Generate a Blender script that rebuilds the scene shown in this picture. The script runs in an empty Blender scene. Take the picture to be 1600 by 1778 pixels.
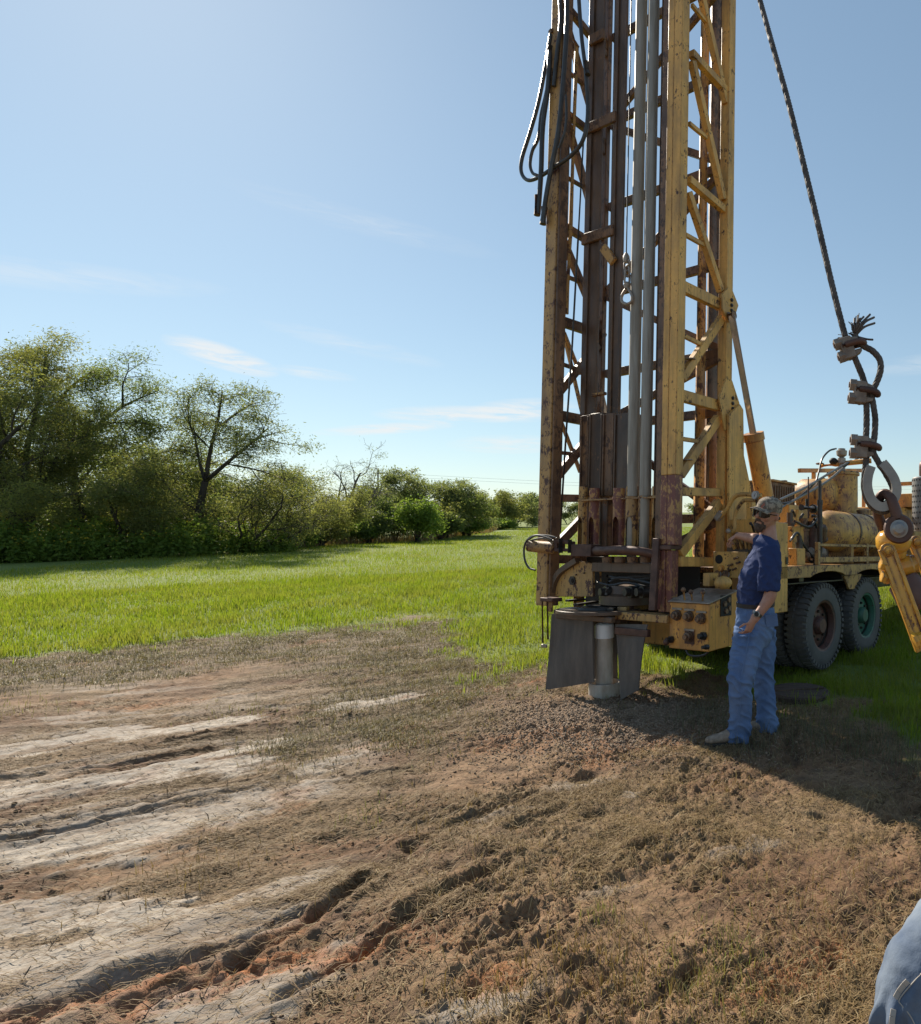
import bpy, bmesh, math, random
import numpy as np
from mathutils import Vector, Matrix

random.seed(7)
RNG = np.random.default_rng(11)
SC = bpy.context.scene
COL = SC.collection
rad = math.radians

# ------------------------------------------------------------------ camera
CAM_H = 1.65
cam_d = bpy.data.cameras.new('camera')
cam = bpy.data.objects.new('camera', cam_d)
COL.objects.link(cam)
cam.location = (0, 0, CAM_H)
cam.rotation_euler = (rad(90), 0, 0)
cam_d.sensor_fit = 'VERTICAL'
cam_d.sensor_height = 24.0
cam_d.sensor_width = 24.0
cam_d.lens = 16.0
cam_d.shift_x = -533.0 / 1778.0
cam_d.clip_start = 0.05
cam_d.clip_end = 3000
SC.camera = cam

# ------------------------------------------------------------------ light
SUN_EL, SUN_AZ = 34.9, 43.3            # azimuth to the left of the view axis
sun_dir = Vector((-math.sin(rad(SUN_AZ)) * math.cos(rad(SUN_EL)),
                  math.cos(rad(SUN_AZ)) * math.cos(rad(SUN_EL)), math.sin(rad(SUN_EL))))
sun_d = bpy.data.lights.new('sun', 'SUN')
sun_d.energy = 4.8
sun_d.angle = rad(0.53)
sun_d.color = (1.0, 0.905, 0.765)
sun = bpy.data.objects.new('sun', sun_d)
COL.objects.link(sun)
sun.location = (-20, 20, 20)
sun.rotation_euler = sun_dir.to_track_quat('Z', 'Y').to_euler()

world = bpy.data.worlds.new('World')
SC.world = world
world.use_nodes = True


def build_world():
    nt = world.node_tree
    nt.nodes.clear()
    N, L = nt.nodes.new, nt.links.new
    out = N('ShaderNodeOutputWorld')
    bg = N('ShaderNodeBackground')
    bg.inputs['Strength'].default_value = 0.10
    sky = N('ShaderNodeTexSky')
    sky.sky_type = 'NISHITA'
    sky.sun_disc = False
    sky.sun_elevation = rad(SUN_EL)
    sky.sun_rotation = rad(-SUN_AZ)
    sky.altitude = 300
    sky.air_density = 1.0
    sky.dust_density = 0.2
    sky.ozone_density = 1.6
    # thin high cloud: wisps of cirrus on a plane far above (direction / height)
    tc = N('ShaderNodeTexCoord')
    sep = N('ShaderNodeSeparateXYZ')
    L(tc.outputs['Generated'], sep.inputs[0])

    def M(op, a, b=None, c=None):
        n = N('ShaderNodeMath')
        n.operation = op
        for i, x in enumerate((a, b, c)):
            if x is None:
                continue
            if isinstance(x, (int, float)):
                n.inputs[i].default_value = x
            else:
                L(x, n.inputs[i])
        return n.outputs[0]
    zc = M('MAXIMUM', sep.outputs[2], 0.02)
    az = M('ARCTAN2', sep.outputs[0], sep.outputs[1])
    el = M('ARCTAN2', zc, M('SQRT', M('ADD', M('MULTIPLY', sep.outputs[0], sep.outputs[0]), M('MULTIPLY', sep.outputs[1], sep.outputs[1]))))
    cx = N('ShaderNodeCombineXYZ')
    L(az, cx.inputs[0]); L(el, cx.inputs[1])
    total = None
    # (azimuth deg, elevation deg, half length, half height, tilt, amount): the wisps over the field
    wisps = [(-38.6, 10.1, 3.2, .85, 14, .85), (-33.5, 9.6, 2.6, .45, 3, .35), (-24.3, 7.4, 6.0, .75, -3, .6), (-19.5, 8.0, 4.4, 1.0, -5, .5),
             (-29, 6.1, 5.0, .45, -7, .6), (-20.5, 5.3, 4.8, .8, -2, .45), (-46, 13.5, 8, .9, -6, .16), (-31, 11.8, 6, .7, 8, .16),
             (-30, 20, 9, .9, 5, .10), (-60, 9, 7, 1.2, 5, .35), (14, 12, 7, .9, -4, .15), (-75, 14, 9, 1.3, 6, .3), (60, 9, 9, 1.4, 2, .35), (120, 12, 14, 1.5, 2, .35), (-130, 10, 14, 1.5, 2, .35)]
    for i, (a, e, hl, hh, tilt, amt) in enumerate(wisps):
        mp = N('ShaderNodeMapping')
        mp.vector_type = 'TEXTURE'
        mp.inputs['Location'].default_value = (rad(a), rad(e), 0)
        mp.inputs['Rotation'].default_value = (0, 0, rad(-tilt))
        mp.inputs['Scale'].default_value = (rad(hl), rad(hh), 1)
        L(cx.outputs[0], mp.inputs[0])
        ln = N('ShaderNodeVectorMath'); ln.operation = 'LENGTH'
        L(mp.outputs[0], ln.inputs[0])
        m = M('MULTIPLY', M('POWER', M('MAXIMUM', M('SUBTRACT', 1.0, ln.outputs['Value']), 0.0), 0.8), amt * 2.0)
        total = m if total is None else M('ADD', total, m)
    mp = N('ShaderNodeMapping')
    mp.inputs['Rotation'].default_value = (0, 0, rad(8))
    mp.inputs['Scale'].default_value = (10, 70, 1)
    L(cx.outputs[0], mp.inputs[0])
    nz = N('ShaderNodeTexNoise')
    nz.inputs['Scale'].default_value = 1.6
    nz.inputs['Detail'].default_value = 7
    nz.inputs['Roughness'].default_value = .62
    nz.inputs['Distortion'].default_value = .8
    L(mp.outputs[0], nz.inputs['Vector'])
    nr = N('ShaderNodeMapRange')
    nr.inputs[1].default_value = .33; nr.inputs[2].default_value = .60
    L(nz.outputs[0], nr.inputs[0])
    fac = M('MINIMUM', M('MULTIPLY', total, nr.outputs[0]), .8)
    mix = N('ShaderNodeMix'); mix.data_type = 'RGBA'
    L(fac, mix.inputs[0])
    # a hazy, evenly bright sky: the same soft curve over the whole dome
    gm = N('ShaderNodeGamma'); gm.inputs[1].default_value = .6
    L(sky.outputs[0], gm.inputs[0])
    sc = N('ShaderNodeMix'); sc.data_type = 'RGBA'; sc.blend_type = 'MULTIPLY'; sc.inputs[0].default_value = 1
    L(gm.outputs[0], sc.inputs[6])
    sc.inputs[7].default_value = (1.26, 1.45, 1.52, 1)
    L(sc.outputs[2], mix.inputs[6])
    mix.inputs[7].default_value = (5.4, 5.5, 5.5, 1)
    L(mix.outputs[2], bg.inputs[0])
    L(bg.outputs[0], out.inputs[0])


build_world()
SC.view_settings.view_transform = 'Standard'
SC.view_settings.look = 'None'
SC.view_settings.exposure = 0.7
SC.view_settings.gamma = 1.0
SC.view_settings.use_curve_mapping = False
SC.render.engine = 'CYCLES'
SC.cycles.max_bounces = 6
SC.cycles.transparent_max_bounces = 8
SC.cycles.use_denoising = True

# ------------------------------------------------------------------ materials
MAT = {}


class NT:
    def __init__(self, name):
        self.m = bpy.data.materials.new(name)
        self.m.use_nodes = True
        self.t = self.m.node_tree
        self.bsdf = self.t.nodes['Principled BSDF']
        self.out = self.t.nodes['Material Output']

    def n(self, kind, **kw):
        x = self.t.nodes.new('ShaderNode' + kind)
        for k, v in kw.items():
            setattr(x, k, v)
        return x

    def l(self, a, b):
        self.t.links.new(a, b)

    def noise(self, scale, detail=4, rough=.55, vec=None, dist=0, dims=None):
        x = self.n('TexNoise')
        x.inputs['Scale'].default_value = scale
        x.inputs['Detail'].default_value = detail
        x.inputs['Roughness'].default_value = rough
        x.inputs['Distortion'].default_value = dist
        if vec is not None:
            self.l(vec, x.inputs['Vector'])
        return x.outputs[0]

    def rng(self, v, a, b, c=0., d=1.):
        x = self.n('MapRange')
        self.l(v, x.inputs[0])
        for i, q in enumerate((a, b, c, d)):
            x.inputs[i + 1].default_value = q
        return x.outputs[0]

    def mix(self, f, a, b, mode='MIX'):
        x = self.n('Mix', data_type='RGBA', blend_type=mode)
        for i, q in ((0, f), (6, a), (7, b)):
            if isinstance(q, tuple):
                x.inputs[i].default_value = (*q, 1)
            elif isinstance(q, (int, float)):
                x.inputs[i].default_value = q
            else:
                self.l(q, x.inputs[i])
        return x.outputs[2]

    def math(self, op, a, b):
        x = self.n('Math', operation=op)
        for i, q in enumerate((a, b)):
            if isinstance(q, (int, float)):
                x.inputs[i].default_value = q
            else:
                self.l(q, x.inputs[i])
        return x.outputs[0]

    def bump(self, h, strength=.3, dist=.01):
        x = self.n('Bump')
        x.inputs['Strength'].default_value = strength
        x.inputs['Distance'].default_value = dist
        self.l(h, x.inputs['Height'])
        self.l(x.outputs[0], self.bsdf.inputs['Normal'])

    def coord(self, scale=None):
        c = self.n('TexCoord').outputs['Object']
        if scale:
            m = self.n('Mapping')
            m.inputs['Scale'].default_value = scale
            self.l(c, m.inputs[0])
            return m.outputs[0]
        return c

    def set(self, **kw):
        for k, v in kw.items():
            i = self.bsdf.inputs[k.replace('_', ' ')]
            if isinstance(v, tuple):
                i.default_value = (*v, 1) if len(v) == 3 else v
            elif isinstance(v, (int, float)):
                i.default_value = v
            else:
                self.l(v, i)


def paint(name, col, dirt, rust, chip=.56, rough=.5, dirt_amt=.6, stretch=.35, chip2=None):
    t = NT(name)
    c = t.coord()
    cs = t.coord((3, 3, 3 * stretch))
    n1 = t.noise(1.6, 5, .6, cs)
    n2 = t.noise(9, 6, .65, c)
    n3 = t.noise(34, 3, .6, c)
    n4 = t.noise(120, 2, .5, c)
    var = t.mix(t.rng(n2, .3, .7), tuple(x * .82 for x in col), tuple(min(1, x * 1.1) for x in col))
    d = t.mix(t.math('MULTIPLY', t.rng(n1, .42, .68), dirt_amt), var, dirt)
    # chips cluster where the coarse pattern is worn, and along the edges of the steel
    nb = t.math('ADD', t.math('MULTIPLY', n2, .55), t.math('MULTIPLY', t.noise(55, 4, .7, t.coord((1, 1, .5))), .45))
    ch = t.rng(nb, chip - .03, chip + .01)
    bv = t.n('Bevel'); bv.samples = 4; bv.inputs['Radius'].default_value = .014
    dp = t.n('VectorMath', operation='DOT_PRODUCT')
    t.l(bv.outputs[0], dp.inputs[0]); t.l(t.n('NewGeometry').outputs['Normal'], dp.inputs[1])
    edge = t.math('MULTIPLY', t.rng(dp.outputs['Value'], .985, .90), t.rng(nb, chip - .17, chip - .06))
    ch = t.math('MINIMUM', t.math('ADD', ch, edge), 1.0)
    # long vertical runs of grease and rust water
    run = t.noise(1.0, 4, .6, t.coord((26, 26, 1.1)))
    d = t.mix(t.math('MULTIPLY', t.rng(run, .52, .74), dirt_amt * .7), d, tuple(x * .7 for x in dirt))
    base = t.mix(ch, d, rust)
    if chip2:
        base = t.mix(t.rng(n3, .3, .26), base, chip2)
    t.set(Base_Color=base, Roughness=t.rng(n2, .3, .8, rough - .08, rough + .2))
    hh = t.math('ADD', t.math('MULTIPLY', ch, -.6), t.math('MULTIPLY', n4, .35))
    t.bump(hh, .35, .003)
    MAT[name] = t.m


def simple(name, c1, c2, scale=8, rough=.6, metallic=0., bump=.3, stretch=(1, 1, 1), bscale=60, bdist=.002, detail=5, spec=None):
    t = NT(name)
    cs = t.coord(stretch)
    n = t.noise(scale, detail, .6, cs)
    nb = t.noise(bscale, 3, .6, cs)
    t.set(Base_Color=t.mix(t.rng(n, .32, .68), c1, c2), Roughness=t.rng(n, .3, .7, rough - .1, min(1, rough + .12)), Metallic=metallic)
    if spec is not None:
        t.bsdf.inputs['Specular IOR Level'].default_value = spec
    t.bump(nb, bump, bdist)
    MAT[name] = t.m


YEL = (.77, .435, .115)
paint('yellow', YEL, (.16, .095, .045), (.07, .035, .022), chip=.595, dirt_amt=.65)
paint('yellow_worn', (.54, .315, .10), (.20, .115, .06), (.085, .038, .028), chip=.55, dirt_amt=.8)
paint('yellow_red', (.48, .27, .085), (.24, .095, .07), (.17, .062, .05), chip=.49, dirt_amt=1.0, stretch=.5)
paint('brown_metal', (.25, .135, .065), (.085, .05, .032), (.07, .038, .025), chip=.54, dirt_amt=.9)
paint('grease_metal', (.125, .078, .050), (.05, .034, .026), (.20, .11, .055), chip=.62, dirt_amt=.9, rough=.42)
paint('orange_yellow', (.70, .335, .07), (.24, .105, .04), (.14, .05, .03), chip=.59, dirt_amt=.95, rough=.42)
paint('tank_paint', (.64, .36, .095), (.26, .14, .075), (.16, .075, .055), chip=.56, dirt_amt=.9, stretch=1.6)
paint('wet_yellow', (.74, .40, .045), (.30, .11, .02), (.10, .035, .018), chip=.60, dirt_amt=.6, rough=.16)
paint('teal_paint', (.035, .15, .10), (.05, .07, .05), (.05, .03, .025), chip=.6, dirt_amt=.7)
paint('rim_red', (.13, .055, .04), (.05, .03, .025), (.04, .025, .02), chip=.56)
simple('rod_grey', (.36, .335, .29), (.24, .21, .17), 5, .6, .1, .25, (6, 6, .5))
simple('chrome', (.62, .6, .57), (.5, .47, .43), 4, .2, .55, .02, (4, 4, 1))
simple('dark_steel', (.06, .052, .047), (.028, .024, .022), 9, .4, .3, .3)
simple('rust_steel', (.13, .062, .042), (.06, .032, .025), 9, .55, .2, .4)
simple('clip_steel', (.27, .225, .185), (.16, .125, .10), 30, .6, .2, .5, (1, 1, 1), 120, .002)
simple('pale_steel', (.36, .31, .26), (.24, .19, .15), 14, .5, .4, .3)
simple('hose', (.05, .05, .05), (.028, .027, .026), 12, .38, 0, .2)
simple('rubber_mat', (.085, .073, .064), (.155, .13, .11), 3.5, .85, 0, .5, (3, 3, .9), 30, .006)
simple('tyre', (.065, .064, .064), (.11, .102, .094), 6, .75, 0, .35)
simple('pvc', (.52, .46, .39), (.30, .235, .175), 5, .75, 0, .15, (2, 2, .7))
simple('pvc_cap', (.78, .78, .77), (.70, .70, .69), 6, .4, 0, .05)
simple('glass_dial', (.55, .56, .56), (.42, .43, .44), 20, .15, 0, .02)
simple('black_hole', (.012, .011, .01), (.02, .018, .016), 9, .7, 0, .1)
simple('galvanised', (.29, .275, .26), (.19, .175, .16), 10, .45, .5, .25)
simple('rope_steel', (.10, .082, .07), (.05, .04, .034), 30, .7, .0, .2)
simple('bark', (.075, .058, .045), (.035, .027, .022), 6, .9, 0, .6, (1, 1, .3), 14, .03)
simple('dead_wood', (.17, .14, .12), (.10, .08, .07), 6, .9, 0, .5)
simple('pole_wood', (.11, .085, .065), (.07, .055, .045), 6, .9, 0, .5)
simple('wire', (.35, .36, .38), (.3, .31, .33), 6, .5, .5, .1)
simple('wood_lid', (.10, .06, .04), (.05, .032, .024), 5, .8, 0, .5, (1, 8, 1))
simple('skin', (.46, .24, .165), (.37, .18, .12), 18, .5, 0, .2)
simple('beard', (.115, .072, .05), (.05, .033, .024), 60, .85, 0, .8, (1, 1, 1), 160, .004)
simple('shirt_cloth', (.032, .05, .135), (.024, .038, .105), 5, .9, 0, .25, (1, 1, 1), 120, .002, spec=.2)
simple('boot_leather', (.34, .265, .20), (.17, .125, .095), 26, .8, 0, .4)
simple('sole', (.05, .04, .034), (.03, .025, .022), 12, .8, 0, .3)
simple('lens_black', (.008, .008, .009), (.012, .012, .012), 3, .08, 0, .0)
simple('watch_metal', (.3, .29, .27), (.12, .11, .1), 40, .3, .8, .1)


def denim():
    t = NT('denim')
    c = t.coord()
    n1 = t.noise(4.0, 3, .5, t.coord((1, 1, .6)))
    n2 = t.noise(22, 5, .65, c)
    n3 = t.noise(260, 2, .5, c)
    a = t.mix(t.rng(n1, .30, .72), (.055, .108, .245), (.150, .225, .385))
    a = t.mix(t.math('MULTIPLY', t.rng(n2, .52, .8), .3), a, (.22, .29, .40))
    a = t.mix(t.math('MULTIPLY', t.rng(n3, .35, .7), .22), a, (.24, .31, .42))
    t.set(Base_Color=a, Roughness=.9)
    t.bsdf.inputs['Specular IOR Level'].default_value = .15
    t.bump(t.math('ADD', t.math('MULTIPLY', n2, .8), t.math('MULTIPLY', n3, .25)), .35, .006)
    MAT['denim'] = t.m
    t = NT('camo')
    c = t.coord()
    n1 = t.noise(26, 3, .6, c, .6)
    n2 = t.noise(40, 3, .6, c, 1.2)
    n3 = t.noise(17, 2, .5, c, .5)
    a = t.mix(t.rng(n1, .48, .53), (.30, .25, .19), (.15, .115, .085))
    a = t.mix(t.rng(n2, .57, .61), a, (.045, .045, .035))
    a = t.mix(t.rng(n3, .66, .69), a, (.34, .10, .06))
    t.set(Base_Color=a, Roughness=.9)
    MAT['camo'] = t.m


denim()
simple('denim_pale', (.080, .110, .170), (.19, .225, .27), 7, .92, 0, .35, (1, 1, .7), 190, .003, spec=.15)
simple('pale_cloth', (.42, .38, .33), (.34, .30, .26), 14, .9, 0, .3)


def leafy(name, c1, c2, c3, transl=.45, rough=.5, tcol=None, vscale=None):
    """foliage: colour varies leaf by leaf, light comes through the leaf"""
    t = NT(name)
    g = t.n('NewGeometry')
    isl = g.outputs['Random Per Island']
    a = t.mix(t.rng(isl, 0, .6), c1, c2)
    a = t.mix(t.rng(isl, .75, 1), a, c3)
    if vscale:
        n = t.noise(vscale, 3, .6, t.n('TexCoord').outputs['Object'])
        a = t.mix(t.math('MULTIPLY', t.rng(n, .42, .66), .6), a, c3)
    t.set(Base_Color=a, Roughness=rough)
    t.bsdf.inputs['Specular IOR Level'].default_value = .12
    tr = t.n('BsdfTranslucent')
    t.l(t.mix(1.0, a, tcol or (1.0, 1.0, .55), 'MULTIPLY'), tr.inputs[0])
    ms = t.n('MixShader')
    ms.inputs[0].default_value = transl
    t.l(t.bsdf.outputs[0], ms.inputs[1])
    t.l(tr.outputs[0], ms.inputs[2])
    t.l(ms.outputs[0], t.out.inputs[0])
    MAT[name] = t.m


leafy('leaf_olive', (.195, .220, .078), (.280, .275, .105), (.130, .160, .068), .66, vscale=.9)
leafy('leaf_green', (.160, .210, .074), (.230, .260, .092), (.110, .155, .066), .64, vscale=.9)
leafy('leaf_grey', (.185, .225, .105), (.255, .270, .128), (.125, .165, .080), .64, vscale=.9)
leafy('leaf_weed', (.165, .255, .055), (.215, .290, .065), (.120, .190, .055), .60)
leafy('flower_yellow', (.55, .42, .04), (.48, .36, .05), (.40, .34, .05), .3)
leafy('grass', (.165, .245, .024), (.215, .275, .034), (.255, .250, .080), .55, .45, (1.15, 1.15, .5), .8)
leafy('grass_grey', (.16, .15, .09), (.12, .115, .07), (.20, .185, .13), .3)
leafy('tuft_olive', (.20, .205, .075), (.26, .235, .10), (.15, .19, .06), .4)
leafy('dead_grass', (.215, .170, .090), (.255, .215, .110), (.165, .135, .075), .3)
leafy('straw', (.33, .235, .120), (.24, .165, .080), (.43, .33, .19), .25, .6)
leafy('mud_straw', (.170, .108, .058), (.225, .150, .080), (.12, .078, .043), .15, .7)

# ------------------------------------------------------------------ helpers


def tag(o, label=None, cat=None, group=None, kind=None):
    if label: o['label'] = label
    if cat: o['category'] = cat
    if group: o['group'] = group
    if kind: o['kind'] = kind
    return o


def thing(name, label, cat, loc=(0, 0, 0), group=None):
    o = bpy.data.objects.new(name, None)
    o.empty_display_size = .1
    COL.objects.link(o)
    o.location = loc
    return tag(o, label, cat, group)


def link_mesh(name, me, parent=None):
    o = bpy.data.objects.new(name, me)
    COL.objects.link(o)
    if parent is not None:
        o.parent = parent
    return o


def V(*a):
    return Vector(a[0] if len(a) == 1 else a)


def frame_of(d, up=None):
    d = d.normalized()
    up = up or (V(0, 0, 1) if abs(d.z) < .95 else V(1, 0, 0))
    x = d.cross(up)
    if x.length < 1e-6:
        x = d.cross(V(0, 1, 0))
    x.normalize()
    y = x.cross(d).normalized()
    return x, y, d


class MB:
    """collects simple solids; build() links them as one mesh object"""

    def __init__(self):
        self.v, self.f = [], []

    def add(self, vs, fs):
        o = len(self.v)
        self.v += [tuple(x) for x in vs]
        self.f += [tuple(i + o for i in q) for q in fs]
        return self

    def box(self, lo, hi):
        (a, b, c), (d, e, g) = lo, hi
        vs = [(a, b, c), (d, b, c), (d, e, c), (a, e, c), (a, b, g), (d, b, g), (d, e, g), (a, e, g)]
        return self.add(vs, [(0, 3, 2, 1), (4, 5, 6, 7), (0, 1, 5, 4), (1, 2, 6, 5), (2, 3, 7, 6), (3, 0, 4, 7)])

    def beam(self, p0, p1, w, h, up=None):
        """box of width w (sideways) and height h (along up) from p0 to p1"""
        p0, p1 = V(p0), V(p1)
        x, y, d = frame_of(p1 - p0, V(up) if up else None)
        vs = []
        for p in (p0, p1):
            for s, t in ((-1, -1), (1, -1), (1, 1), (-1, 1)):
                vs.append(p + x * (s * w / 2) + y * (t * h / 2))
        return self.add(vs, [(0, 1, 2, 3), (7, 6, 5, 4), (0, 4, 5, 1), (1, 5, 6, 2), (2, 6, 7, 3), (3, 7, 4, 0)])

    def tube(self, pts, r, seg=10, caps=True):
        pts = [V(p) for p in pts]
        n = len(pts)
        rr = r if isinstance(r, (list, tuple)) else [r] * n
        prev = None
        vs, fs = [], []
        for i, p in enumerate(pts):
            d = (pts[min(i + 1, n - 1)] - pts[max(i - 1, 0)])
            if d.length < 1e-9:
                d = V(0, 0, 1)
            d.normalize()
            if prev is None:
                x, y, _ = frame_of(d)
            else:
                x = prev - d * prev.dot(d)
                x = x.normalized() if x.length > 1e-6 else frame_of(d)[0]
                y = d.cross(x)
            prev = x
            for k in range(seg):
                a = 2 * math.pi * k / seg
                vs.append(p + (x * math.cos(a) + y * math.sin(a)) * rr[i])
        for i in range(n - 1):
            for k in range(seg):
                k2 = (k + 1) % seg
                fs.append((i * seg + k, i * seg + k2, (i + 1) * seg + k2, (i + 1) * seg + k))
        if caps:
            fs.append(tuple(range(seg - 1, -1, -1)))
            fs.append(tuple((n - 1) * seg + k for k in range(seg)))
        return self.add(vs, fs)

    def cyl(self, p0, p1, r0, r1=None, seg=20):
        return self.tube([p0, p1], [r0, r0 if r1 is None else r1], seg)

    def lathe(self, base, axis, prof, seg=28, up=None, closed=False):
        """prof: list of (along axis, radius)"""
        base, axis = V(base), V(axis).normalized()
        x, y, d = frame_of(axis)
        vs, fs = [], []
        n = len(prof)
        for (a, r) in prof:
            for k in range(seg):
                t = 2 * math.pi * k / seg
                vs.append(base + d * a + (x * math.cos(t) + y * math.sin(t)) * max(r, 1e-4))
        rows = n if closed else n - 1
        for i in range(rows):
            j = (i + 1) % n
            for k in range(seg):
                k2 = (k + 1) % seg
                fs.append((i * seg + k, i * seg + k2, j * seg + k2, j * seg + k))
        if not closed:
            if prof[0][1] > 1e-3: fs.append(tuple(range(seg - 1, -1, -1)))
            if prof[-1][1] > 1e-3: fs.append(tuple((n - 1) * seg + k for k in range(seg)))
        return self.add(vs, fs)

    def prism(self, poly, off):
        """planar polygon extruded along the vector off"""
        poly = [V(p) for p in poly]
        off = V(off)
        n = len(poly)
        vs = poly + [p + off for p in poly]
        fs = [tuple(range(n - 1, -1, -1)), tuple(range(n, 2 * n))]
        for i in range(n):
            j = (i + 1) % n
            fs.append((i, j, n + j, n + i))
        return self.add(vs, fs)

    def ball(self, c, r, seg=14, ring=9, sx=(1, 1, 1)):
        c = V(c)
        vs, fs = [], []
        for i in range(ring + 1):
            th = math.pi * i / ring
            for k in range(seg):
                ph = 2 * math.pi * k / seg
                q = V(math.sin(th) * math.cos(ph) * sx[0], math.sin(th) * math.sin(ph) * sx[1], math.cos(th) * sx[2])
                vs.append(c + q * (r if r > 0 else 0))
        for i in range(ring):
            for k in range(seg):
                k2 = (k + 1) % seg
                fs.append((i * seg + k, (i + 1) * seg + k, (i + 1) * seg + k2, i * seg + k2))
        return self.add(vs, fs)

    def build(self, name, mat, parent=None, bevel=0., smooth=True, angle=38, label=None):
        me = bpy.data.meshes.new(name)
        me.from_pydata(self.v, [], self.f)
        me.validate(clean_customdata=False)
        bm = bmesh.new()
        bm.from_mesh(me)
        bmesh.ops.remove_doubles(bm, verts=bm.verts, dist=1e-5)
        bmesh.ops.recalc_face_normals(bm, faces=bm.faces)
        bm.to_mesh(me)
        bm.free()
        if smooth:
            me.shade_smooth()
            me.set_sharp_from_angle(angle=rad(angle))
        me.materials.append(MAT[mat] if isinstance(mat, str) else mat)
        o = link_mesh(name, me, parent)
        if bevel:
            b = o.modifiers.new('edge', 'BEVEL')
            b.width = bevel
            b.segments = 2
            b.limit_method = 'ANGLE'
            b.angle_limit = rad(40)
            b.harden_normals = False
        if label:
            o['label'] = label
        return o


def smooth_path(pts, n=8):
    """Catmull-Rom through the points"""
    P = [V(p) for p in pts]
    P = [P[0] * 2 - P[1]] + P + [P[-1] * 2 - P[-2]]
    out = []
    for i in range(1, len(P) - 2):
        a, b, c, d = P[i - 1:i + 3]
        for k in range(n):
            t = k / n
            out.append(.5 * ((2 * b) + (c - a) * t + (2 * a - 5 * b + 4 * c - d) * t * t + (3 * b - a - 3 * c + d) * t ** 3))
    out.append(P[-2])
    return out


# numpy gradient noise
_perm = np.random.default_rng(3).permutation(512).astype(np.int64)
_perm = np.concatenate([_perm, _perm, _perm])
_ga = np.random.default_rng(5).uniform(0, 2 * np.pi, 512)
_gx, _gy = np.cos(_ga), np.sin(_ga)


def pnoise(x, y):
    xi = np.floor(x).astype(np.int64); yi = np.floor(y).astype(np.int64)
    xf = x - xi; yf = y - yi
    xi &= 511; yi &= 511
    u = xf * xf * xf * (xf * (xf * 6 - 15) + 10)
    v = yf * yf * yf * (yf * (yf * 6 - 15) + 10)

    def g(ix, iy, dx, dy):
        h = _perm[_perm[ix] + iy] & 511
        return _gx[h] * dx + _gy[h] * dy
    n00 = g(xi, yi, xf, yf)
    n10 = g(xi + 1, yi, xf - 1, yf)
    n01 = g(xi, yi + 1, xf, yf - 1)
    n11 = g(xi + 1, yi + 1, xf - 1, yf - 1)
    a = n00 + u * (n10 - n00)
    b = n01 + u * (n11 - n01)
    return (a + v * (b - a)) * 1.5


def fbm(x, y, oct=4, gain=.5, lac=2.03):
    s, a = 0, 1.
    for i in range(oct):
        s = s + a * pnoise(x + 17.3 * i, y - 9.1 * i)
        x = x * lac; y = y * lac; a *= gain
    return s


def sstep(a, b, x):
    t = np.clip((x - a) / (b - a), 0, 1)
    return t * t * (3 - 2 * t)

# ------------------------------------------------------------------ ground
GX = [-40, -12, -8.6, -8.1, -6.7, -6.35, -5.6, -4.5, -3.6, -2.9, -2.4, -1.5, -.6, .1, .6, 1.0, 1.6, 3, 8, 40]
GY = [5.5, 6.6, 7.3, 8.3, 8.9, 9.5, 10.2, 9.7, 7.9, 6.9, 7.3, 6.7, 6.9, 6.3, 6.0, 4.9, 4.5, 4.2, 4.0, 4.0]


def pix(px, py):
    """ground point (metres) seen at a pixel of the photograph"""
    D = CAM_H * 1185 / (py - 889.)
    return (px - 1333.) / 1185. * D, D


def base_h(x, y):
    h = .055 * np.exp(-((x + 1.35) ** 2 + (y - 5.75) ** 2) / 1.1)
    h = h - .07 * sstep(-1.0, .3, x) * sstep(5.6, 7.0, y) * (1 - sstep(14, 30, y))
    h = h + .10 * fbm(x * .07 + 3, y * .07, 2) * sstep(7, 18, y)
    h = h - .05 * np.exp(-((x + .55) ** 2 / .5 + (y - 6.2) ** 2 / .12))
    return h


PALE = [(-200, 1405, 430, 1325, .14, 1), (-200, 1525, 260, 1440, .26, 1), (200, 1450, 530, 1378, .17, .95), (-200, 1630, 250, 1580, .13, 1), (-200, 1700, 180, 1655, .12, 1), (60, 1705, 420, 1595, .14, .8),
        (330, 1755, 560, 1670, .10, 1), (380, 1775, 520, 1700, .10, 1), (40, 1300, 200, 1270, .17, 1), (230, 1275, 420, 1250, .11, 1), (260, 1335, 480, 1290, .09, 1), (610, 1225, 700, 1212, .13, 1),  # among these, two spots of sun glare are painted as pale mud
        (560, 1335, 640, 1300, .10, .9), (430, 1560, 560, 1520, .05, .8), (-300, 1320, 60, 1300, .12, .8), (-300, 1760, 60, 1770, .10, .8)]
RUTS = [([(-200, 1490), (-60, 1455), (150, 1415), (300, 1385), (480, 1345)], .035, .050), ([(-60, 1475), (120, 1445), (300, 1400), (430, 1372)], .028, .035), ([(430, 1670), (560, 1590), (640, 1528)], .032, .050),
        ([(620, 1660), (760, 1560), (880, 1500)], .035, .050), ([(60, 1770), (170, 1715), (270, 1685)], .050, .036), ([(500, 1730), (650, 1640), (700, 1600)], .026, .026), ([(-100, 1365), (200, 1330), (420, 1290)], .028, .030),
        ([(600, 1350), (720, 1335)], .030, .040), ([(300, 1290), (480, 1255)], .028, .032), ([(280, 1690), (420, 1640), (520, 1590)], .030, .030), ([(880, 1440), (1010, 1390)], .03, .03), ([(700, 1480), (820, 1420), (930, 1380)], .03, .03)]


def seg_dist(x, y, ax, ay, bx_, by_):
    vx, vy = bx_ - ax, by_ - ay
    t = np.clip(((x - ax) * vx + (y - ay) * vy) / (vx * vx + vy * vy), 0, 1)
    return np.hypot(x - ax - t * vx, y - ay - t * vy)


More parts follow.
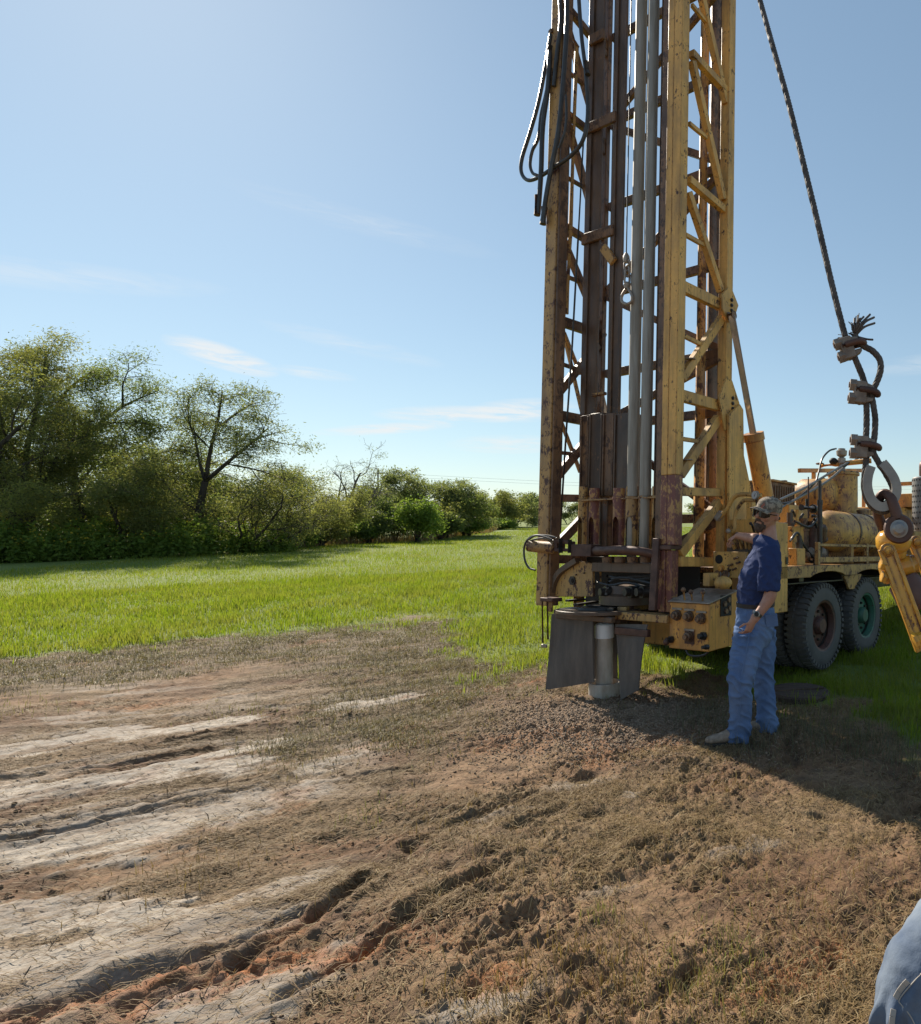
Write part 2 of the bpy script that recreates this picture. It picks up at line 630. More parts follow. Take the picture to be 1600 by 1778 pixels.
def rut_height(x, y):
    h = np.zeros_like(x)
    sel = (y < 7) & (y > 1.5) & (x < 1) & (x > -8)
    xs, ys = x[sel], y[sel]
    wob = .05 * fbm(xs * 2.5, ys * 2.5, 3)
    amp = .45 + .75 * sstep(-.3, .3, fbm(xs * 3 + 9, ys * 3, 3))
    hh = np.zeros_like(xs)
    for pts, w, d in RUTS:
        W_ = [pix(*p) for p in pts]
        dd = np.min([seg_dist(xs + wob, ys + wob, *W_[i], *W_[i + 1]) for i in range(len(W_) - 1)], axis=0) / w
        hh = hh - amp * d * np.exp(-dd ** 2) + amp * .45 * d * np.exp(-(dd - 1.9) ** 2)
    h[sel] = hh
    return h


def masks(x, y):
    """how much of each kind of surface lies at x, y"""
    wob = .35 * fbm(x * .5, y * .5, 2)
    p = .89 * x + .454 * y + wob
    q = -.454 * x + .89 * y + wob * .7
    gb = np.interp(x, GX, GY) + .8 * fbm(x * .9, y * .9, 4, .6)
    green = sstep(-.45, .55, y - gb + .75 * fbm(x * 2.6, y * 2.6, 4, .6))
    # pale dried drilling mud in streaks to the left, with glare painted in places
    st = fbm(p * .42 + 4, q * 1.2, 3, .55)
    reg = sstep(-1.3, -2.9, x + .25 * y - .6) * sstep(6.3, 5.4, y + .10 * x) + .0
    mud = .55 * sstep(.06, .26, st + .34 * fbm(p * 2.6, q * 6, 5, .62) - .12) * reg
    for (px, py, a, b, w) in ((830, 1200, .25, .07, .8), (1000, 1365, .22, .07, .55), (1060, 1545, .12, .05, .6), (1300, 1470, .22, .07, .5), (880, 1410, .2, .06, .5),
                              (1095, 1380, .05, .05, .9), (820, 1750, .2, .07, .8), (1150, 1235, .22, .06, .5)):
        cx, cy = pix(px, py)
        u = .89 * (x - cx) + .454 * (y - cy); v = -.454 * (x - cx) + .89 * (y - cy)
        mud = np.maximum(mud, w * sstep(1.25, .55, np.sqrt((u / a) ** 2 + (v / b) ** 2) + .55 * fbm(x * 5, y * 5, 3)))
    for (x0, y0, x1, y1, hw, wt) in PALE:
        dd = seg_dist(x, y, *pix(x0, y0), *pix(x1, y1)) / hw
        mud = np.maximum(mud, wt * sstep(1.5, .9, dd + .85 * fbm(p * 3.2, q * 6.5, 5, .62)))
    mud = mud * (1 - green)
    mud = mud * (1 - .6 * sstep(.30, .6, fbm(p * 4 + 50, q * 9, 4, .6)))
    clay = .4 * sstep(.52, .85, fbm(x * 1.3 + 9, y * 1.3, 3)) * (1 - green)
    for (px, py, a, b, w) in ((400, 1700, .5, .10, 1.), (590, 1665, .22, .08, 1.), (1390, 1690, .28, .12, .75), (840, 1700, .12, .10, .7), (860, 1195, .75, .14, .75),
                              (1000, 1180, .5, .2, .7), (930, 1290, .5, .25, .4), (700, 1290, .5, .12, .5), (1180, 1290, .5, .18, .5), (100, 1750, .4, .08, .9)):
        cx, cy = pix(px, py)
        u = .89 * (x - cx) + .454 * (y - cy); v = -.454 * (x - cx) + .89 * (y - cy)
        clay = np.maximum(clay, w * sstep(1.2, .45, np.sqrt((u / a) ** 2 + (v / b) ** 2) + .5 * fbm(x * 6 + 3, y * 6, 3)))
    clay = clay * (1 - green)
    gravel = np.exp(-(((x + 1.15) / .95) ** 2 + ((y - 5.35) / .62) ** 2)) * (1 - green)
    thatch = sstep(-.25, .35, fbm(p * .7, q * 1.3 + 5, 3)) * (1 - mud) * (1 - green) * (1 - .8 * clay) * (1 - sstep(.25, .6, gravel))
    dead = sstep(gb - 3.4, gb - 2.2, y) * (1 - green) * sstep(-1.9, -3.0, x) * (1 - .7 * mud)
    return dict(p=p, q=q, green=green, mud=mud, clay=clay, gravel=gravel, thatch=thatch, dead=dead)


def height(x, y, m=None):
    m = m or masks(x, y)
    near = sstep(13, 8, y)
    bare = (1 - m['green']) * near
    h = base_h(x, y)
    left = sstep(-1.0, -2.2, x)
    # ruts dragged along the tracks
    r1 = 1 - np.abs(pnoise(m['p'] * .28 + 2, m['q'] * 1.9))
    r2 = 1 - np.abs(pnoise(m['p'] * .9 + 7, m['q'] * 5.5))
    rut = (1 - .75 * m['mud']) * (.026 * (r1 ** 3 - .5) + .012 * (r2 ** 3 - .45)) * (.25 + .75 * left) + rut_height(x, y)
    rough = .35 + 1.1 * sstep(-.35, .45, fbm(x * 1.5 + 60, y * 1.5, 3))
    clod = .022 * fbm(x * 3.7, y * 3.7, 2) + (.012 * np.abs(fbm(x * 8 + .4 * y, y * 10, 2)) + .018 * fbm(x * 19, y * 23, 4, .68)) * rough
    pit = -.045 * sstep(.42, .75, fbm(x * 3.1 + 40, y * 3.1, 2)) * (1 - .6 * left)
    soft = 1 - .80 * m['mud']
    h = h + bare * (rut + (clod + pit) * soft * (1 - .5 * left) + .006 * m['mud'] + .006 * m['mud'] * fbm(m['p'] * 9, m['q'] * 22, 3, .6) - .012 * m['clay'] + m['clay'] * .018 * fbm(x * 19, y * 19, 3, .65))
    h = h + bare * .012 * m['gravel'] * np.abs(fbm(x * 40, y * 40, 2))
    h = h + .02 * fbm(x * 2.2, y * 2.2, 3) * near * m['green']
    return h


def grid_axis(parts):
    out = []
    for a, b, s0, s1 in parts:
        t = a
        while t < b:
            out.append(t)
            k = (t - a) / (b - a)
            t += s0 + (s1 - s0) * k
    return np.array(out)


def mesh_np(name, co, faces, mat, parent=None, smooth=True, attr=None):
    """faces: array (n, k)"""
    me = bpy.data.meshes.new(name)
    n, k = faces.shape
    me.vertices.add(len(co)); me.loops.add(n * k); me.polygons.add(n)
    me.vertices.foreach_set('co', np.ascontiguousarray(co, dtype=np.float32).ravel())
    me.loops.foreach_set('vertex_index', np.ascontiguousarray(faces, dtype=np.int32).ravel())
    me.polygons.foreach_set('loop_start', np.arange(0, n * k, k, dtype=np.int32))
    if attr:
        for an, av in attr.items():
            if av.ndim == 2:
                a = me.attributes.new(an, 'FLOAT_COLOR', 'POINT')
                a.data.foreach_set('color', np.ascontiguousarray(np.c_[av, np.ones(len(av))], dtype=np.float32).ravel())
            else:
                a = me.attributes.new(an, 'FLOAT', 'POINT')
                a.data.foreach_set('value', np.ascontiguousarray(av, dtype=np.float32))
    me.update(calc_edges=True)
    if smooth:
        me.shade_smooth()
    me.materials.append(MAT[mat])
    return link_mesh(name, me, parent)


def ground_material():
    t = NT('ground')
    at = t.n('Attribute'); at.attribute_name = 'soil'
    mu = t.n('Attribute'); mu.attribute_name = 'mud'
    gr = t.n('Attribute'); gr.attribute_name = 'green'
    c = t.n('TexCoord').outputs['Object']
    n1 = t.noise(9, 6, .65, c)
    n2 = t.noise(48, 5, .65, c)
    n3 = t.noise(160, 3, .6, c)
    n4 = t.noise(.5, 4, .6, c)
    v = t.rng(n2, .3, .7, .72, 1.28)
    v = t.math('MULTIPLY', v, t.rng(n1, .3, .7, .85, 1.15))
    vv = t.n('CombineColor')
    for i in range(3):
        t.l(v, vv.inputs[i])
    col = t.mix(1.0, at.outputs['Color'], vv.outputs[0], 'MULTIPLY')
    # small pale crumbs and dark organic bits in the soil
    col = t.mix(t.math('MULTIPLY', t.rng(n3, .66, .72), .45), col, (.33, .27, .2))
    # dried mud: mottled, with soil showing through and a fine crust
    mm = t.math('MULTIPLY', mu.outputs['Fac'], t.rng(t.noise(17, 6, .7, c, .4), .50, .66))
    col = t.mix(t.math('MULTIPLY', mm, .62), col, (.17, .115, .07))
    mw = t.math('MULTIPLY', mu.outputs['Fac'], t.rng(t.noise(3.2, 5, .65, c), .48, .64))
    col = t.mix(t.math('MULTIPLY', mw, .45), col, (.215, .19, .16))
    gcol = t.mix(t.rng(n4, .35, .65), (.130, .175, .030), (.165, .205, .040))
    # dried mud: mottled, with soil showing through and a fine crust
    mm = t.math('MULTIPLY', mu.outputs['Fac'], t.rng(t.noise(17, 6, .7, c, .4), .50, .66))
    col = t.mix(t.math('MULTIPLY', mm, .62), col, (.17, .115, .07))
    mw = t.math('MULTIPLY', mu.outputs['Fac'], t.rng(t.noise(3.2, 5, .65, c), .48, .64))
    col = t.mix(t.math('MULTIPLY', mw, .45), col, (.215, .19, .16))
    gcol = t.mix(t.math('MULTIPLY', t.rng(n2, .5, .7), .5), gcol, (.16, .17, .06))
    col = t.mix(gr.outputs['Fac'], col, gcol)
    rg = t.mix(mu.outputs['Fac'], (.93, .93, .93), (.78, .78, .78))
    t.set(Base_Color=col, Roughness=rg)
    t.bsdf.inputs['Specular IOR Level'].default_value = .35
    hh = t.math('ADD', t.math('MULTIPLY', n2, 1.0), t.math('MULTIPLY', n3, .5))
    b = t.n('Bump')
    b.inputs['Distance'].default_value = .012
    t.l(t.mix(mu.outputs['Fac'], (.75, .75, .75), (.45, .45, .45)), b.inputs['Strength'])
    t.l(hh, b.inputs['Height'])
    t.l(b.outputs[0], t.bsdf.inputs['Normal'])
    MAT['ground'] = t.m


ground_material()


def build_ground():
    xs = grid_axis([(-1500, -60, 180, 30), (-60, -9, 4, .2), (-9, -4.2, .055, .02), (-4.2, 2.0, .0135, .0135), (2.0, 6, .03, .3), (6, 60, .4, 6), (60, 1501, 30, 180)])
    ys = grid_axis([(-60, -2, 8, .4), (-2, 1.7, .3, .03), (1.7, 5.0, .0115, .0165), (5.0, 9.0, .0165, .03), (9.0, 14, .03, .3), (14, 70, .35, 4), (70, 2501, 15, 200)])
    X, Y = np.meshgrid(xs, ys)
    sh = X.shape
    x, y = X.ravel(), Y.ravel()
    m = masks(x, y)
    z = height(x, y, m)
    n1 = fbm(x * .9 + 30, y * .9, 3)[:, None]
    n2 = fbm(x * 7, y * 7, 3)[:, None]

    def cl(a): return np.array(a)[None]
    soil = cl((.150, .083, .043)) + (cl((.235, .143, .078)) - cl((.150, .083, .043))) * sstep(-.4, .5, n1)
    soil = soil + (cl((.085, .050, .029)) - soil) * (.6 * sstep(.05, .6, n2))
    mix = lambda a, c, k: a + (cl(c) - a) * k[:, None]
    soil = mix(soil, (.205, .145, .078), .6 * m['thatch'])
    soil = mix(soil, (.150, .110, .066), .75 * m['dead'])
    soil = mix(soil, (.235, .165, .108), .8 * np.clip(m['gravel'], 0, 1))
    mudv = sstep(-.3, .4, fbm(m['p'] * .6 + 11, m['q'] * 2.2, 3))
    soil = mix(soil, (.36, .305, .24), .92 * m['mud'] * (.45 + .55 * mudv))
    soil = mix(soil, (.225, .195, .16), .6 * m['mud'] * (1 - mudv))
    soil = mix(soil, (.31, .125, .05), .85 * m['clay'])
    ny, nx = sh
    idx = np.arange(nx * ny).reshape(ny, nx)
    f = np.stack([idx[:-1, :-1], idx[:-1, 1:], idx[1:, 1:], idx[1:, :-1]], -1).reshape(-1, 4)
    o = mesh_np('ground', np.c_[x, y, z], f, 'ground', attr={'soil': soil, 'mud': m['mud'], 'green': m['green']})
    tag(o, kind='structure', label='bare churned brown soil with pale mud streaks running into green field')
    return o


build_ground()


def blades(name, x, y, z, h, w, lean, mat, heading=None, two=True, parent=None):
    """grass blades: a tapering strip bent over once (two=True) or one triangle"""
    n = len(x)
    a = RNG.uniform(0, 2 * np.pi, n) if heading is None else heading
    dx, dy = np.cos(a), np.sin(a)
    sx, sy = -dy, dx
    P = np.c_[x, y, z]
    S = np.c_[sx, sy, np.zeros(n)] * (w / 2)[:, None]
    D = np.c_[dx, dy, np.zeros(n)]
    up = np.array([0, 0, 1.])
    l1 = lean * .35
    mid = P + (D * np.sin(l1)[:, None] + up * np.cos(l1)[:, None]) * (h * .55)[:, None]
    tip = mid + (D * np.sin(lean)[:, None] + up * np.cos(lean)[:, None]) * (h * .5)[:, None]
    if two:
        co = np.stack([P - S, P + S, mid + S * .8, mid - S * .8, tip], 1).reshape(-1, 3)
        b = np.arange(n) * 5
        f = np.concatenate([np.c_[b, b + 1, b + 2], np.c_[b, b + 2, b + 3], np.c_[b + 3, b + 2, b + 4]])
    else:
        co = np.stack([P - S, P + S, tip], 1).reshape(-1, 3)
        b = np.arange(n) * 3
        f = np.c_[b, b + 1, b + 2]
    return mesh_np(name, co, f, mat, parent, smooth=False)


def field_points(n, d0, d1, a0, a1, power):
    """points over a sector of the field, thinning with distance"""
    u = RNG.uniform(0, 1, n)
    k = 2 - power
    d = (d0 ** k + u * (d1 ** k - d0 ** k)) ** (1 / k)
    a = RNG.uniform(a0, a1, n)
    return d * np.sin(a), d * np.cos(a)


def build_grass():
    x, y = field_points(300000, 4.3, 20, rad(-54), rad(24), 1.25)
    m = masks(x, y)
    keep = (RNG.uniform(0, 1, len(x)) < m['green'] ** 1.5 * (.45 + .55 * sstep(-.5, .3, fbm(x * 1.4, y * 1.4, 3)))) & (y > 3.6)
    x, y = x[keep], y[keep]
    n = len(x)
    vig = .6 + .6 * sstep(-.5, .6, fbm(x * .8 + 5, y * .8, 2))
    h = RNG.uniform(.07, .17, n) * vig
    h *= np.where((x > -.8) & (x < 1.0), .75, 1.)
    d = np.hypot(x, y)
    w = RNG.uniform(.004, .008, n) * (.8 + d / 16)
    blades('grass', x, y, base_h(x, y) - .015, h, w, RNG.uniform(.1, 1.1, n), 'grass')
    tag(bpy.data.objects['grass'], 'bright green pasture grass behind the bare ground', 'grass', kind='stuff')
    x, y = field_points(380000, 10.5, 75, rad(-54), rad(20), 1.75)
    h = RNG.uniform(.06, .15, len(x))
    d = np.hypot(x, y)
    keep = ((x > -21.5) | (y > 60)) & (RNG.uniform(0, 1, len(x)) < sstep(10, 19, d) * .9 + .1) & (masks(x, y)['green'] > .8)
    x, y, h, d = x[keep], y[keep], h[keep], d[keep]
    n = len(x)
    o = blades('grass', x, y, base_h(x, y) - .02, h * (.8 + .4 * sstep(-.4, .4, fbm(x * .4, y * .4, 3))), RNG.uniform(.006, .011, n) * (d / 15), RNG.uniform(.1, .9, n), 'grass', two=False)
    tag(o, 'green pasture grass of the far field below the tree line', 'grass', kind='stuff')

    # trampled grey brown grass between pasture and mud
    x, y = field_points(230000, 4.4, 11.5, rad(-54), rad(-14), 1.0)
    m = masks(x, y)
    keep = RNG.uniform(0, 1, len(x)) < np.clip(m['dead'] + .35 * m['green'] * sstep(1.2, 0, y - np.interp(x, GX, GY)), 0, 1) * (.25 + .75 * sstep(-.3, .3, fbm(x * 2, y * 2, 3)))
    x, y = x[keep], y[keep]
    n = len(x)
    o = blades('trampled_grass', x, y, height(x, y) - .01, RNG.uniform(.03, .10, n), RNG.uniform(.0025, .005, n), RNG.uniform(1.0, 1.95, n), 'dead_grass')
    tag(o, 'trampled grey brown grass along the pasture edge', 'grass', kind='stuff')

    # flattened straw over the bare soil
    x, y = field_points(520000, 1.75, 8.5, rad(-54), rad(24), .55)
    m = masks(x, y)
    pr = m['thatch'] * (.25 + .75 * sstep(-.2, .45, fbm(x * 2.3, y * 2.3, 3))) + .10 * (1 - m['green']) * (1 - m['mud']) + .11 * m['mud']
    keep = RNG.uniform(0, 1, len(x)) < pr * (1 - m['green']) * (1 - .85 * np.clip(m['gravel'] * 1.5, 0, 1))
    x, y = x[keep], y[keep]
    n = len(x)
    left = sstep(-.6, -2.2, x)
    head = rad(27) + RNG.normal(0, 1, n) * (.35 + 1.6 * (1 - left)) + np.where(RNG.uniform(0, 1, n) < .5, np.pi, 0)
    L = RNG.uniform(.018, .075, n) * (1 + .5 * (RNG.uniform(0, 1, n) < .1))
    W = RNG.uniform(.0018, .0038, n)
    z = height(x, y) + .004
    dx, dy = np.cos(head) * L / 2, np.sin(head) * L / 2
    z0 = height(x - dx, y - dy) + RNG.uniform(.001, .012, n)
    z1 = height(x + dx, y + dy) + RNG.uniform(.001, .030, n)
    zm = np.maximum(z, (z0 + z1) / 2) + RNG.uniform(0, .010, n)
    sx, sy = -np.sin(head) * W / 2, np.cos(head) * W / 2
    bx = RNG.normal(0, .12, n) * L
    mx, my = x + sx / W * 2 * bx * .5, y + sy / W * 2 * bx * .5
    O = np.zeros(n)
    co = np.stack([np.c_[x - dx - sx, y - dy - sy, z0], np.c_[x - dx + sx, y - dy + sy, z0],
                   np.c_[mx + sx, my + sy, zm], np.c_[mx - sx, my - sy, zm], np.c_[x + dx, y + dy, z1]], 1).reshape(-1, 3)
    b = np.arange(n) * 5
    f = np.concatenate([np.c_[b, b + 1, b + 2], np.c_[b, b + 2, b + 3], np.c_[b + 3, b + 2, b + 4]])
    sel = RNG.uniform(0, 1, n) < .45 + .3 * (1 - left)
    sel3 = np.tile(sel, 3)
    for s, mt, lab in ((sel3, 'straw', 'pale flattened straw strewn over the bare soil'), (~sel3, 'mud_straw', 'mud coloured flattened grass pressed into the bare soil')):
        ff = f[s]
        used = np.unique(ff)
        re = np.zeros(len(co), dtype=np.int64); re[used] = np.arange(len(used))
        tag(mesh_np('straw', co[used], re[ff], mt, smooth=False), lab, 'straw', kind='stuff')

    # loose tufts: green and grey, standing in the bare ground
    T = []
    spots = [(1220, 1700, .28, 260, 1), (1090, 1745, .22, 160, 0), (1270, 1665, .16, 110, 1), (1040, 1600, .07, 60, 1), (770, 1440, .35, 160, 0), (640, 1420, .22, 90, 1), (1140, 1470, .14, 90, 0),
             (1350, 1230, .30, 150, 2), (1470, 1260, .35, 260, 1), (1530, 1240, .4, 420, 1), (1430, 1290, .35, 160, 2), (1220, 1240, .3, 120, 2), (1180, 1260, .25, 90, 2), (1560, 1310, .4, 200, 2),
             (1320, 1340, .25, 70, 0), (1260, 1370, .14, 70, 0), (1100, 1690, .2, 120, 0), (960, 1650, .25, 120, 0), (1430, 1570, .35, 110, 0), (900, 1500, .3, 100, 0), (330, 1510, .35, 180, 0), (30, 1230, .5, 140, 1),
             (430, 1235, .35, 120, 1), (860, 1180, .3, 240, 1), (760, 1170, .5, 260, 0), (1170, 1160, .25, 160, 1), (1500, 1190, .4, 300, 1)]
    for (px, py, r, cnt, kind) in spots:
        cx, cy = pix(px, py)
        for k in range(cnt):
            T.append((cx + RNG.normal(0, r * .5), cy + RNG.normal(0, r * .5), kind))
    for (px, py, r, cnt) in ((1000, 1700, .3, 260), (1300, 1720, .3, 300), (1180, 1745, .3, 300), (1400, 1630, .3, 200), (1500, 1520, .35, 200), (870, 1730, .25, 200), (1060, 1640, .2, 160), (1440, 1740, .2, 160), (1330, 1560, .25, 140)):
        cx, cy = pix(px, py)
        for k in range(cnt):
            T.append((cx + RNG.normal(0, r * .5), cy + RNG.normal(0, r * .5), 0))
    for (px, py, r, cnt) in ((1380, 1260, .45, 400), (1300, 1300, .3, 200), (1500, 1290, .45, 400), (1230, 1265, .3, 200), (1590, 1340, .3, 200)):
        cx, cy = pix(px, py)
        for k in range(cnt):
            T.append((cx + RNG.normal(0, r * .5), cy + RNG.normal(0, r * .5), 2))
    # ragged fringe where the pasture gives way to the churned soil
    fx = RNG.uniform(-8.6, .4, 420)
    fy = np.interp(fx, GX, GY) + RNG.normal(-.45, .35, 420)
    for a, b in zip(fx, fy):
        for k in range(9):
            T.append((a + RNG.normal(0, .07), b + RNG.normal(0, .07), 1))
    T = np.array(T)
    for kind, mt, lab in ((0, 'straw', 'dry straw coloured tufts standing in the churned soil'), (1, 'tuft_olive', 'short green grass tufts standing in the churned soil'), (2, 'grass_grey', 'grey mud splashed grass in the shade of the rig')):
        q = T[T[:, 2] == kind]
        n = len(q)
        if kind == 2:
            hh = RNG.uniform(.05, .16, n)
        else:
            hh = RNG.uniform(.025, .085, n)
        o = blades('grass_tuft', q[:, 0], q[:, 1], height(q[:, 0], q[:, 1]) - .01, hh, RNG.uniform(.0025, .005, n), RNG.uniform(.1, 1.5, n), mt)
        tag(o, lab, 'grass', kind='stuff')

    # dark stalk stubs poking out of the mud
    n = 210
    x, y = field_points(n, 2.0, 7.0, rad(-52), rad(14), .8)
    m = masks(x, y)
    k = (m['green'] < .2) & (m['gravel'] < .3) & ((x < -.8) | (RNG.uniform(0, 1, n) < .25))
    x, y = x[k], y[k]
    mb = MB()
    zz = height(x, y)
    for a, b, c in zip(x, y, zz):
        h = random.uniform(.015, .05)
        e = V(a + random.uniform(-.05, .05), b + random.uniform(-.05, .05), c + h)
        mb.tube([(a, b, c - .01), (V(a, b, c) + e) / 2 + V(random.uniform(-.01, .01), 0, .008), e], [.0028, .0022, .0012], 4, False)
        if random.random() < .4:
            s = (V(a, b, c) + e) / 2
            mb.tube([s, s + V(random.uniform(-.06, .06), random.uniform(-.04, .04), random.uniform(.0, .04))], [.002, .001], 4, False)
    o = mb.build('stalk_stub', 'dark_twig', smooth=False)
    tag(o, 'dark broken stalks poking out of the mud', 'stalks', kind='stuff')


simple('dark_twig', (.06, .045, .035), (.11, .08, .055), 9, .85, 0, .3)
simple('clod', (.200, .122, .068), (.125, .074, .042), 14, .95, 0, .9, (1, 1, 1), 70, .012)
simple('gravel_bits', (.30, .215, .145), (.17, .115, .075), 26, .8, 0, .4, (1, 1, 1), 90, .004)
build_grass()


def scatter_lumps(name, x, y, r, flat, mat, label, cat):
    """many small lumps, each a squashed irregular 20-face stone"""
    t = (1 + 5 ** .5) / 2
    iv = np.array([(-1, t, 0), (1, t, 0), (-1, -t, 0), (1, -t, 0), (0, -1, t), (0, 1, t), (0, -1, -t), (0, 1, -t), (t, 0, -1), (t, 0, 1), (-t, 0, -1), (-t, 0, 1)], float)
    iv /= np.linalg.norm(iv[0])
    fc = np.array([(0, 11, 5), (0, 5, 1), (0, 1, 7), (0, 7, 10), (0, 10, 11), (1, 5, 9), (5, 11, 4), (11, 10, 2), (10, 7, 6), (7, 1, 8), (3, 9, 4), (3, 4, 2), (3, 2, 6), (3, 6, 8), (3, 8, 9), (4, 9, 5), (2, 4, 11), (6, 2, 10), (8, 6, 7), (9, 8, 1)])
    n = len(x)
    z = height(x, y)
    a = RNG.uniform(0, 2 * np.pi, n)
    rr = RNG.uniform(.62, 1.25, (n, 12, 1))
    pts = iv[None] * rr * np.stack([np.ones(n), RNG.uniform(.55, 1, n), flat * RNG.uniform(.6, 1.2, n)], 1)[:, None, :] * r[:, None, None]
    c, s = np.cos(a)[:, None], np.sin(a)[:, None]
    X = pts[..., 0] * c - pts[..., 1] * s + x[:, None]
    Y = pts[..., 0] * s + pts[..., 1] * c + y[:, None]
    Z = pts[..., 2] + z[:, None] + (r * flat * .25)[:, None]
    co = np.stack([X, Y, Z], -1).reshape(-1, 3)
    f = (fc[None] + (np.arange(n) * 12)[:, None, None]).reshape(-1, 3)
    o = mesh_np(name, co, f, mat, smooth=False)
    return tag(o, label, cat, kind='stuff')


def build_lumps():
    x, y = field_points(34000, 1.8, 7.2, rad(-52), rad(22), .6)
    m = masks(x, y)
    cl = sstep(-.1, .5, fbm(x * 1.7 + 20, y * 1.7, 3))
    k = RNG.uniform(0, 1, len(x)) < (1 - m['green']) * (1 - .93 * m['mud']) * (.08 + .9 * cl) * np.where(x < -2, .45, 1)
    x, y = x[k], y[k]
    r = .0035 + .012 * RNG.uniform(0, 1, len(x)) ** 4
    scatter_lumps('soil_clod', x, y, r, .75, 'clod', 'brown crumbled clods of churned soil', 'soil')
    n = 15000
    x = RNG.normal(-1.1, .62, n); y = RNG.normal(5.3, .42, n)
    k = (masks(x, y)['green'] < .3) & (np.hypot(x + 1.45, y - 6.0) > .16)
    x, y = x[k], y[k]
    scatter_lumps('gravel', x, y, RNG.uniform(.004, .011, len(x)), .8, 'gravel_bits', 'grey brown rock cuttings heaped round the borehole', 'gravel')


build_lumps()

# ------------------------------------------------------------------ drilling rig
# The rig stands turned 32 degrees from the view axis, nose a little down.  Rig axes:
# u to its right, v forward along the truck, w up along the mast; (0,0,0) is the borehole.
RIG_O = V(-1.433, 6.0, 0)
_t, _p, _r = rad(32), rad(3.0), rad(-1.35)
_ru = V(math.cos(_t), -math.sin(_t), 0)
_rf = V(math.sin(_t), math.cos(_t), 0)
_f2 = _rf * math.cos(_p) - V(0, 0, 1) * math.sin(_p)
_w1 = V(0, 0, 1) * math.cos(_p) + _rf * math.sin(_p)
_u2 = _ru * math.cos(_r) - _w1 * math.sin(_r)
_w2 = _w1 * math.cos(_r) + _ru * math.sin(_r)
RIG_R = Matrix((_u2, _f2, _w2)).transposed()
RIG_I = RIG_R.transposed()
RIG_M = Matrix.Translation(RIG_O) @ RIG_R.to_4x4()

rig = thing('drill_rig', 'yellow truck mounted water well drilling rig with raised lattice mast', 'drilling rig')
rig.matrix_world = RIG_M


def on_plane(px, py, ax, val):
    d = RIG_I @ V((px - 1333.) / 1185., 1, -(py - 889.) / 1185.)
    o = RIG_I @ (V(0, 0, CAM_H) - RIG_O)
    t = (val - o[ax]) / d[ax]
    return o + d * t


def F(px, py, v=0.): return on_plane(px, py, 1, v)      # measured on a plane across the rig
def S(px, py, u=.765): return on_plane(px, py, 0, u)    # measured on a plane along its side
def W(px, py, w): return on_plane(px, py, 2, w)         # measured on a level plane


TOP = 9.4
UL0, UL1, UR0, UR1 = -.935, -.785, .605, .770
UC = (UL0 + UR1) / 2


def part(mb, name, mat, parent=rig, **kw):
    return mb.build(name, mat, parent, **kw)


def bx(name, mat, lo, hi, parent=rig, bevel=.006, **kw):
    return part(MB().box(lo, hi), name, mat, parent, bevel=bevel, **kw)


def fbox(name, mat, x0, y0, x1, y1, v0, v1, parent=rig, bevel=.006, **kw):
    a, b = F(x0, y1, v0), F(x1, y0, v0)
    lo = (min(a.x, b.x), v0, min(a.z, b.z)); hi = (max(a.x, b.x), v1, max(a.z, b.z))
    return bx(name, mat, lo, hi, parent, bevel, **kw)


def rodpart(name, mat, pts, r, parent=rig, seg=12, **kw):
    return part(MB().tube(pts, r, seg), name, mat, parent, **kw)


def bolt(parent, p, axis, r, h=.015, mat='dark_steel', name='bolt'):
    p, a = V(p), V(axis).normalized()
    return part(MB().lathe(p, a, [(0, r), (h, r), (h, r * .6), (h + .006, r * .55)], 6), name, mat, parent, smooth=False)


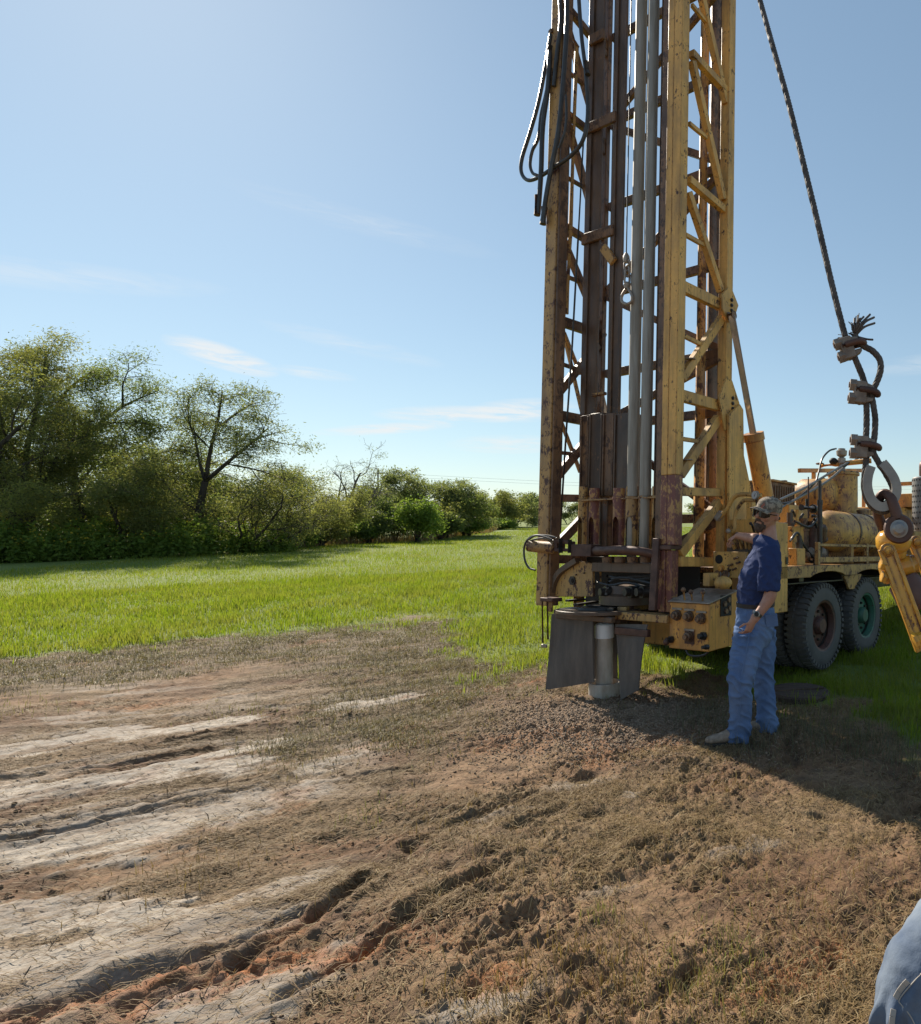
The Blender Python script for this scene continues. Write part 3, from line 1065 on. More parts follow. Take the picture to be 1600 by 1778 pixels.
def build_mast():
    # legs
    bx('mast_leg', 'yellow_worn', (UL0, 0, .78), (UL1, .125, TOP), label='left front mast leg, worn yellow box section')
    m = MB().box((UR0, 0, 1.95), ((UR0 + UR1) / 2 - .012, .095, TOP)).box(((UR0 + UR1) / 2 - .006, -.006, 1.95), (UR1, .095, TOP))
    part(m, 'mast_leg', 'yellow', bevel=.005, label='right front mast leg, yellow with a long seam')
    m = MB().box((UR0, .001, 1.36), ((UR0 + UR1) / 2 - .012, .095, 1.949)).box(((UR0 + UR1) / 2 - .006, -.005, 1.36), (UR1, .094, 1.949))
    part(m, 'leg_foot', 'yellow_red', bevel=.005, label='reddish scraped lower end of the right mast leg')
    bx('leg_flange', 'rust_steel', (UR0 - .02, -.03, 1.32), (UR1 - .02, .12, 1.358))
    m = MB().box((UR0 - .005, 0, .8), (UR0 + .06, .08, 1.318)).box((UR0 + .064, .01, .8), (UR1 - .04, .1, 1.318))
    part(m, 'leg_foot', 'yellow_red', bevel=.005)
    bx('guide_rail', 'brown_metal', (UR0 - .085, .03, 1.35), (UR0 - .006, .11, TOP))
    bx('leg_inner_plate', 'brown_metal', (UL1 + .003, .012, .78), (UL1 + .03, .122, TOP), label='dark brown plate on the inner side of the left mast leg')  # brown plate makes this side of the leg darker than its front
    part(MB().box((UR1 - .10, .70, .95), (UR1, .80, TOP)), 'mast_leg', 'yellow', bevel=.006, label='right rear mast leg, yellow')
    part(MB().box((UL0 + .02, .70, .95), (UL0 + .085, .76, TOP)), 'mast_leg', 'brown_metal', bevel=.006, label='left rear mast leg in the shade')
    # side lattice, both sides: front end, rear end, thickness; points measured on the right side
    L = [((1207, 90), (1267, 156), .07), ((1208, 104), (1262, 345), .065), ((1202, 310), (1262, 362), .07), ((1201, 332), (1258, 505), .065), ((1192, 497), (1256, 528), .10),
         ((1190, 656), (1259, 552), .075), ((1189, 686), (1253, 704), .10), ((1187, 824), (1253, 726), .085), ((1187, 853), (1253, 855), .075), ((1187, 962), (1254, 872), .085), ((1184, 975), (1254, 976), .085)]
    for (a, b, th) in L:
        A, B = S(*a), S(*b)
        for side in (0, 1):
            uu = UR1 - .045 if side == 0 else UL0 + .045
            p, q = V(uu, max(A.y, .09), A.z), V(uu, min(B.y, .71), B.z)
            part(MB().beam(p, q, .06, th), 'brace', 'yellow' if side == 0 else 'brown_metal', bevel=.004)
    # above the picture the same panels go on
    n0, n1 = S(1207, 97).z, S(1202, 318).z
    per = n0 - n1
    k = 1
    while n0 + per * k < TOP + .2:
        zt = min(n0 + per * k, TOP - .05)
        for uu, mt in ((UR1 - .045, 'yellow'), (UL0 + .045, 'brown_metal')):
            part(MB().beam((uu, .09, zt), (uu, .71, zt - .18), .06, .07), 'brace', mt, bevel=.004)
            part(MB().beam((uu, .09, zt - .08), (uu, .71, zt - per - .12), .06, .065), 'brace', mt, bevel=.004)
        k += 1
    R = [((1208, 6), (1236, 40)), ((1203, 212), (1233, 237)), ((1197, 406), (1230, 425)), ((1192, 581), (1224, 597)), ((1188, 761), (1221, 766))]
    for a, b in R:
        A, B = S(*a), S(*b)
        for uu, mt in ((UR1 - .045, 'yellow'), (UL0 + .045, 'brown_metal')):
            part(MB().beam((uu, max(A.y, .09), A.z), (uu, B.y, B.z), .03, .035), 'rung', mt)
    # step plates that catch the sun on the two steep braces
    for p in ((1201, 622), (1196, 798)):
        q = S(*p)
        part(MB().beam(q + V(-.09, -.03, 0), q + V(.02, .03, .0), .05, .008), 'step_plate', 'pale_steel')
    # rear lattice
    hs = [.97, 1.62, 2.62, 3.18, 4.05, 5.0, 5.95, 6.9, 7.85, 8.8]
    for i, h in enumerate(hs):
        part(MB().beam((UL0 + .1, .755, h), (UR1 - .1, .755, h), .05, .085), 'brace', 'brown_metal', bevel=.004)
        if i + 1 < len(hs):
            a, b = ((UL0 + .1, h + .04), (UR1 - .1, hs[i + 1] - .04))
            if i % 2: a, b = (a[0], b[1]), (b[0], a[1])
            part(MB().beam((a[0], .755, a[1]), (b[0], .755, b[1]), .05, .07), 'brace', 'brown_metal', bevel=.004)
    # extra thin diagonals inside the left side
    for a, b in (((975, 560), (1012, 720)), ((980, 578), (1008, 650)), ((972, 725), (1008, 820))):
        A, B = F(*a, .25), F(*b, .55)
        part(MB().beam(A, B, .03, .03), 'rung', 'yellow_worn')
    # hexagonal gussets at the ram pivots
    for side in (0, 1):
        uu = UR1 + .004 if side == 0 else UL0 - .024
        for poly in ([(1251, 512), (1262, 499), (1269, 503), (1280, 531), (1271, 559), (1263, 560), (1252, 537)],
                     [(1246, 690), (1259, 657), (1269, 661), (1282, 701), (1268, 747), (1256, 748)]):
            P = [V(uu, S(*p, UR1 + .004).y, S(*p, UR1 + .004).z) for p in poly]
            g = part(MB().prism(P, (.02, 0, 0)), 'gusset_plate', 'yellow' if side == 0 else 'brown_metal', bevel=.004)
            c = S(poly[3][0] - 13, poly[3][1], uu)
            for dz in (-.05, 0, .05):
                bolt(g, (uu + (.018 if side == 0 else 0), c.y, c.z + dz), (1 if side == 0 else -1, 0, 0), .018)
    # pivot bracket plates of the mast on the truck bed
    for uu in (UR1 + .03, UL0 - .06):
        P = [S(*p, UR1 + .03) for p in ((1262, 720), (1281, 702), (1287, 712), (1288, 791), (1302, 857), (1306, 960), (1262, 960))]
        P = [V(uu, p.y, p.z) for p in P]
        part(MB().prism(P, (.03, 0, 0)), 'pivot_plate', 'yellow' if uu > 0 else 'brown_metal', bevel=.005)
    # top of the mast
    bx('crown_beam', 'yellow', (UL0 - .02, .1, TOP - .03), (UR1 + .02, .7, TOP + .12))
    for u in (-.3, .05, .3):
        part(MB().lathe((u, .05, TOP + .2), (1, 0, 0), [(0, .16), (.01, .19), (.03, .15), (.05, .19), (.06, .16)], 24), 'sheave', 'dark_steel')
    # inner tracks: three dark columns
    for (x0, x1, mat, v) in ((1017, 1038, 'grease_metal', .40), (1063, 1078, 'grease_metal', .40)):
        a, b = F(x0 - 1.5, 420, v), F(x1 + 2.5, 420, v)
        m = MB().box((a.x, v, 2.35), (b.x, v + .03, TOP))
        m.box((a.x + .008, v - .018, 2.35), (a.x + (b.x - a.x) * .38, v - .002, TOP - .1))
        part(m, 'rail_column', mat, bevel=.005)
    for (y, x0, x1) in ((225, 1015, 1070), (415, 1012, 1066), (70, 1025, 1050)):
        a, b = F(x0, y, .38), F(x1, y, .38)
        bx('cross_tie', 'brown_metal', (a.x, .36, a.z - .07), (b.x, .395, a.z + .04))
    a = F(1028, 686, .36)
    bx('cross_tie', 'yellow_worn', (a.x, .35, a.z - .015), (F(1050, 686, .36).x, .395, a.z + .015))
    # sloping stop lug on the middle column
    a, b = F(1048, 430, .37), F(1066, 455, .37)
    part(MB().beam(a, b, .04, .09), 'stop_lug', 'yellow_worn', bevel=.005)
    # far brown posts beside the right side: pipes standing inside the mast
    for (x, r, mat, v, z0) in ((1237, .075, 'brown_metal', .88, 1.2), (1217, .055, 'yellow_worn', .66, 1.2)):
        c = F(x, 640, v)
        part(MB().tube([(c.x, v, z0), (c.x, v, TOP - .3)], r, 18), 'feed_pipe', mat)
    for (x, v) in ((1150, .20), (1157, .26)):
        c = F(x, 300, v)
        part(MB().tube([(c.x, v, 1.6), (c.x, v, TOP - .3)], .03, 12), 'feed_pipe', 'brown_metal' if v < .22 else 'grease_metal')
    # left ladder tube and hooks
    for (x0, y0, x1, y1) in ((1002, 80, 991, 400), (991, 400, 984, 545)):
        part(MB().tube([F(x0, y0, .22), F(x1, y1, .22)], .022, 10), 'ladder_tube', 'yellow_worn')
    for (x, y) in ((1001, 75), (993, 223), (985, 405)):
        p = F(x, y, .2)
        part(MB().tube([p + V(-.07, 0, .03), p + V(-.02, -.02, .03), p + V(0, -.02, 0), p + V(0, .03, -.03)], .016, 8), 'hose_hook', 'brown_metal')
    # lifting wires down the mast
    part(MB().tube([F(1014, 235, .18), F(1004, 420, .18), F(994, 600, .18), F(983, 760, .18), F(973, 925, .18)], .010, 6), 'pull_cable', 'dark_steel')
    part(MB().tube([(UL0 + .25, .62, 9.2), (UL0 + .27, .62, 1.7)], .008, 6), 'pull_cable', 'dark_steel')
    part(MB().tube([F(1232, 500, .78), F(1230, 900, .78)], .008, 6), 'pull_cable', 'dark_steel')


def build_carousel():
    # box guides above the cups
    for i, (x0, x1) in enumerate(((1009, 1023), (1024, 1046), (1047.5, 1066.5), (1067.5, 1094))):
        a, b = F(x0, 800, .30), F(x1, 800, .30)
        zt = F(x0, 722 - (3 if i else 0), .30).z
        zb = F(x0, 862, .30).z
        m = MB().box((a.x, .30, zb), (b.x, .44, zt))
        m.box((a.x, .282, zb), (a.x + .018, .298, zt - .01)).box((b.x - .018, .282, zb), (b.x, .298, zt - .02))
        part(m, 'rod_guide', ('brown_metal', 'grease_metal')[i % 2], bevel=.004)
    zc = F(1060, 868, .2).z
    # the cups: collar, flange and slotted sleeve
    cups = [(1012, 17), (1032, 20), (1059, 12), (1075, 23), (1098, 24), (1120, 24), (1140, 17)]
    for i, (x, wpx) in enumerate(cups):
        v = .16 + .03 * abs(i - 3) * .6
        c = F(x, 900, v)
        r = wpx * 6.05 / 1185 / 2 * .98
        zt, zf, zb = F(x, 845 + (i % 2) * 3, v).z, zc, F(x, 957, v).z
        seg = 20
        if i == 2:
            rodpart('rod_cup', 'brown_metal', [(c.x, v, zb), (c.x, v, zf)], r, seg=14)
            continue
        m = MB()
        a0, a1 = rad(248), rad(314)        # the slot opens toward the rear of the rig
        zs = F(x, 908, v).z
        for rr in (r, r - .012):
            ang = [a1 + (a0 + 2 * math.pi - a1) * k / 15 for k in range(16)]
            vs = [(c.x + rr * math.cos(t), v + rr * math.sin(t), z) for z in (zb, zs) for t in ang]
            m.add(vs, [(k, k + 1, 17 + k, 16 + k) for k in range(15)])
        # arch over the slot
        ang = [a1 - (a1 - a0) * k / 10 for k in range(11)]
        arch = [zs + .055 * math.sin(math.pi * k / 10) ** .7 for k in range(11)]
        zr = zs + .06
        vs = [(c.x + r * math.cos(t), v + r * math.sin(t), z) for t, z in zip(ang, arch)] + [(c.x + r * math.cos(t), v + r * math.sin(t), zr) for t in ang]
        m.add(vs, [(k, k + 1, 12 + k, 11 + k) for k in range(10)])
        ang = [a1 + (a0 + 2 * math.pi - a1) * k / 15 for k in range(16)]
        vs = [(c.x + r * math.cos(t), v + r * math.sin(t), z) for z in (zs, zr) for t in ang]
        m.add(vs, [(k, k + 1, 17 + k, 16 + k) for k in range(15)])
        m.lathe((c.x, v, zr), (0, 0, 1), [(0, r), (zf - zr, r), (zf - zr, r * 1.12), (zf - zr + .02, r * 1.12), (zf - zr + .02, r * .97), (zt - zr, r * .97), (zt - zr, r * .8), (0, r * .8)], 20, closed=True)
        part(m, 'rod_cup', 'yellow_worn' if i not in (1, 3) else 'yellow_red')
    a, b = F(1003, 868, .1), F(1143, 868, .1)
    m = MB().beam((a.x + .02, .16, zc), (b.x, .19, zc), .10, .014)
    part(m, 'cup_plate', 'yellow_worn')
    # floor disc the cups stand on
    m = MB().lathe((F(1075, 955, .3).x, .42, F(1075, 960, .3).z), (0, 0, 1), [(-.02, .30), (-.02, .44), (0, .44), (0, .30)], 30, closed=True)
    part(m, 'carousel_disc', 'grease_metal')
    for (x, r) in ((1018, .05), (1050, .05), (1098, .05)):
        c = F(x, 900, .5)
        rodpart('feed_pipe', 'grease_metal', [(c.x, .5, 1.25), (c.x, .5, 2.3)], r)


def build_table():
    zt = F(1085, 962, -.02).z
    # bowed rail across the front
    pts = [F(1030, 956, .0), F(1050, 956, -.06), F(1085, 955, -.10), F(1115, 958, -.08), F(1139, 964, .0)]
    part(MB().tube(smooth_path([V(p.x, p.y, p.z) for p in pts], 5), .038, 12), 'guard_rail', 'rust_steel')
    for x in (1055, 1077, 1099, 1121):
        c = F(x, 973, .02)
        part(MB().lathe(c, (0, 0, 1), [(-.02, .045), (.03, .05), (.035, .03)], 16), 'roller', 'brown_metal')
    a, b = F(1028, 976, .06), F(1139, 996, .06)
    bx('cross_beam', 'grease_metal', (a.x, .06, b.z), (UR0 + .02, .16, a.z))
    # big triangular bracket at the left
    P = [F(*p, .08) for p in ((960, 1036), (968, 1004), (1003, 974), (1029, 978), (1030, 1036))]
    br = part(MB().prism(P, (0, .03, 0)), 'bracket_plate', 'yellow_worn', bevel=.004)
    bolt(br, F(995, 1008, .08), (0, -1, 0), .045, .012)
    bolt(br, F(995, 1008, .08), (0, -1, 0), .024, .022)
    bolt(br, F(1016, 995, .08), (0, -1, 0), .008); bolt(br, F(1002, 998, .08), (0, -1, 0), .008)
    m = MB()
    pp = smooth_path([F(959, 1038, .07), F(964, 1012, .07), F(976, 992, .07), F(1004, 973, .07)], 5)
    for i in range(len(pp) - 1):
        m.beam(pp[i], pp[i + 1], .07, .05)
    part(m, 'bracket_rim', 'grease_metal')
    bx('side_panel', 'yellow_worn', (F(1024, 990, .1).x, .085, F(1024, 1032, .1).z), (F(1031, 990, .1).x, .12, F(1024, 978, .1).z))
    # working table: thick round plate, sagging arm on the right
    c = F(1040, 1048, .02)
    tb = part(MB().lathe((c.x, .02, .785), (0, 0, 1), [(-.03, .10), (-.03, .37), (0, .37), (0, .10)], 40, closed=True), 'work_table', 'grease_metal', bevel=.004)
    part(MB().lathe((c.x, .02, .787), (0, 0, 1), [(0, .10), (0, .20), (.02, .19), (.02, .11)], 28, closed=True), 'table_collar', 'dark_steel', tb)
    m = MB()
    for (x0, y0, x1, y1) in ((985, 1043, 1060, 1037), (1000, 1050, 1040, 1044), (1060, 1058, 1095, 1046)):
        m.beam(W(x0, y0, .80), W(x1, y1, .80), .05, .02)
    part(m, 'table_bar', 'dark_steel', tb)
    part(MB().beam(W(1080, 1059, .79), W(1130, 1050, .79), .09, .05), 'table_arm', 'yellow_worn', bevel=.005)
    # machinery in the opening
    bx('opening_shade', 'black_hole', (F(1018, 1000, .55).x, .55, .72), (UR0, .57, 1.25))  # near-black sheet paints in the shade behind the opening
    a = F(1080, 1028, .25)
    part(MB().lathe((a.x + .03, .30, .82), (0, 0, 1), [(0, .26), (.08, .26), (.1, .22), (.17, .2), (.18, .1)], 26), 'rotary_drive', 'grease_metal')
    for x in (1047, 1090, 1110):
        p = F(x, 1028, .04)
        part(MB().lathe(p, (.3, 1, 0), [(-.03, .035), (.02, .035), (.02, .055), (.12, .055)], 14), 'hydraulic_motor', 'dark_steel')
    p = F(1055, 1020, .05)
    part(MB().tube([p, F(1052, 1032, .05)], .016, 8), 'hydraulic_fitting', 'chrome')
    for (ps, r) in (([(1055, 1000), (1080, 1004), (1110, 1001), (1138, 1000)], .014), ([(1058, 1006), (1085, 1003), (1110, 1008), (1135, 1014)], .014), ([(1056, 1012), (1075, 1003), (1100, 1006), (1130, 1004)], .012),
                    ([(1036, 1010), (1060, 1016), (1090, 1012), (1125, 1020)], .012)):
        part(MB().tube(smooth_path([F(x, y, .12 + .01 * i) for i, (x, y) in enumerate(ps)], 5), r, 8), 'hydraulic_hose', 'hose')
    rodpart('drain_pipe', 'yellow_worn', [F(1043, 992, .2), F(1043, 1012, .2)], .012)
    # lower bar and the plates under it
    a, b = F(1068, 1062, -.06), F(1162, 1083, -.06)
    bx('lower_beam', 'yellow_worn', (a.x, -.06, b.z), (UR1 - .02, .10, a.z))
    bx('lower_plate', 'yellow', (F(1115, 1090, .16).x, .16, .50), (UR1 + .1, .20, .69))
    bx('table_bearer', 'grease_metal', (UL0 + .18, .06, .66), (F(1068, 1070, 0).x, .16, .745))
    bx('table_bearer', 'grease_metal', (UL0 + .16, .3, .62), (UR0 + .1, .4, .75))
    # rubber aprons
    def mat_sheet(poly_top, poly_bot, v, n, bow, name='rubber_apron', thick=.012):
        mbb = MB()
        rows = 8
        g = []
        for r_ in range(rows + 1):
            k = r_ / rows
            for c_ in range(n + 1):
                s = c_ / n
                A = F(poly_top[0][0] + (poly_top[1][0] - poly_top[0][0]) * s, poly_top[0][1] + (poly_top[1][1] - poly_top[0][1]) * s, v)
                B = F(poly_bot[0][0] + (poly_bot[1][0] - poly_bot[0][0]) * s, poly_bot[0][1] + (poly_bot[1][1] - poly_bot[0][1]) * s, v)
                p = A.lerp(B, k)
                p.y = v + bow * math.sin(k * 2.2) * (.4 + s) + .012 * math.sin(5 * s + 3 * k)
                g.append(p)
        w_ = n + 1
        N = len(g)
        vs = g + [p + V(0, thick, 0) for p in g]
        fs = []
        for r_ in range(rows):
            for c_ in range(n):
                i = r_ * w_ + c_
                fs.append((i, i + 1, i + w_ + 1, i + w_)); fs.append((N + i + w_, N + i + w_ + 1, N + i + 1, N + i))
        edge = [c_ for c_ in range(w_)] + [r_ * w_ + n for r_ in range(1, rows + 1)] + [rows * w_ + c_ for c_ in range(n - 1, -1, -1)] + [r_ * w_ for r_ in range(rows - 1, 0, -1)]
        for i in range(len(edge)):
            p, q = edge[i], edge[(i + 1) % len(edge)]
            fs.append((p, N + p, N + q, q))
        mbb.add(vs, fs)
        return part(mbb, name, 'rubber_mat')
    mat_sheet(((958, 1066), (1032, 1066)), ((948, 1198), (1033, 1184)), -.16, 7, -.02)
    mat_sheet(((1020, 1066), (1073, 1070)), ((1022, 1184), (1069, 1184)), .17, 5, .0)
    mat_sheet(((1069, 1084), (1126, 1084)), ((1079, 1216), (1112, 1197)), -.10, 6, -.03)
    bx('apron_clamp', 'grease_metal', (F(1000, 1070, -.18).x - .25, -.185, .70), (F(1067, 1070, -.15).x, -.135, .745))
    bx('apron_clamp', 'rust_steel', (F(1069, 1084, -.12).x, -.13, .60), (F(1126, 1084, -.12).x, -.085, .66))
    # little rack at the far left of the table
    a = F(941, 1040, -.22)
    bx('rod_rack', 'rust_steel', (a.x, -.24, a.z - .02), (F(962, 1040, -.22).x, -.12, a.z + .015))
    for x0, y1 in ((942, 1116), (951, 1110)):
        p = F(x0, 1042, -.22); q = F(x0 + 1, y1, -.22)
        rodpart('rack_rod', 'rust_steel', [p, q], .009, seg=8)
    bx('rack_cross', 'pale_steel', (F(941, 1120, -.22).x, -.23, F(941, 1124, -.22).z), (F(950, 1120, -.22).x, -.21, F(941, 1118, -.22).z))
    bx('rack_plate', 'yellow_worn', (F(952, 1060, -.2).x, -.2, F(952, 1062, -.2).z), (F(958, 1060, -.2).x, -.18, F(952, 1044, -.2).z))
    # slip wedge leaning beside the right leg
    part(MB().beam(F(1134, 1060, -.08), F(1141, 935, -.02), .035, .07), 'pry_bar', 'rust_steel', bevel=.004)
    part(MB().beam(F(1142, 1058, -.05), F(1148, 990, -.02), .03, .03), 'pry_bar', 'yellow_red')
    # breakout cylinder at the left leg
    a, b = F(917, 948, -.10), F(961, 951, -.02)
    cyl = part(MB().lathe(a, b - a, [(0, .03), (.012, .052), (.1 * (b - a).length / .25, .056), ((b - a).length, .056), ((b - a).length + .02, .062), ((b - a).length + .035, .04)], 20), 'breakout_cylinder', 'yellow_worn')
    part(MB().box(tuple(F(962, 957, -.05)), tuple(F(968, 937, -.05) + V(0, .1, 0))), 'clevis', 'rust_steel', cyl, bevel=.004)
    part(MB().beam(F(966, 940, -.04), F(997, 943, .0), .05, .03), 'clevis_arm', 'rust_steel', cyl, bevel=.004)
    part(MB().beam(F(966, 955, -.04), F(997, 955, .0), .05, .03), 'clevis_arm', 'rust_steel', cyl, bevel=.004)
    part(MB().cyl(F(974, 960, -.06), F(974, 935, -.06), .02, seg=12), 'clevis_pin', 'dark_steel', cyl)
    part(MB().cyl(F(990, 960, -.06), F(990, 937, -.06), .02, seg=12), 'clevis_pin', 'dark_steel', cyl)
    bx('jaw_block', 'rust_steel', (F(997, 950, -.02).x, -.06, F(997, 966, -.02).z), (F(1032, 950, -.02).x, .06, F(997, 945, -.02).z))
    for i, (ps) in enumerate(([(962, 938), (945, 932), (930, 930), (918, 937)], [(968, 934), (950, 930), (925, 931), (912, 945), (911, 968), (918, 985), (930, 990)], [(960, 936), (940, 935), (925, 938), (915, 944)])):
        part(MB().tube(smooth_path([F(x, y, -.14 + .02 * i) for x, y in ps], 6), .0095, 8), 'hydraulic_hose', 'hose')
    # tangle of chain behind the leg
    for k in range(9):
        p = F(962 + 3 * math.sin(k * 2.1), 972 + k * 7, .2)
        part(MB().lathe(p, (math.cos(k), .4, math.sin(k)), [(-.006, .014), (-.006, .026), (.006, .026), (.006, .014)], 10, closed=True), 'chain_link', 'yellow_worn')


def build_hoses():
    H = [([(1003, -40), (1010, 60), (1018, 130), (1021, 200), (1012, 245), (990, 272), (962, 291), (936, 308), (917, 313), (906, 300), (907, 275), (921, 230), (935, 180), (947, 120), (957, 60)], .019, -.03),
         ([(957, 118), (948, 165), (940, 200), (935, 240), (925, 262), (921, 285), (925, 300), (934, 305)], .016, -.02),
         ([(985, -30), (984, 60), (975, 180), (968, 240), (958, 290), (948, 345), (943, 388)], .022, -.06),
         ([(983, 160), (984, 200), (981, 230), (971, 258)], .012, -.08),
         ([(956, 80), (952, 150), (943, 220), (940, 300), (935, 372)], .024, -.04),
         ([(972, -30), (974, 40), (968, 90), (962, 150)], .02, -.02)]
    for ps, r, v in H:
        part(MB().tube(smooth_path([F(x, y, v) for x, y in ps], 6), r, 10), 'hydraulic_hose', 'hose')
    part(MB().tube([F(1018, 108, -.04), F(1021, 130, -.04)], .026, 12), 'hose_coupling', 'dark_steel')
    for (a, b) in (((934, 340), (933, 374)), ((946, 360), (943, 390))):
        part(MB().tube([F(*a, -.045), F(*b, -.045)], .032, 12), 'hose_coupling', 'rust_steel')
    part(MB().beam(F(955, 55, -.02), F(962, 55, .02), .05, .03), 'hose_bracket', 'brown_metal')


build_mast()
build_carousel()
build_table()
build_hoses()


def build_controls():
    # valve box at the right of the mast
    v0 = -.02
    a, b = F(1162, 1125, v0), F(1232, 1050, v0)
    v1 = S(1281, 1030, b.x).y
    body = [(a.x, v0, a.z), (a.x, v0, b.z), (a.x, v1, b.z + .09), (a.x, v1, a.z + .02)]
    box = part(MB().prism([V(*p) for p in body], (b.x - a.x, 0, 0)), 'valve_box', 'orange_yellow', bevel=.006)
    part(MB().prism([V(a.x - .01, v0 - .012, b.z + .004), V(a.x - .01, v1, b.z + .094), V(a.x - .01, v1, b.z + .104), V(a.x - .01, v0 - .012, b.z + .014)], (b.x - a.x + .02, 0, 0)), 'box_lid', 'pale_steel', box, bevel=.003)
    for (x, y) in ((1177, 1068), (1198, 1070), (1219, 1074), (1198, 1105)):
        p = F(x, y, v0)
        part(MB().lathe(p, (0, -1, 0), [(0, .045), (.02, .045), (.02, .036), (.045, .036), (.05, .022), (.07, .022)], 8), 'valve_cap', 'brown_metal', box)
        part(MB().box((p.x - .05, v0 - .012, p.z + .045), (p.x + .05, v0 - .002, p.z + .06)), 'name_plate', 'pale_steel', box)
    p = F(1198, 1105, v0)
    part(MB().box((p.x - .05, v0 - .004, p.z - .06), (p.x + .05, v0 + .01, p.z + .05)), 'rust_panel', 'rust_steel', box)
    for (x, y, r) in ((1168, 1110, .03), (1224, 1104, .034), (1230, 1123, .022)):
        part(MB().lathe(F(x, y, v0), (-.3, -1, 0), [(0, r), (.03, r), (.03, r * .7), (.06, r * .7)], 6), 'pipe_plug', 'dark_steel', box, smooth=False)
    part(MB().ball(F(1157, 1115, v0 - .05), .026), 'knob', 'rust_steel', box)
    part(MB().tube([F(1168, 1112, v0), F(1157, 1115, v0 - .05)], .012, 8), 'knob_stem', 'dark_steel', box)
    for i, (x, y, dx) in enumerate(((1190, 1046, -3), (1204, 1050, -4), (1220, 1050, 1))):
        p = F(x, y, v0 + .04); q = F(x + dx, y - 22, v0 + .02)
        lv = part(MB().tube([p, q], .009, 8), 'lever', 'orange_yellow', box)
        part(MB().ball(q, .021, 10, 7), 'knob', 'brown_metal', lv)
    part(MB().box(tuple(F(1165, 1046, v0 + .05)), tuple(F(1180, 1038, v0 + .05) + V(0, .14, 0))), 'valve_block', 'pale_steel', box, bevel=.006)
    q = S(1262, 1052, b.x)
    part(MB().box((b.x + .001, q.y - .09, q.z - .08), (b.x + .008, q.y + .06, q.z + .09)), 'gauge_recess', 'black_hole', box)
    for dy, dz in ((-.04, .02), (.02, .05), (-.02, -.04), (.03, -.02)):
        part(MB().lathe((b.x + .008, q.y + dy, q.z + dz), (1, 0, 0), [(0, .022), (.012, .022), (.012, .015)], 14), 'fitting', 'brown_metal', box)
    part(MB().tube(smooth_path([F(1190, 1122, v0 + .03), F(1196, 1136, v0 + .03), F(1212, 1139, v0 + .03), F(1228, 1134, v0 + .03), F(1232, 1120, v0 + .03)], 5), .010, 8), 'hydraulic_hose', 'hose', box)
    # ram valve and round cap on the sloping lid
    p = S(1256, 1012, b.x - .06)
    part(MB().ball(p, .07, 14, 9, (1, 1.3, .8)), 'valve_dome', 'yellow', box)
    part(MB().box((p.x - .16, p.y - .07, p.z - .03), (p.x - .09, p.y + .06, p.z + .08)), 'valve_block', 'yellow', box, bevel=.006)

    # instrument panel
    vp = .47
    a, b = F(1238, 1003, vp), F(1296, 958, vp)
    pan = bx('instrument_panel', 'yellow', (a.x, vp, a.z), (b.x, vp + .04, b.z))
    part(MB().lathe(F(1249, 971, vp), (0, -1, 0), [(0, .040), (.004, .040), (.004, .03)], 24), 'gauge_hole', 'black_hole', pan)
    for x in (1248, 1262):
        g = part(MB().lathe(F(x, 997, vp), (0, -1, 0), [(0, .036), (.02, .036), (.02, .029)], 20), 'gauge', 'brown_metal', pan)
    for x in (1248, 1262):
        part(MB().lathe(F(x, 997, vp - .016), (0, -1, 0), [(0, .030), (.001, .0299)], 20), 'gauge_face', 'glass_dial', pan)
    part(MB().lathe(F(1254, 987, vp), (0, -1, 0), [(0, .028), (.03, .026), (.035, .0)], 16), 'push_button', 'orange_yellow', pan)
    for (x, y) in ((1272, 980), (1268, 990), (1281, 968), (1278, 987), (1285, 976)):
        p = F(x, y, vp)
        lv = part(MB().tube([p, p + V(0, -.05, -.01)], .012, 8), 'toggle', 'brown_metal', pan)
    # driller's levers above the panel and the bent pipe frame
    for i, (x0, y0, x1, y1) in enumerate(((1278, 952, 1265, 922), (1288, 952, 1280, 928), (1296, 952, 1292, 930))):
        p, q = F(x0, y0, vp + .05), F(x1, y1, vp)
        lv = part(MB().tube([p, q], .011, 8), 'lever', 'yellow')
        part(MB().ball(q, .023, 10, 7), 'knob', 'pale_steel' if i == 0 else 'brown_metal', lv)
    for ps, r in (([(1330, 869), (1312, 869), (1291, 870), (1279, 888), (1276, 905), (1276, 918), (1271, 925)], .017), ([(1322, 860), (1280, 860), (1262, 885), (1245, 902)], .02)):
        part(MB().tube(smooth_path([F(x, y, .52) for x, y in ps], 5), r, 10), 'grab_rail', 'yellow')
    part(MB().beam(F(1245, 902, .52), F(1254, 890, .52), .05, .05), 'rail_grip', 'pale_steel')
    for i in range(7):
        x = 1276 + i * 6.5
        p = F(x, 949, .56)
        part(MB().lathe(p, (0, -.5, 1), [(-.02, .022), (.03, .022), (.03, .014), (.07, .012)], 10), 'valve_spool', 'brown_metal' if i % 2 else 'yellow')
    bx('valve_bank', 'grease_metal', (F(1262, 950, .55).x, .55, F(1262, 965, .55).z), (F(1335, 950, .55).x, .72, F(1262, 950, .55).z))
    bx('control_post', 'yellow', (F(1296, 900, .72).x, .72, 1.0), (F(1306, 900, .72).x, .80, F(1300, 868, .72).z))
    bx('control_plate', 'yellow', (F(1268, 905, .70).x, .70, F(1268, 925, .70).z), (F(1345, 905, .70).x, .715, F(1268, 902, .70).z))
    p = F(1314, 860, .5)
    gg = part(MB().lathe(p, (-.2, -1, 0), [(0, .038), (.025, .038), (.025, .033)], 20), 'pressure_gauge', 'pale_steel')
    part(MB().lathe(p + V(-.005, -.026, 0), (-.2, -1, 0), [(0, .033), (.001, .0329)], 20), 'gauge_face', 'glass_dial', gg)
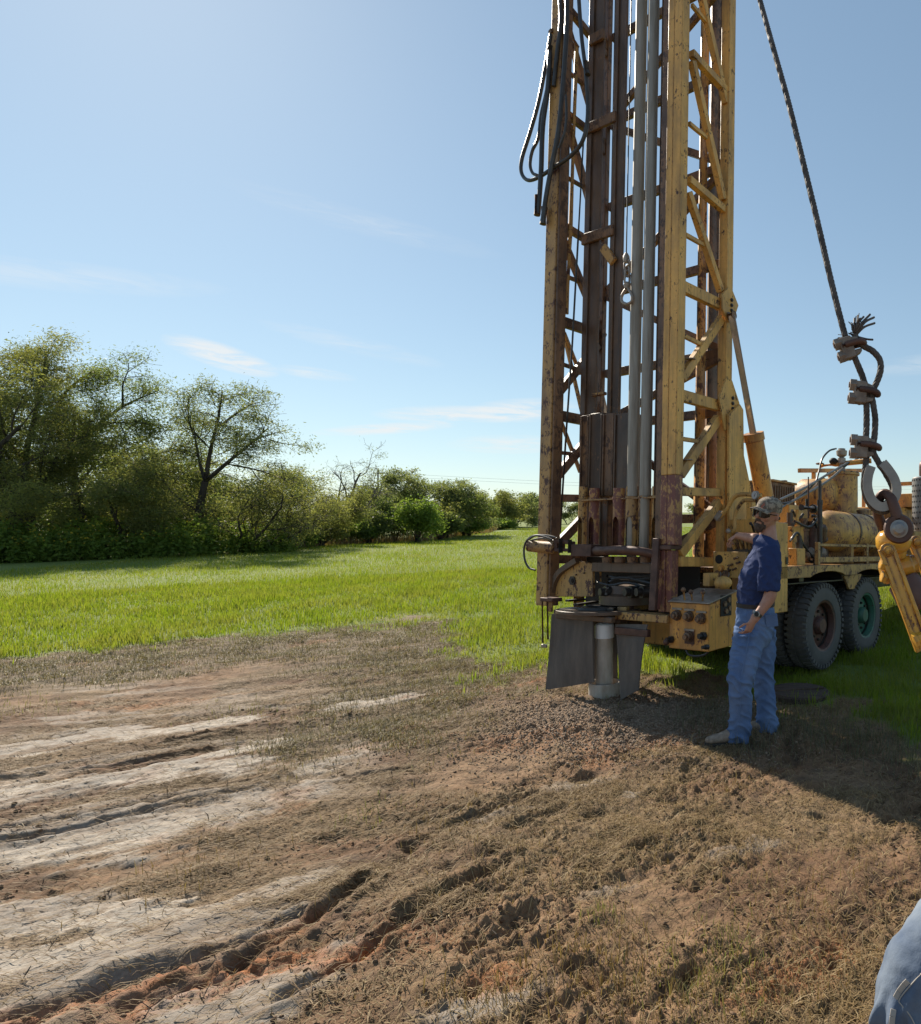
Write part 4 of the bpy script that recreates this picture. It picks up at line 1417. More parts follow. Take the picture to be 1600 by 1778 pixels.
    part(MB().beam(p + V(-.004, -.029, -.012), p + V(0.008, -.03, .016), .003, .003), 'needle', 'black_hole', gg)
    part(MB().tube([p + V(0, 0, -.03), p + V(0, 0, -.16)], .012, 8), 'gauge_stem', 'rust_steel', gg)
    p = F(1304, 911, .40)
    part(MB().tube([F(1306, 911, .40), F(1312, 930, .56)], .010, 8), 'lever', 'dark_steel')
    part(MB().ball(F(1304, 909, .40), .014, 10, 7), 'knob', 'black_hole')
    # yellow cabinet behind the driller
    A, B = S(1369, 908, 1.10), S(1340, 1075, 1.10)
    cab = bx('cabinet', 'yellow', (.80, B.y - .22, S(1369, 1062, 1.10).z), (1.10, A.y, A.z), bevel=.008)
    part(MB().box((1.103, A.y - .05, A.z - .4), (1.112, A.y - .02, A.z - .33)), 'latch', 'dark_steel', cab)


def build_ram(u, mat):
    p0, p1 = S(1271, 548, UR1 + .07), S(1308, 752, UR1 + .07)
    d = (p1 - p0).normalized()
    end = S(1341, 935, UR1 + .07)
    P0, P1 = V(u, p0.y, p0.z), V(u, p1.y, p1.z)
    E_ = V(u, end.y, end.z)
    rod = part(MB().tube([P0, P1], .034, 20), 'ram_rod', 'chrome')
    d = (E_ - P1).normalized()
    L = (E_ - P1).length
    part(MB().lathe(P1, d, [(0, .04), (0, .105), (.075, .105), (.08, .092), (L, .092), (L + .02, .05)], 28), 'ram_barrel', mat)
    part(MB().cyl(P0 + V(-.03, 0, 0), P0 + V(.03, 0, 0), .04, seg=20), 'ram_eye', 'brown_metal')


def build_wheel(u0, vc, wc, r, side, rimmat, inner=False):
    """dual tyres: side = +1 right of the truck"""
    ax = V(side, 0, 0)
    c = V(u0, vc, wc)               # outer face of the outer tyre
    wt = .24
    hub = part(MB().lathe(c - ax * .14, ax, [(0, .10), (.02, .235), (.03, .235), (.05, .17), (.055, .10), (.09, .095), (.12, .075), (.12, .0)], 32), 'wheel', rimmat)
    for tyre_i in range(2):
        base = c - ax * (wt + tyre_i * .29)
        prof = [(.02, r * .56), (0.0, r * .60), (-.004, r * .74), (.004, r * .88), (.03, r * .965), (.06, r * .985), (wt - .06, r * .985), (wt - .03, r * .965), (wt - .004, r * .88), (wt + .004, r * .74), (wt, r * .60), (wt - .02, r * .56)]
        m = MB().lathe(base, ax, prof, 56, closed=True)
        n = 44
        for k in range(n):
            for s in (0, 1):
                t = 2 * math.pi * (k + .5 * s) / n
                rd = V(0, math.cos(t), math.sin(t))
                tg = V(0, -math.sin(t), math.cos(t))
                cc = base + ax * (wt * (.22 if s == 0 else .78)) + rd * (r * .985)
                m.beam(cc - ax * (wt * .21) - rd * (.016 if s == 0 else 0), cc + ax * (wt * .21) - rd * (.016 if s else 0), r * .075, .030, up=rd)
                cs = base + ax * (-.001 if s == 0 else wt + .001) + rd * (r * .925)
                m.beam(cs - rd * r * .045, cs + rd * r * .035, r * .07, .014, up=ax)
        part(m, 'tyre', 'tyre', hub)
    part(MB().lathe(c - ax * .075, ax, [(0, r * .50), (.06, r * .535), (.068, r * .585), (.058, r * .59), (.05, r * .55), (-.02, r * .52)], 40, closed=True), 'rim', rimmat, hub)
    m = MB()
    for k in range(8):
        t = 2 * math.pi * k / 8
        bolt(hub, c - ax * .092 + V(0, math.cos(t), math.sin(t)) * .15, ax, .016, .025, 'dark_steel', 'wheel_nut')
    return hub


def build_truck():
    UD = 1.10
    # bed: side beams with wheel arches, plate, cross members
    zt, zb = 1.17, 1.05
    for s in (1, -1):
        uu = UD if s > 0 else -1.27
        P = [V(uu, .95, zt), V(uu, 9.2, zt), V(uu, 9.2, zb)]
        for vc in (3.30, 2.18):
            for k in range(0, 11):
                t = math.pi * k / 10
                P.append(V(uu, vc + .42 * math.cos(t), max(zb, zb - .02 + .075 * math.sin(t)) if 0 < k < 10 else zb))
        P.append(V(uu, .95, zb))
        part(MB().prism(P, (-.05 * s, 0, 0)), 'bed_rail', 'yellow_worn', bevel=.004)
    bx('truck_bed', 'yellow_worn', (-1.22, .95, 1.10), (1.05, 9.1, 1.155))
    for u in (-.45, .30):
        bx('chassis_rail', 'dark_steel', (u - .05, .85, .78), (u + .05, 11.2, 1.03))
    for v in (1.0, 1.7, 2.7, 4.0, 5.5):
        bx('cross_member', 'dark_steel', (-1.1, v, 1.0), (1.0, v + .1, 1.095))
    for vc in (2.18, 3.30):
        part(MB().cyl((-1.1, vc, .52), (.95, vc, .52), .085, seg=16), 'axle', 'dark_steel')
        part(MB().ball((-.08, vc, .52), .2), 'differential', 'dark_steel')
    # spring hanger between the wheels
    P = [S(*p, 1.02) for p in ((1466, 1000), (1497, 996), (1489, 1023), (1475, 1023))]
    part(MB().prism(P, (-.03, 0, 0)), 'hanger_plate', 'yellow_worn', bevel=.003)
    bx('mud_guard', 'dark_steel', (.35, 1.45, .98), (1.0, 3.9, 1.0))
    build_wheel(1.05, 2.18, .52, .465, 1, 'rim_red')
    build_wheel(1.05, 3.30, .545, .465, 1, 'teal_paint')
    build_wheel(-1.22, 2.18, .52, .465, -1, 'rim_red')
    build_wheel(-1.22, 3.30, .545, .465, -1, 'rim_red')
    build_wheel(1.05, 10.2, .62, .465, 1, 'rim_red')
    build_wheel(-1.22, 10.2, .62, .465, -1, 'rim_red')
    # rear jack on the left side, half hidden
    part(MB().tube([(-1.0, .6, 1.1), (-1.0, .6, .1)], .07, 16), 'levelling_jack', 'yellow_worn')
    part(MB().lathe((-1.0, .6, .05), (0, 0, 1), [(0, .2), (.04, .2), (.06, .08)], 20), 'jack_foot', 'rust_steel')

    # air receiver lying along the right side
    ct = S(1432, 922, .72)
    L = S(1530, 922, .72).y - ct.y
    r = .25
    prof = [(0, .0), (.012, .07), (.04, .14), (.09, .20), (.15, .235), (.21, r)] + [(L * .52, r), (L * .52 + .002, r * 1.012), (L * .52 + .03, r * 1.012), (L * .52 + .032, r), (L - .2, r), (L - .1, .21), (L, .0)]
    tk = part(MB().lathe((.72, ct.y - .1, ct.z), (0, 1, 0), prof, 40), 'air_receiver', 'tank_paint')
    part(MB().lathe((.72, ct.y - .07, ct.z - .02), (0, -1, 0), [(0, .04), (.05, .04), (.05, .022), (.06, .02)], 14), 'tank_plug', 'rust_steel', tk)
    p = S(1496, 890, .72)
    part(MB().lathe((.72, p.y, ct.z + r - .02), (0, 0, 1), [(0, .05), (.05, .05), (.05, .065), (.075, .065), (.075, .02)], 14), 'tank_cap', 'brown_metal', tk)
    # saddle and frame round the tank
    za, zb_ = S(1420, 946, 1.04).z, S(1420, 972, 1.04).z
    v0, v1 = S(1420, 946, 1.04).y, S(1510, 944, 1.04).y
    for (z, h) in ((za, .03), (zb_, .06)):
        bx('guard_bar', 'yellow_worn', (1.02, v0, z - h / 2), (1.06, v1 + .35, z + h / 2), bevel=.003)
    for v in (v0, v0 + (v1 - v0) * .93, v1 + .5):
        bx('guard_post', 'yellow_worn', (1.018, v - .025, zt), (1.062, v + .025, za + .03), bevel=.003)
    bx('tank_saddle', 'yellow_worn', (.5, ct.y + .25, zt), (.95, ct.y + .33, ct.z - .18))
    bx('tank_saddle', 'yellow_worn', (.5, ct.y + L - .5, zt), (.95, ct.y + L - .42, ct.z - .18))
    # upright separator behind it
    c = S(1464, 860, .42)
    zt_ = S(1464, 826, .42).z
    sp = part(MB().lathe((.42, c.y, 1.3), (0, 0, 1), [(0, .20), (zt_ - 1.3, .20), (zt_ - 1.3, .225), (zt_ - 1.3 + .03, .225), (zt_ - 1.3 + .03, .19), (zt_ - 1.3 + .05, .18)], 36), 'separator_tank', 'tank_paint')
    for k in range(12):
        t = 2 * math.pi * k / 12
        bolt(sp, (.42 + .205 * math.cos(t), c.y + .205 * math.sin(t), zt_ + .028), (0, 0, 1), .014, .014)
    # valve stack on the separator
    b = V(.42, c.y, zt_ + .04)
    va = part(MB().lathe(b + V(-.02, 0, 0), (0, 0, 1), [(0, .06), (.05, .05), (.12, .04), (.13, .055), (.2, .055), (.21, .03), (.24, .07), (.3, .075), (.31, .05), (.33, .05)], 12), 'relief_valve', 'pale_steel')
    part(MB().tube([b + V(-.3, -.1, .1), b + V(-.1, -.02, .12), b + V(.35, .15, .16)], .035, 12), 'valve_pipe', 'orange_yellow', va)
    part(MB().ball(b + V(-.12, -.05, .16), .06, 12, 8, (1, 1, .8)), 'valve_handle', 'black_hole', va)
    part(MB().lathe(b + V(-.3, -.1, .12), (0, 0, 1), [(0, .05), (.012, .06), (.02, .05)], 14, closed=True), 'handwheel', 'rust_steel', va)
    for (ps, r) in (([(1452, 779), (1440, 783), (1428, 797), (1422, 820), (1414, 840), (1380, 868), (1352, 876)], .012), ([(1478, 800), (1440, 822), (1400, 846), (1354, 868)], .016), ([(1472, 806), (1436, 836), (1384, 866), (1355, 882)], .016),
                    ([(1500, 792), (1486, 798), (1472, 806), (1456, 812)], .010)):
        part(MB().tube(smooth_path([S(x, y, .50) for x, y in ps], 5), r, 8), 'air_hose', 'galvanised' if r == .016 else 'dark_steel')
    # lying drum, cooler box, small engine parts
    c = S(1412, 857, .15)
    dr = part(MB().lathe((-.15, c.y + .1, c.z), (1, 0, -.03), [(0, .0), (.02, .14), (.08, .20), (.10, .215), (.5, .215), (.56, .18), (.6, .1)], 32), 'cooler_drum', 'tank_paint')
    part(MB().lathe((.22, c.y + .1, c.z), (1, 0, -.03), [(0, .219), (.03, .219), (.03, .2), (0, .2)], 32, closed=True), 'drum_band', 'brown_metal', dr)
    a = S(1342, 872, .1); b2 = S(1381, 843, .1)
    ck = bx('oil_cooler', 'brown_metal', (-.5, a.y, 1.2), (.1, b2.y, b2.z), bevel=.006)
    for k in range(9):
        v = a.y + (b2.y - a.y) * (.08 + .84 * k / 8)
        part(MB().box((.101, v - .012, b2.z - .30), (.112, v + .012, b2.z - .04)), 'fin', 'grease_metal', ck)
    part(MB().box((-.5, a.y - .02, b2.z + .003), (.12, b2.y + .02, b2.z + .03)), 'cooler_lid', 'yellow_worn', ck, bevel=.004)
    for (x, y, w, h) in ((1344, 838, 12, 8), (1358, 838, 7, 5)):
        p = S(x, y, 0)
        part(MB().box((p.x - .05, p.y, p.z - .05), (p.x + .05, p.y + w / 130, p.z + .03)), 'cooler_fitting', 'brown_metal', ck)
    for i, (x, y0, y1, u, r, mat) in enumerate(((1396, 900, 975, .75, .06, 'brown_metal'), (1410, 905, 960, .80, .075, 'rust_steel'), (1384, 885, 972, .72, .035, 'yellow'), (1424, 835, 975, .95, .028, 'dark_steel'), (1372, 890, 960, .7, .05, 'grease_metal'),
                                                (1404, 828, 900, .85, .010, 'rust_steel'), (1432, 930, 978, .7, .05, 'grease_metal'), (1388, 930, 978, .9, .04, 'dark_steel'))):
        p, q = S(x, y1, u), S(x, y0, u)
        part(MB().lathe(p, q - p, [(0, r), ((q - p).length * .7, r), ((q - p).length * .7, r * 1.2), ((q - p).length * .76, r * 1.2), ((q - p).length * .76, r * .7), ((q - p).length, r * .7)], 14), ('pump_body', 'pump_body', 'standpipe', 'standpipe', 'pump_body', 'standpipe', 'pump_body', 'pump_body')[i], mat)
    p = S(1401, 882, .84)
    vv = part(MB().tube([p + V(0, -.12, 0), p + V(0, .14, 0)], .035, 12), 'gate_valve', 'hose')
    part(MB().tube([p, p + V(0, 0, .10)], .02, 10), 'valve_stem', 'hose', vv)
    part(MB().lathe(p + V(0, .14, 0), (0, 1, 0), [(0, .05), (.03, .05), (.03, .03)], 12), 'valve_flange', 'hose', vv)
    for (x0, y0, x1, y1, u, d) in ((1384, 952, 1399, 982, 1.0, .1), (1376, 915, 1398, 955, .78, .12), (1370, 880, 1405, 912, .55, .3)):
        a, b3 = S(x0, y1, u), S(x1, y0, u)
        bx('equipment_box', 'yellow', (u - d, a.y, a.z), (u, b3.y, b3.z), bevel=.005)
    for k in range(10):
        x = 1375 + 6.5 * k
        p = S(x, 972 - 6 * (k % 3), .88 - .05 * (k % 4))
        part(MB().ball(p, .035 + .012 * (k % 3), 10, 7, (1, .8, 1.1)), 'fitting', ('grease_metal', 'brown_metal', 'pale_steel')[k % 3])
    for ps in ([(1372, 940), (1385, 925), (1395, 945), (1412, 968)], [(1378, 968), (1392, 955), (1408, 975), (1430, 968)], [(1414, 900), (1422, 930), (1418, 965)], [(1380, 905), (1405, 915), (1420, 900)]):
        part(MB().tube(smooth_path([S(x, y, .86) for x, y in ps], 5), .014, 8), 'air_hose', 'hose')
    rr = random.Random(12)
    for k in range(16):
        x, y, u = 1374 + rr.random() * 56, 884 + rr.random() * 88, .35 + rr.random() * .55
        p = S(x, y, u)
        kind = k % 4
        mt = rr.choice(('yellow_worn', 'brown_metal', 'grease_metal', 'tank_paint', 'yellow'))
        if kind == 0:
            w_ = rr.uniform(.04, .09)
            part(MB().box(tuple(p - V(w_, w_, w_ * .7)), tuple(p + V(w_, w_, w_ * 1.2))), 'pump_housing', mt, bevel=.008)
        elif kind == 1:
            ax_ = V(rr.uniform(-1, 1), rr.uniform(-1, 1), rr.uniform(-.3, .3))
            part(MB().lathe(p, ax_, [(-.10, .04), (-.06, .06), (.06, .06), (.06, .075), (.08, .075), (.08, .03), (.12, .03)], 14), 'pump_body', mt)
        elif kind == 2:
            part(MB().tube(smooth_path([p, p + V(rr.uniform(-.1, .1), rr.uniform(.05, .2), rr.uniform(-.12, .12)), p + V(rr.uniform(-.1, .1), rr.uniform(.2, .4), rr.uniform(-.2, .05))], 5), .016, 8), 'air_hose', 'hose')
        else:
            part(MB().tube([V(p.x, p.y, 1.16), p], .02, 8), 'standpipe', mt)
    for v in (.5, 1.05):
        part(MB().lathe((.72, ct.y + v, ct.z), (0, 1, 0), [(-.02, .252), (-.02, .258), (.02, .258), (.02, .252)], 36, closed=True), 'tank_strap', 'brown_metal', tk)
    # railing and boxes further along the bed
    z = S(1388, 817, -.2).z
    for (x0, x1, y, u) in ((1388, 1508, 817, -.2),):
        a, b4 = S(x0, y, u), S(x1, y, u)
        part(MB().beam(a, b4, .05, .06), 'railing', 'orange_yellow', bevel=.004)
        for t in (.18, .92):
            q = a.lerp(b4, t)
            part(MB().beam(q + V(0, 0, -.03), V(q.x, q.y, 1.16), .05, .05), 'railing_post', 'orange_yellow', bevel=.004)
    bx('compressor_hood', 'yellow_worn', (-.9, 3.6, 1.16), (.35, 5.4, 1.95), bevel=.02)
    bx('engine_hood', 'orange_yellow', (-.8, 5.5, 1.16), (.55, 7.0, 2.02), bevel=.02)
    for k in range(6):
        bx('hood_rib', 'brown_metal', (.352, 3.75 + k * .27, 1.3), (.366, 3.80 + k * .27, 1.85), bevel=.002)
    bx('battery_box', 'yellow_worn', (.5, 5.0, 1.17), (1.04, 5.6, 1.62))
    part(MB().beam((.95, 6.4, 1.16), (.95, 6.4, 2.5), .07, .07), 'railing_post', 'brown_metal')
    part(MB().beam((.95, 6.4, 2.45), (.2, 6.4, 2.45), .06, .06), 'railing', 'orange_yellow')
    part(MB().beam((.92, 6.4, 2.45), (.35, 6.38, 1.9), .04, .04), 'railing', 'orange_yellow')
    part(MB().box((.3, 6.0, 2.03), (.8, 6.9, 2.25)), 'tool_tray', 'orange_yellow', bevel=.01)
    # perforated heat shield round the exhaust, with the stack above it
    c = S(1604, 880, 1.0)
    zt2, zb2 = S(1604, 829, 1.0).z, S(1604, 962, 1.0).z
    mf = part(MB().lathe((1.0, c.y, zb2), (0, 0, 1), [(0, .15), (0, .17), (zt2 - zb2 - .02, .17), (zt2 - zb2, .15), (zt2 - zb2, .06)], 28), 'exhaust_shield', 'galvanised')
    m = MB()
    for k in range(22):
        for j in range(14):
            t = 2 * math.pi * (k + .5 * (j % 2)) / 22
            rd = V(math.cos(t), math.sin(t), 0)
            m.beam(V(1.0, c.y, zb2 + .05 + j * (zt2 - zb2 - .1) / 13) + rd * .169, V(1.0, c.y, zb2 + .05 + j * (zt2 - zb2 - .1) / 13) + rd * .1725, .02, .025)
    pf = part(m, 'perforation', 'dark_steel', mf, smooth=False)
    pf['kind'] = 'stuff'
    part(MB().tube(smooth_path([(1.0, c.y, zt2), (1.0, c.y, zt2 + .12), (1.0, c.y + .02, zt2 + .2), (1.0, c.y + .16, zt2 + .25)], 5), .065, 16), 'exhaust_stack', 'rust_steel')
    # cab at the front
    cb = bx('cab', 'yellow', (-1.15, 9.2, 1.0), (1.0, 10.9, 2.35), bevel=.05)
    part(MB().box((1.002, 9.7, 1.75), (1.012, 10.6, 2.2)), 'cab_window', 'black_hole', cb)
    part(MB().box((-1.0, 9.188, 1.75), (.85, 9.198, 2.2)), 'cab_window', 'teal_paint', cb)
    bx('bonnet', 'yellow', (-.8, 10.91, .85), (.65, 12.3, 1.75), bevel=.06)


build_controls()
build_ram(UR1 + .07, 'orange_yellow')
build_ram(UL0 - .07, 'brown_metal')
build_truck()


def world_of(p):
    return RIG_O + RIG_R @ V(p)


# drill rods standing in the carousel: things of their own
def drill_rods():
    rods = [(1098, .172, .053, 'grey steel drill rod standing nearest the lifting hook in the carousel'), (1120, .178, .052, 'grey steel drill rod next to the right mast leg')]
    for i, (x, v, r, lab) in enumerate(rods):
        c = F(x, 900, v)
        t = thing('drill_rod', lab, 'drill rod', group='grey drill rods standing in the carousel')
        t.matrix_world = RIG_M
        L0 = 1.30
        part(MB().lathe((c.x, v, L0), (0, 0, 1), [(0, r * .6), (.02, r * .88), (.5, r * .88), (.5, r), (6.6, r), (6.62, r * .7)], 24), 'rod_tube', 'rod_grey', t)
        part(MB().lathe((c.x, v, L0 + 6.62), (0, 0, 1), [(0, r * 1.05), (.3, r * 1.05), (.3, r * .6), (.42, r * .5)], 20), 'rod_joint', 'dark_steel', t)


drill_rods()


def hanging_hook():
    t = thing('lifting_hook', 'pale steel safety hook hanging on a thin wire inside the mast', 'hook')
    v = .10
    top = F(1088, 440, v)
    t.matrix_world = RIG_M @ Matrix.Translation(top)
    o = top
    part(MB().tube([V(0, 0, -.01), V(0, 0, TOP - o.z)], .006, 6), 'wire_line', 'dark_steel', t)

    def q(x, y): return F(x, y, v) - o
    part(MB().lathe(q(1088, 445), (0, 0, -1), [(-.03, .012), (0, .03), (.03, .032), (.06, .024)], 8), 'wire_clamp', 'pale_steel', t)
    part(MB().tube(smooth_path([q(1094, 450) + V(0, -.02, 0), q(1097, 458) + V(0, -.02, 0), q(1090, 462)], 4), .010, 8), 'wire_end', 'pale_steel', t)
    # two chain links, swivel, hook eye
    for (x0, y0, x1, y1, ang) in ((1088, 457, 1090, 478, 0), (1090, 472, 1089, 492, 1)):
        a, b = q(x0, y0), q(x1, y1)
        d = (b - a)
        s = V(.024, 0, 0) if ang == 0 else V(.006, .022, 0)
        pts = [a + s, a + d * .2 + s * 1.1, a + d * .8 + s * 1.1, b + s, b + d * .12, b - s, a + d * .8 - s * 1.1, a + d * .2 - s * 1.1, a - s, a - d * .12, a + s]
        part(MB().tube(pts, .010, 8), 'chain_link', 'pale_steel', t)
    part(MB().lathe(q(1089, 490), (0, 0, -1), [(0, .018), (.02, .03), (.04, .026), (.06, .022)], 14), 'swivel', 'pale_steel', t)
    pts = [q(1089, 500), q(1084, 507), q(1080, 515), q(1080, 522), q(1084, 527), q(1090, 528), q(1097, 524), q(1099, 517), q(1096, 509), q(1091, 501), q(1089, 499)]
    part(MB().tube(smooth_path(pts, 4), .014, 10), 'hook_eye', 'pale_steel', t)


hanging_hook()


def casing_pipes():
    z0 = float(base_h(np.array([RIG_O.x]), np.array([RIG_O.y]))[0])
    g = thing('well_casing', 'short wide grey casing collar set in the rock cuttings', 'pipe', (RIG_O.x, RIG_O.y, 0))
    R_ = .137
    part(MB().lathe((0, 0, -.3), (0, 0, 1), [(0, R_ - .012), (0, R_), (.3 + .155, R_), (.3 + .16, R_ - .004), (.3 + .16, R_ - .012)], 40, closed=True), 'collar_wall', 'pvc', g)
    p = thing('well_pipe', 'slim upright grey plastic pipe with white cap inside the collar', 'pipe', (RIG_O.x, RIG_O.y, 0))
    r = .075
    part(MB().lathe((0, 0, -.3), (0, 0, 1), [(0, r), (.3 + .56, r), (.3 + .56, r * .9)], 32), 'pipe_wall', 'pvc', p)
    part(MB().lathe((0, 0, .548), (0, 0, 1), [(0, r + .001), (0, r + .008), (.10, r + .008), (.118, r + .002), (.128, r * .8), (.134, r * .5), (.136, .0)], 32), 'pipe_cap', 'pvc_cap', p)
    # round dark wooden lid lying in the shade by the wheels
    x, y = pix(1388, 1206)
    l = thing('round_lid', 'flat dark round lid lying in the shaded grass behind the driller', 'lid', (x, y, float(height(np.array([x]), np.array([y]))[0])))
    part(MB().lathe((0, 0, 0), (0.02, 0, 1), [(0, .26), (.012, .275), (.06, .275), (.075, .26), (.08, .0)], 36), 'lid_disc', 'wood_lid', l)
    part(MB().beam((-.22, -.05, .085), (.22, .06, .083), .05, .012), 'lid_batten', 'wood_lid', l)


casing_pipes()

# ------------------------------------------------------------------ trees


def leaf_mesh(name, P, L, Wd, mat, parent, droop=.4, flat=0.0):
    n = len(P)
    a = RNG.uniform(0, 2 * np.pi, n)
    e = RNG.normal(-droop, .55, n)
    d = np.c_[np.cos(a) * np.cos(e), np.sin(a) * np.cos(e), np.sin(e)]
    r = RNG.normal(0, 1, (n, 3)); r[:, 2] *= (1 - flat)
    s = np.cross(d, r); s /= np.linalg.norm(s, axis=1)[:, None] + 1e-9
    sz = RNG.uniform(.45, 1.5, n)
    l = (L * sz)[:, None]; w = (Wd * sz * RNG.uniform(.7, 1.3, n))[:, None]
    co = np.stack([P, P + d * l * .5 + s * w * .5, P + d * l, P + d * l * .5 - s * w * .5], 1).reshape(-1, 3)
    f = (np.arange(n) * 4)[:, None] + np.array([[0, 1, 2, 3]])
    return mesh_np(name, co, f, mat, parent, smooth=False)


def grow(rnd, base, stems, H, spread, levels=3, wander=.22, up=.10, fork=(3, 5), skip_low=.25, prim=None):
    """limbs as polylines: list of (points, radii, level)"""
    out = []

    def limb(p, d, L, r, lv):
        n = 7 if lv < 2 else 5
        pts, rr = [p.copy()], [r]
        q, dd = p.copy(), d.copy()
        for i in range(n):
            dd = dd + V(rnd.gauss(0, wander), rnd.gauss(0, wander), rnd.gauss(0, wander * .7) + up * (1 if lv < 2 else .3) - (.10 if lv >= 2 else 0))
            dd.normalize()
            q = q + dd * (L / n)
            pts.append(q.copy()); rr.append(r * (1 - .72 * (i + 1) / n))
        out.append((pts, rr, lv))
        if lv < levels:
            k = rnd.randint(*fork) + (2 if lv else 1)
            for j in range(k):
                t = skip_low + (1 - skip_low) * (j + rnd.random()) / k
                i = min(int(t * n), n - 1)
                b = pts[i].lerp(pts[i + 1], t * n - i if t * n - i <= 1 else 1)
                axis = (pts[i + 1] - pts[i]).normalized()
                side = V(rnd.gauss(0, 1), rnd.gauss(0, 1), rnd.gauss(0, .6))
                side = (side - axis * side.dot(axis)).normalized()
                ang = rnd.uniform(.5, 1.05)
                nd = axis * math.cos(ang) + side * math.sin(ang)
                limb(b, nd, L * rnd.uniform(.42, .66) * (1 - .25 * t), rr[i] * .58, lv + 1)
    if prim:
        for pts, r0, r1 in prim:
            P = smooth_path(pts, 4)
            n = len(P)
            out.append((P, [r0 + (r1 - r0) * i / (n - 1) for i in range(n)], 1))
            if r0 > .15: continue
            tot = sum((P[i + 1] - P[i]).length for i in range(n - 1))
            for j in range(max(5, int(tot * 3.6))):
                t = .22 + .78 * rnd.random()
                i = min(int(t * (n - 1)), n - 2)
                axis = (P[i + 1] - P[i]).normalized()
                side = V(rnd.gauss(0, 1), rnd.gauss(0, 1), rnd.gauss(0, .7))
                side = (side - axis * side.dot(axis)).normalized()
                ang = rnd.uniform(.35, 1.0)
                limb(P[i].copy(), axis * math.cos(ang) + side * math.sin(ang), rnd.uniform(.7, 1.5), .022, 2)
    for (d, L, r) in stems:
        limb(V(base), V(d).normalized(), L, r, 0)
    return out


def make_tree(name, label, cat, px, D, H, spread, leafmat, nleaf, stems=None, seed=1, bark='bark', levels=3, leafL=.105, leafW=.026, sig=.20, group=None, leaf_bias=0.0, up=.10, trunk_r=.16, low=0.0, prim=None):
    rnd = random.Random(seed)
    X = (px - 1333.) / 1185. * D
    z0 = float(base_h(np.array([X]), np.array([float(D)]))[0])
    t = thing(name, label, cat, (X, D, z0 - .05), group)
    if prim:
        stems = []
        prim = [([V((a - px) / 1185. * D, dep, CAM_H - (b - 889.) / 1185. * D - z0 + .05) for (a, b, dep) in pts], r0, r1) for pts, r0, r1 in prim]
    if stems is None:
        stems = []
        k = rnd.randint(2, 4)
        a0 = rnd.uniform(0, 6.28)
        for i in range(k):
            a = a0 + 6.283 * i / k + rnd.uniform(-.4, .4)
            tl = rnd.uniform(.25, .8)
            stems.append(((math.cos(a) * tl, math.sin(a) * tl, 1), 1.0 * rnd.uniform(.8, 1.1), rnd.uniform(.016, .024)))
    limbs = grow(rnd, (0, 0, 0), stems, H, spread, levels, up=up, prim=prim)
    allp = np.array([tuple(p) for l in limbs for p in l[0]])
    zmax = np.percentile(allp[:, 2], 99.2)
    xr = np.percentile(np.abs(allp[:, :2]), 97)
    sz, sx = ((H - .15) / zmax, spread / xr) if not prim else (1, 1)
    m = MB()
    for pts, rr, lv in limbs:
        P = [V(p.x * sx, p.y * sx, p.z * sz) for p in pts]
        rad_ = [max(.006, q * (1 if prim else H * (1.0 if lv == 0 else .9))) for q in rr]
        m.tube(P, rad_, (8, 6, 4, 3)[lv], lv == 0)
    m.build('trunk', bark, t)
    tw = [np.array([(p.x * sx, p.y * sx, p.z * sz) for p in l[0]]) for l in limbs if l[2] >= levels - 1]
    if nleaf:
        nleaf = int(nleaf * 1.12)
        wts = np.array([1.0 + leaf_bias * (w[:, 2].mean() / H) for w in tw])
        # clumps: some twigs are thick with leaf, some nearly bare
        wts *= np.array([rnd.choice((.05, .2, .6, 1, 2.0, 3.0)) for _ in tw])
        wts /= wts.sum()
        ch = RNG.choice(len(tw), nleaf, p=wts)
        seg = RNG.uniform(.25, 1.0, nleaf)
        P = np.zeros((nleaf, 3))
        for i, w in enumerate(tw):
            s = np.where(ch == i)[0]
            if len(s) == 0: continue
            k = seg[s] * (len(w) - 1)
            i0 = np.minimum(k.astype(int), len(w) - 2)
            fr = (k - i0)[:, None]
            P[s] = w[i0] * (1 - fr) + w[i0 + 1] * fr
        # leaves gather in sprays round points on the twigs
        nc = max(60, nleaf // 42)
        cen = P[RNG.choice(nleaf, nc)] + RNG.normal(0, sig * .8, (nc, 3))
        near = RNG.uniform(0, 1, nleaf) < .68
        P[near] = cen[RNG.integers(0, nc, near.sum())] + RNG.normal(0, sig * .72, (near.sum(), 3)) * np.array([1.2, 1.2, .6])
        P[~near] += RNG.normal(0, sig, ((~near).sum(), 3)) * np.array([1, 1, .75])
        P = P[P[:, 2] > low]
        leaf_mesh('crown', P, leafL, leafW, leafmat, t)
    return t


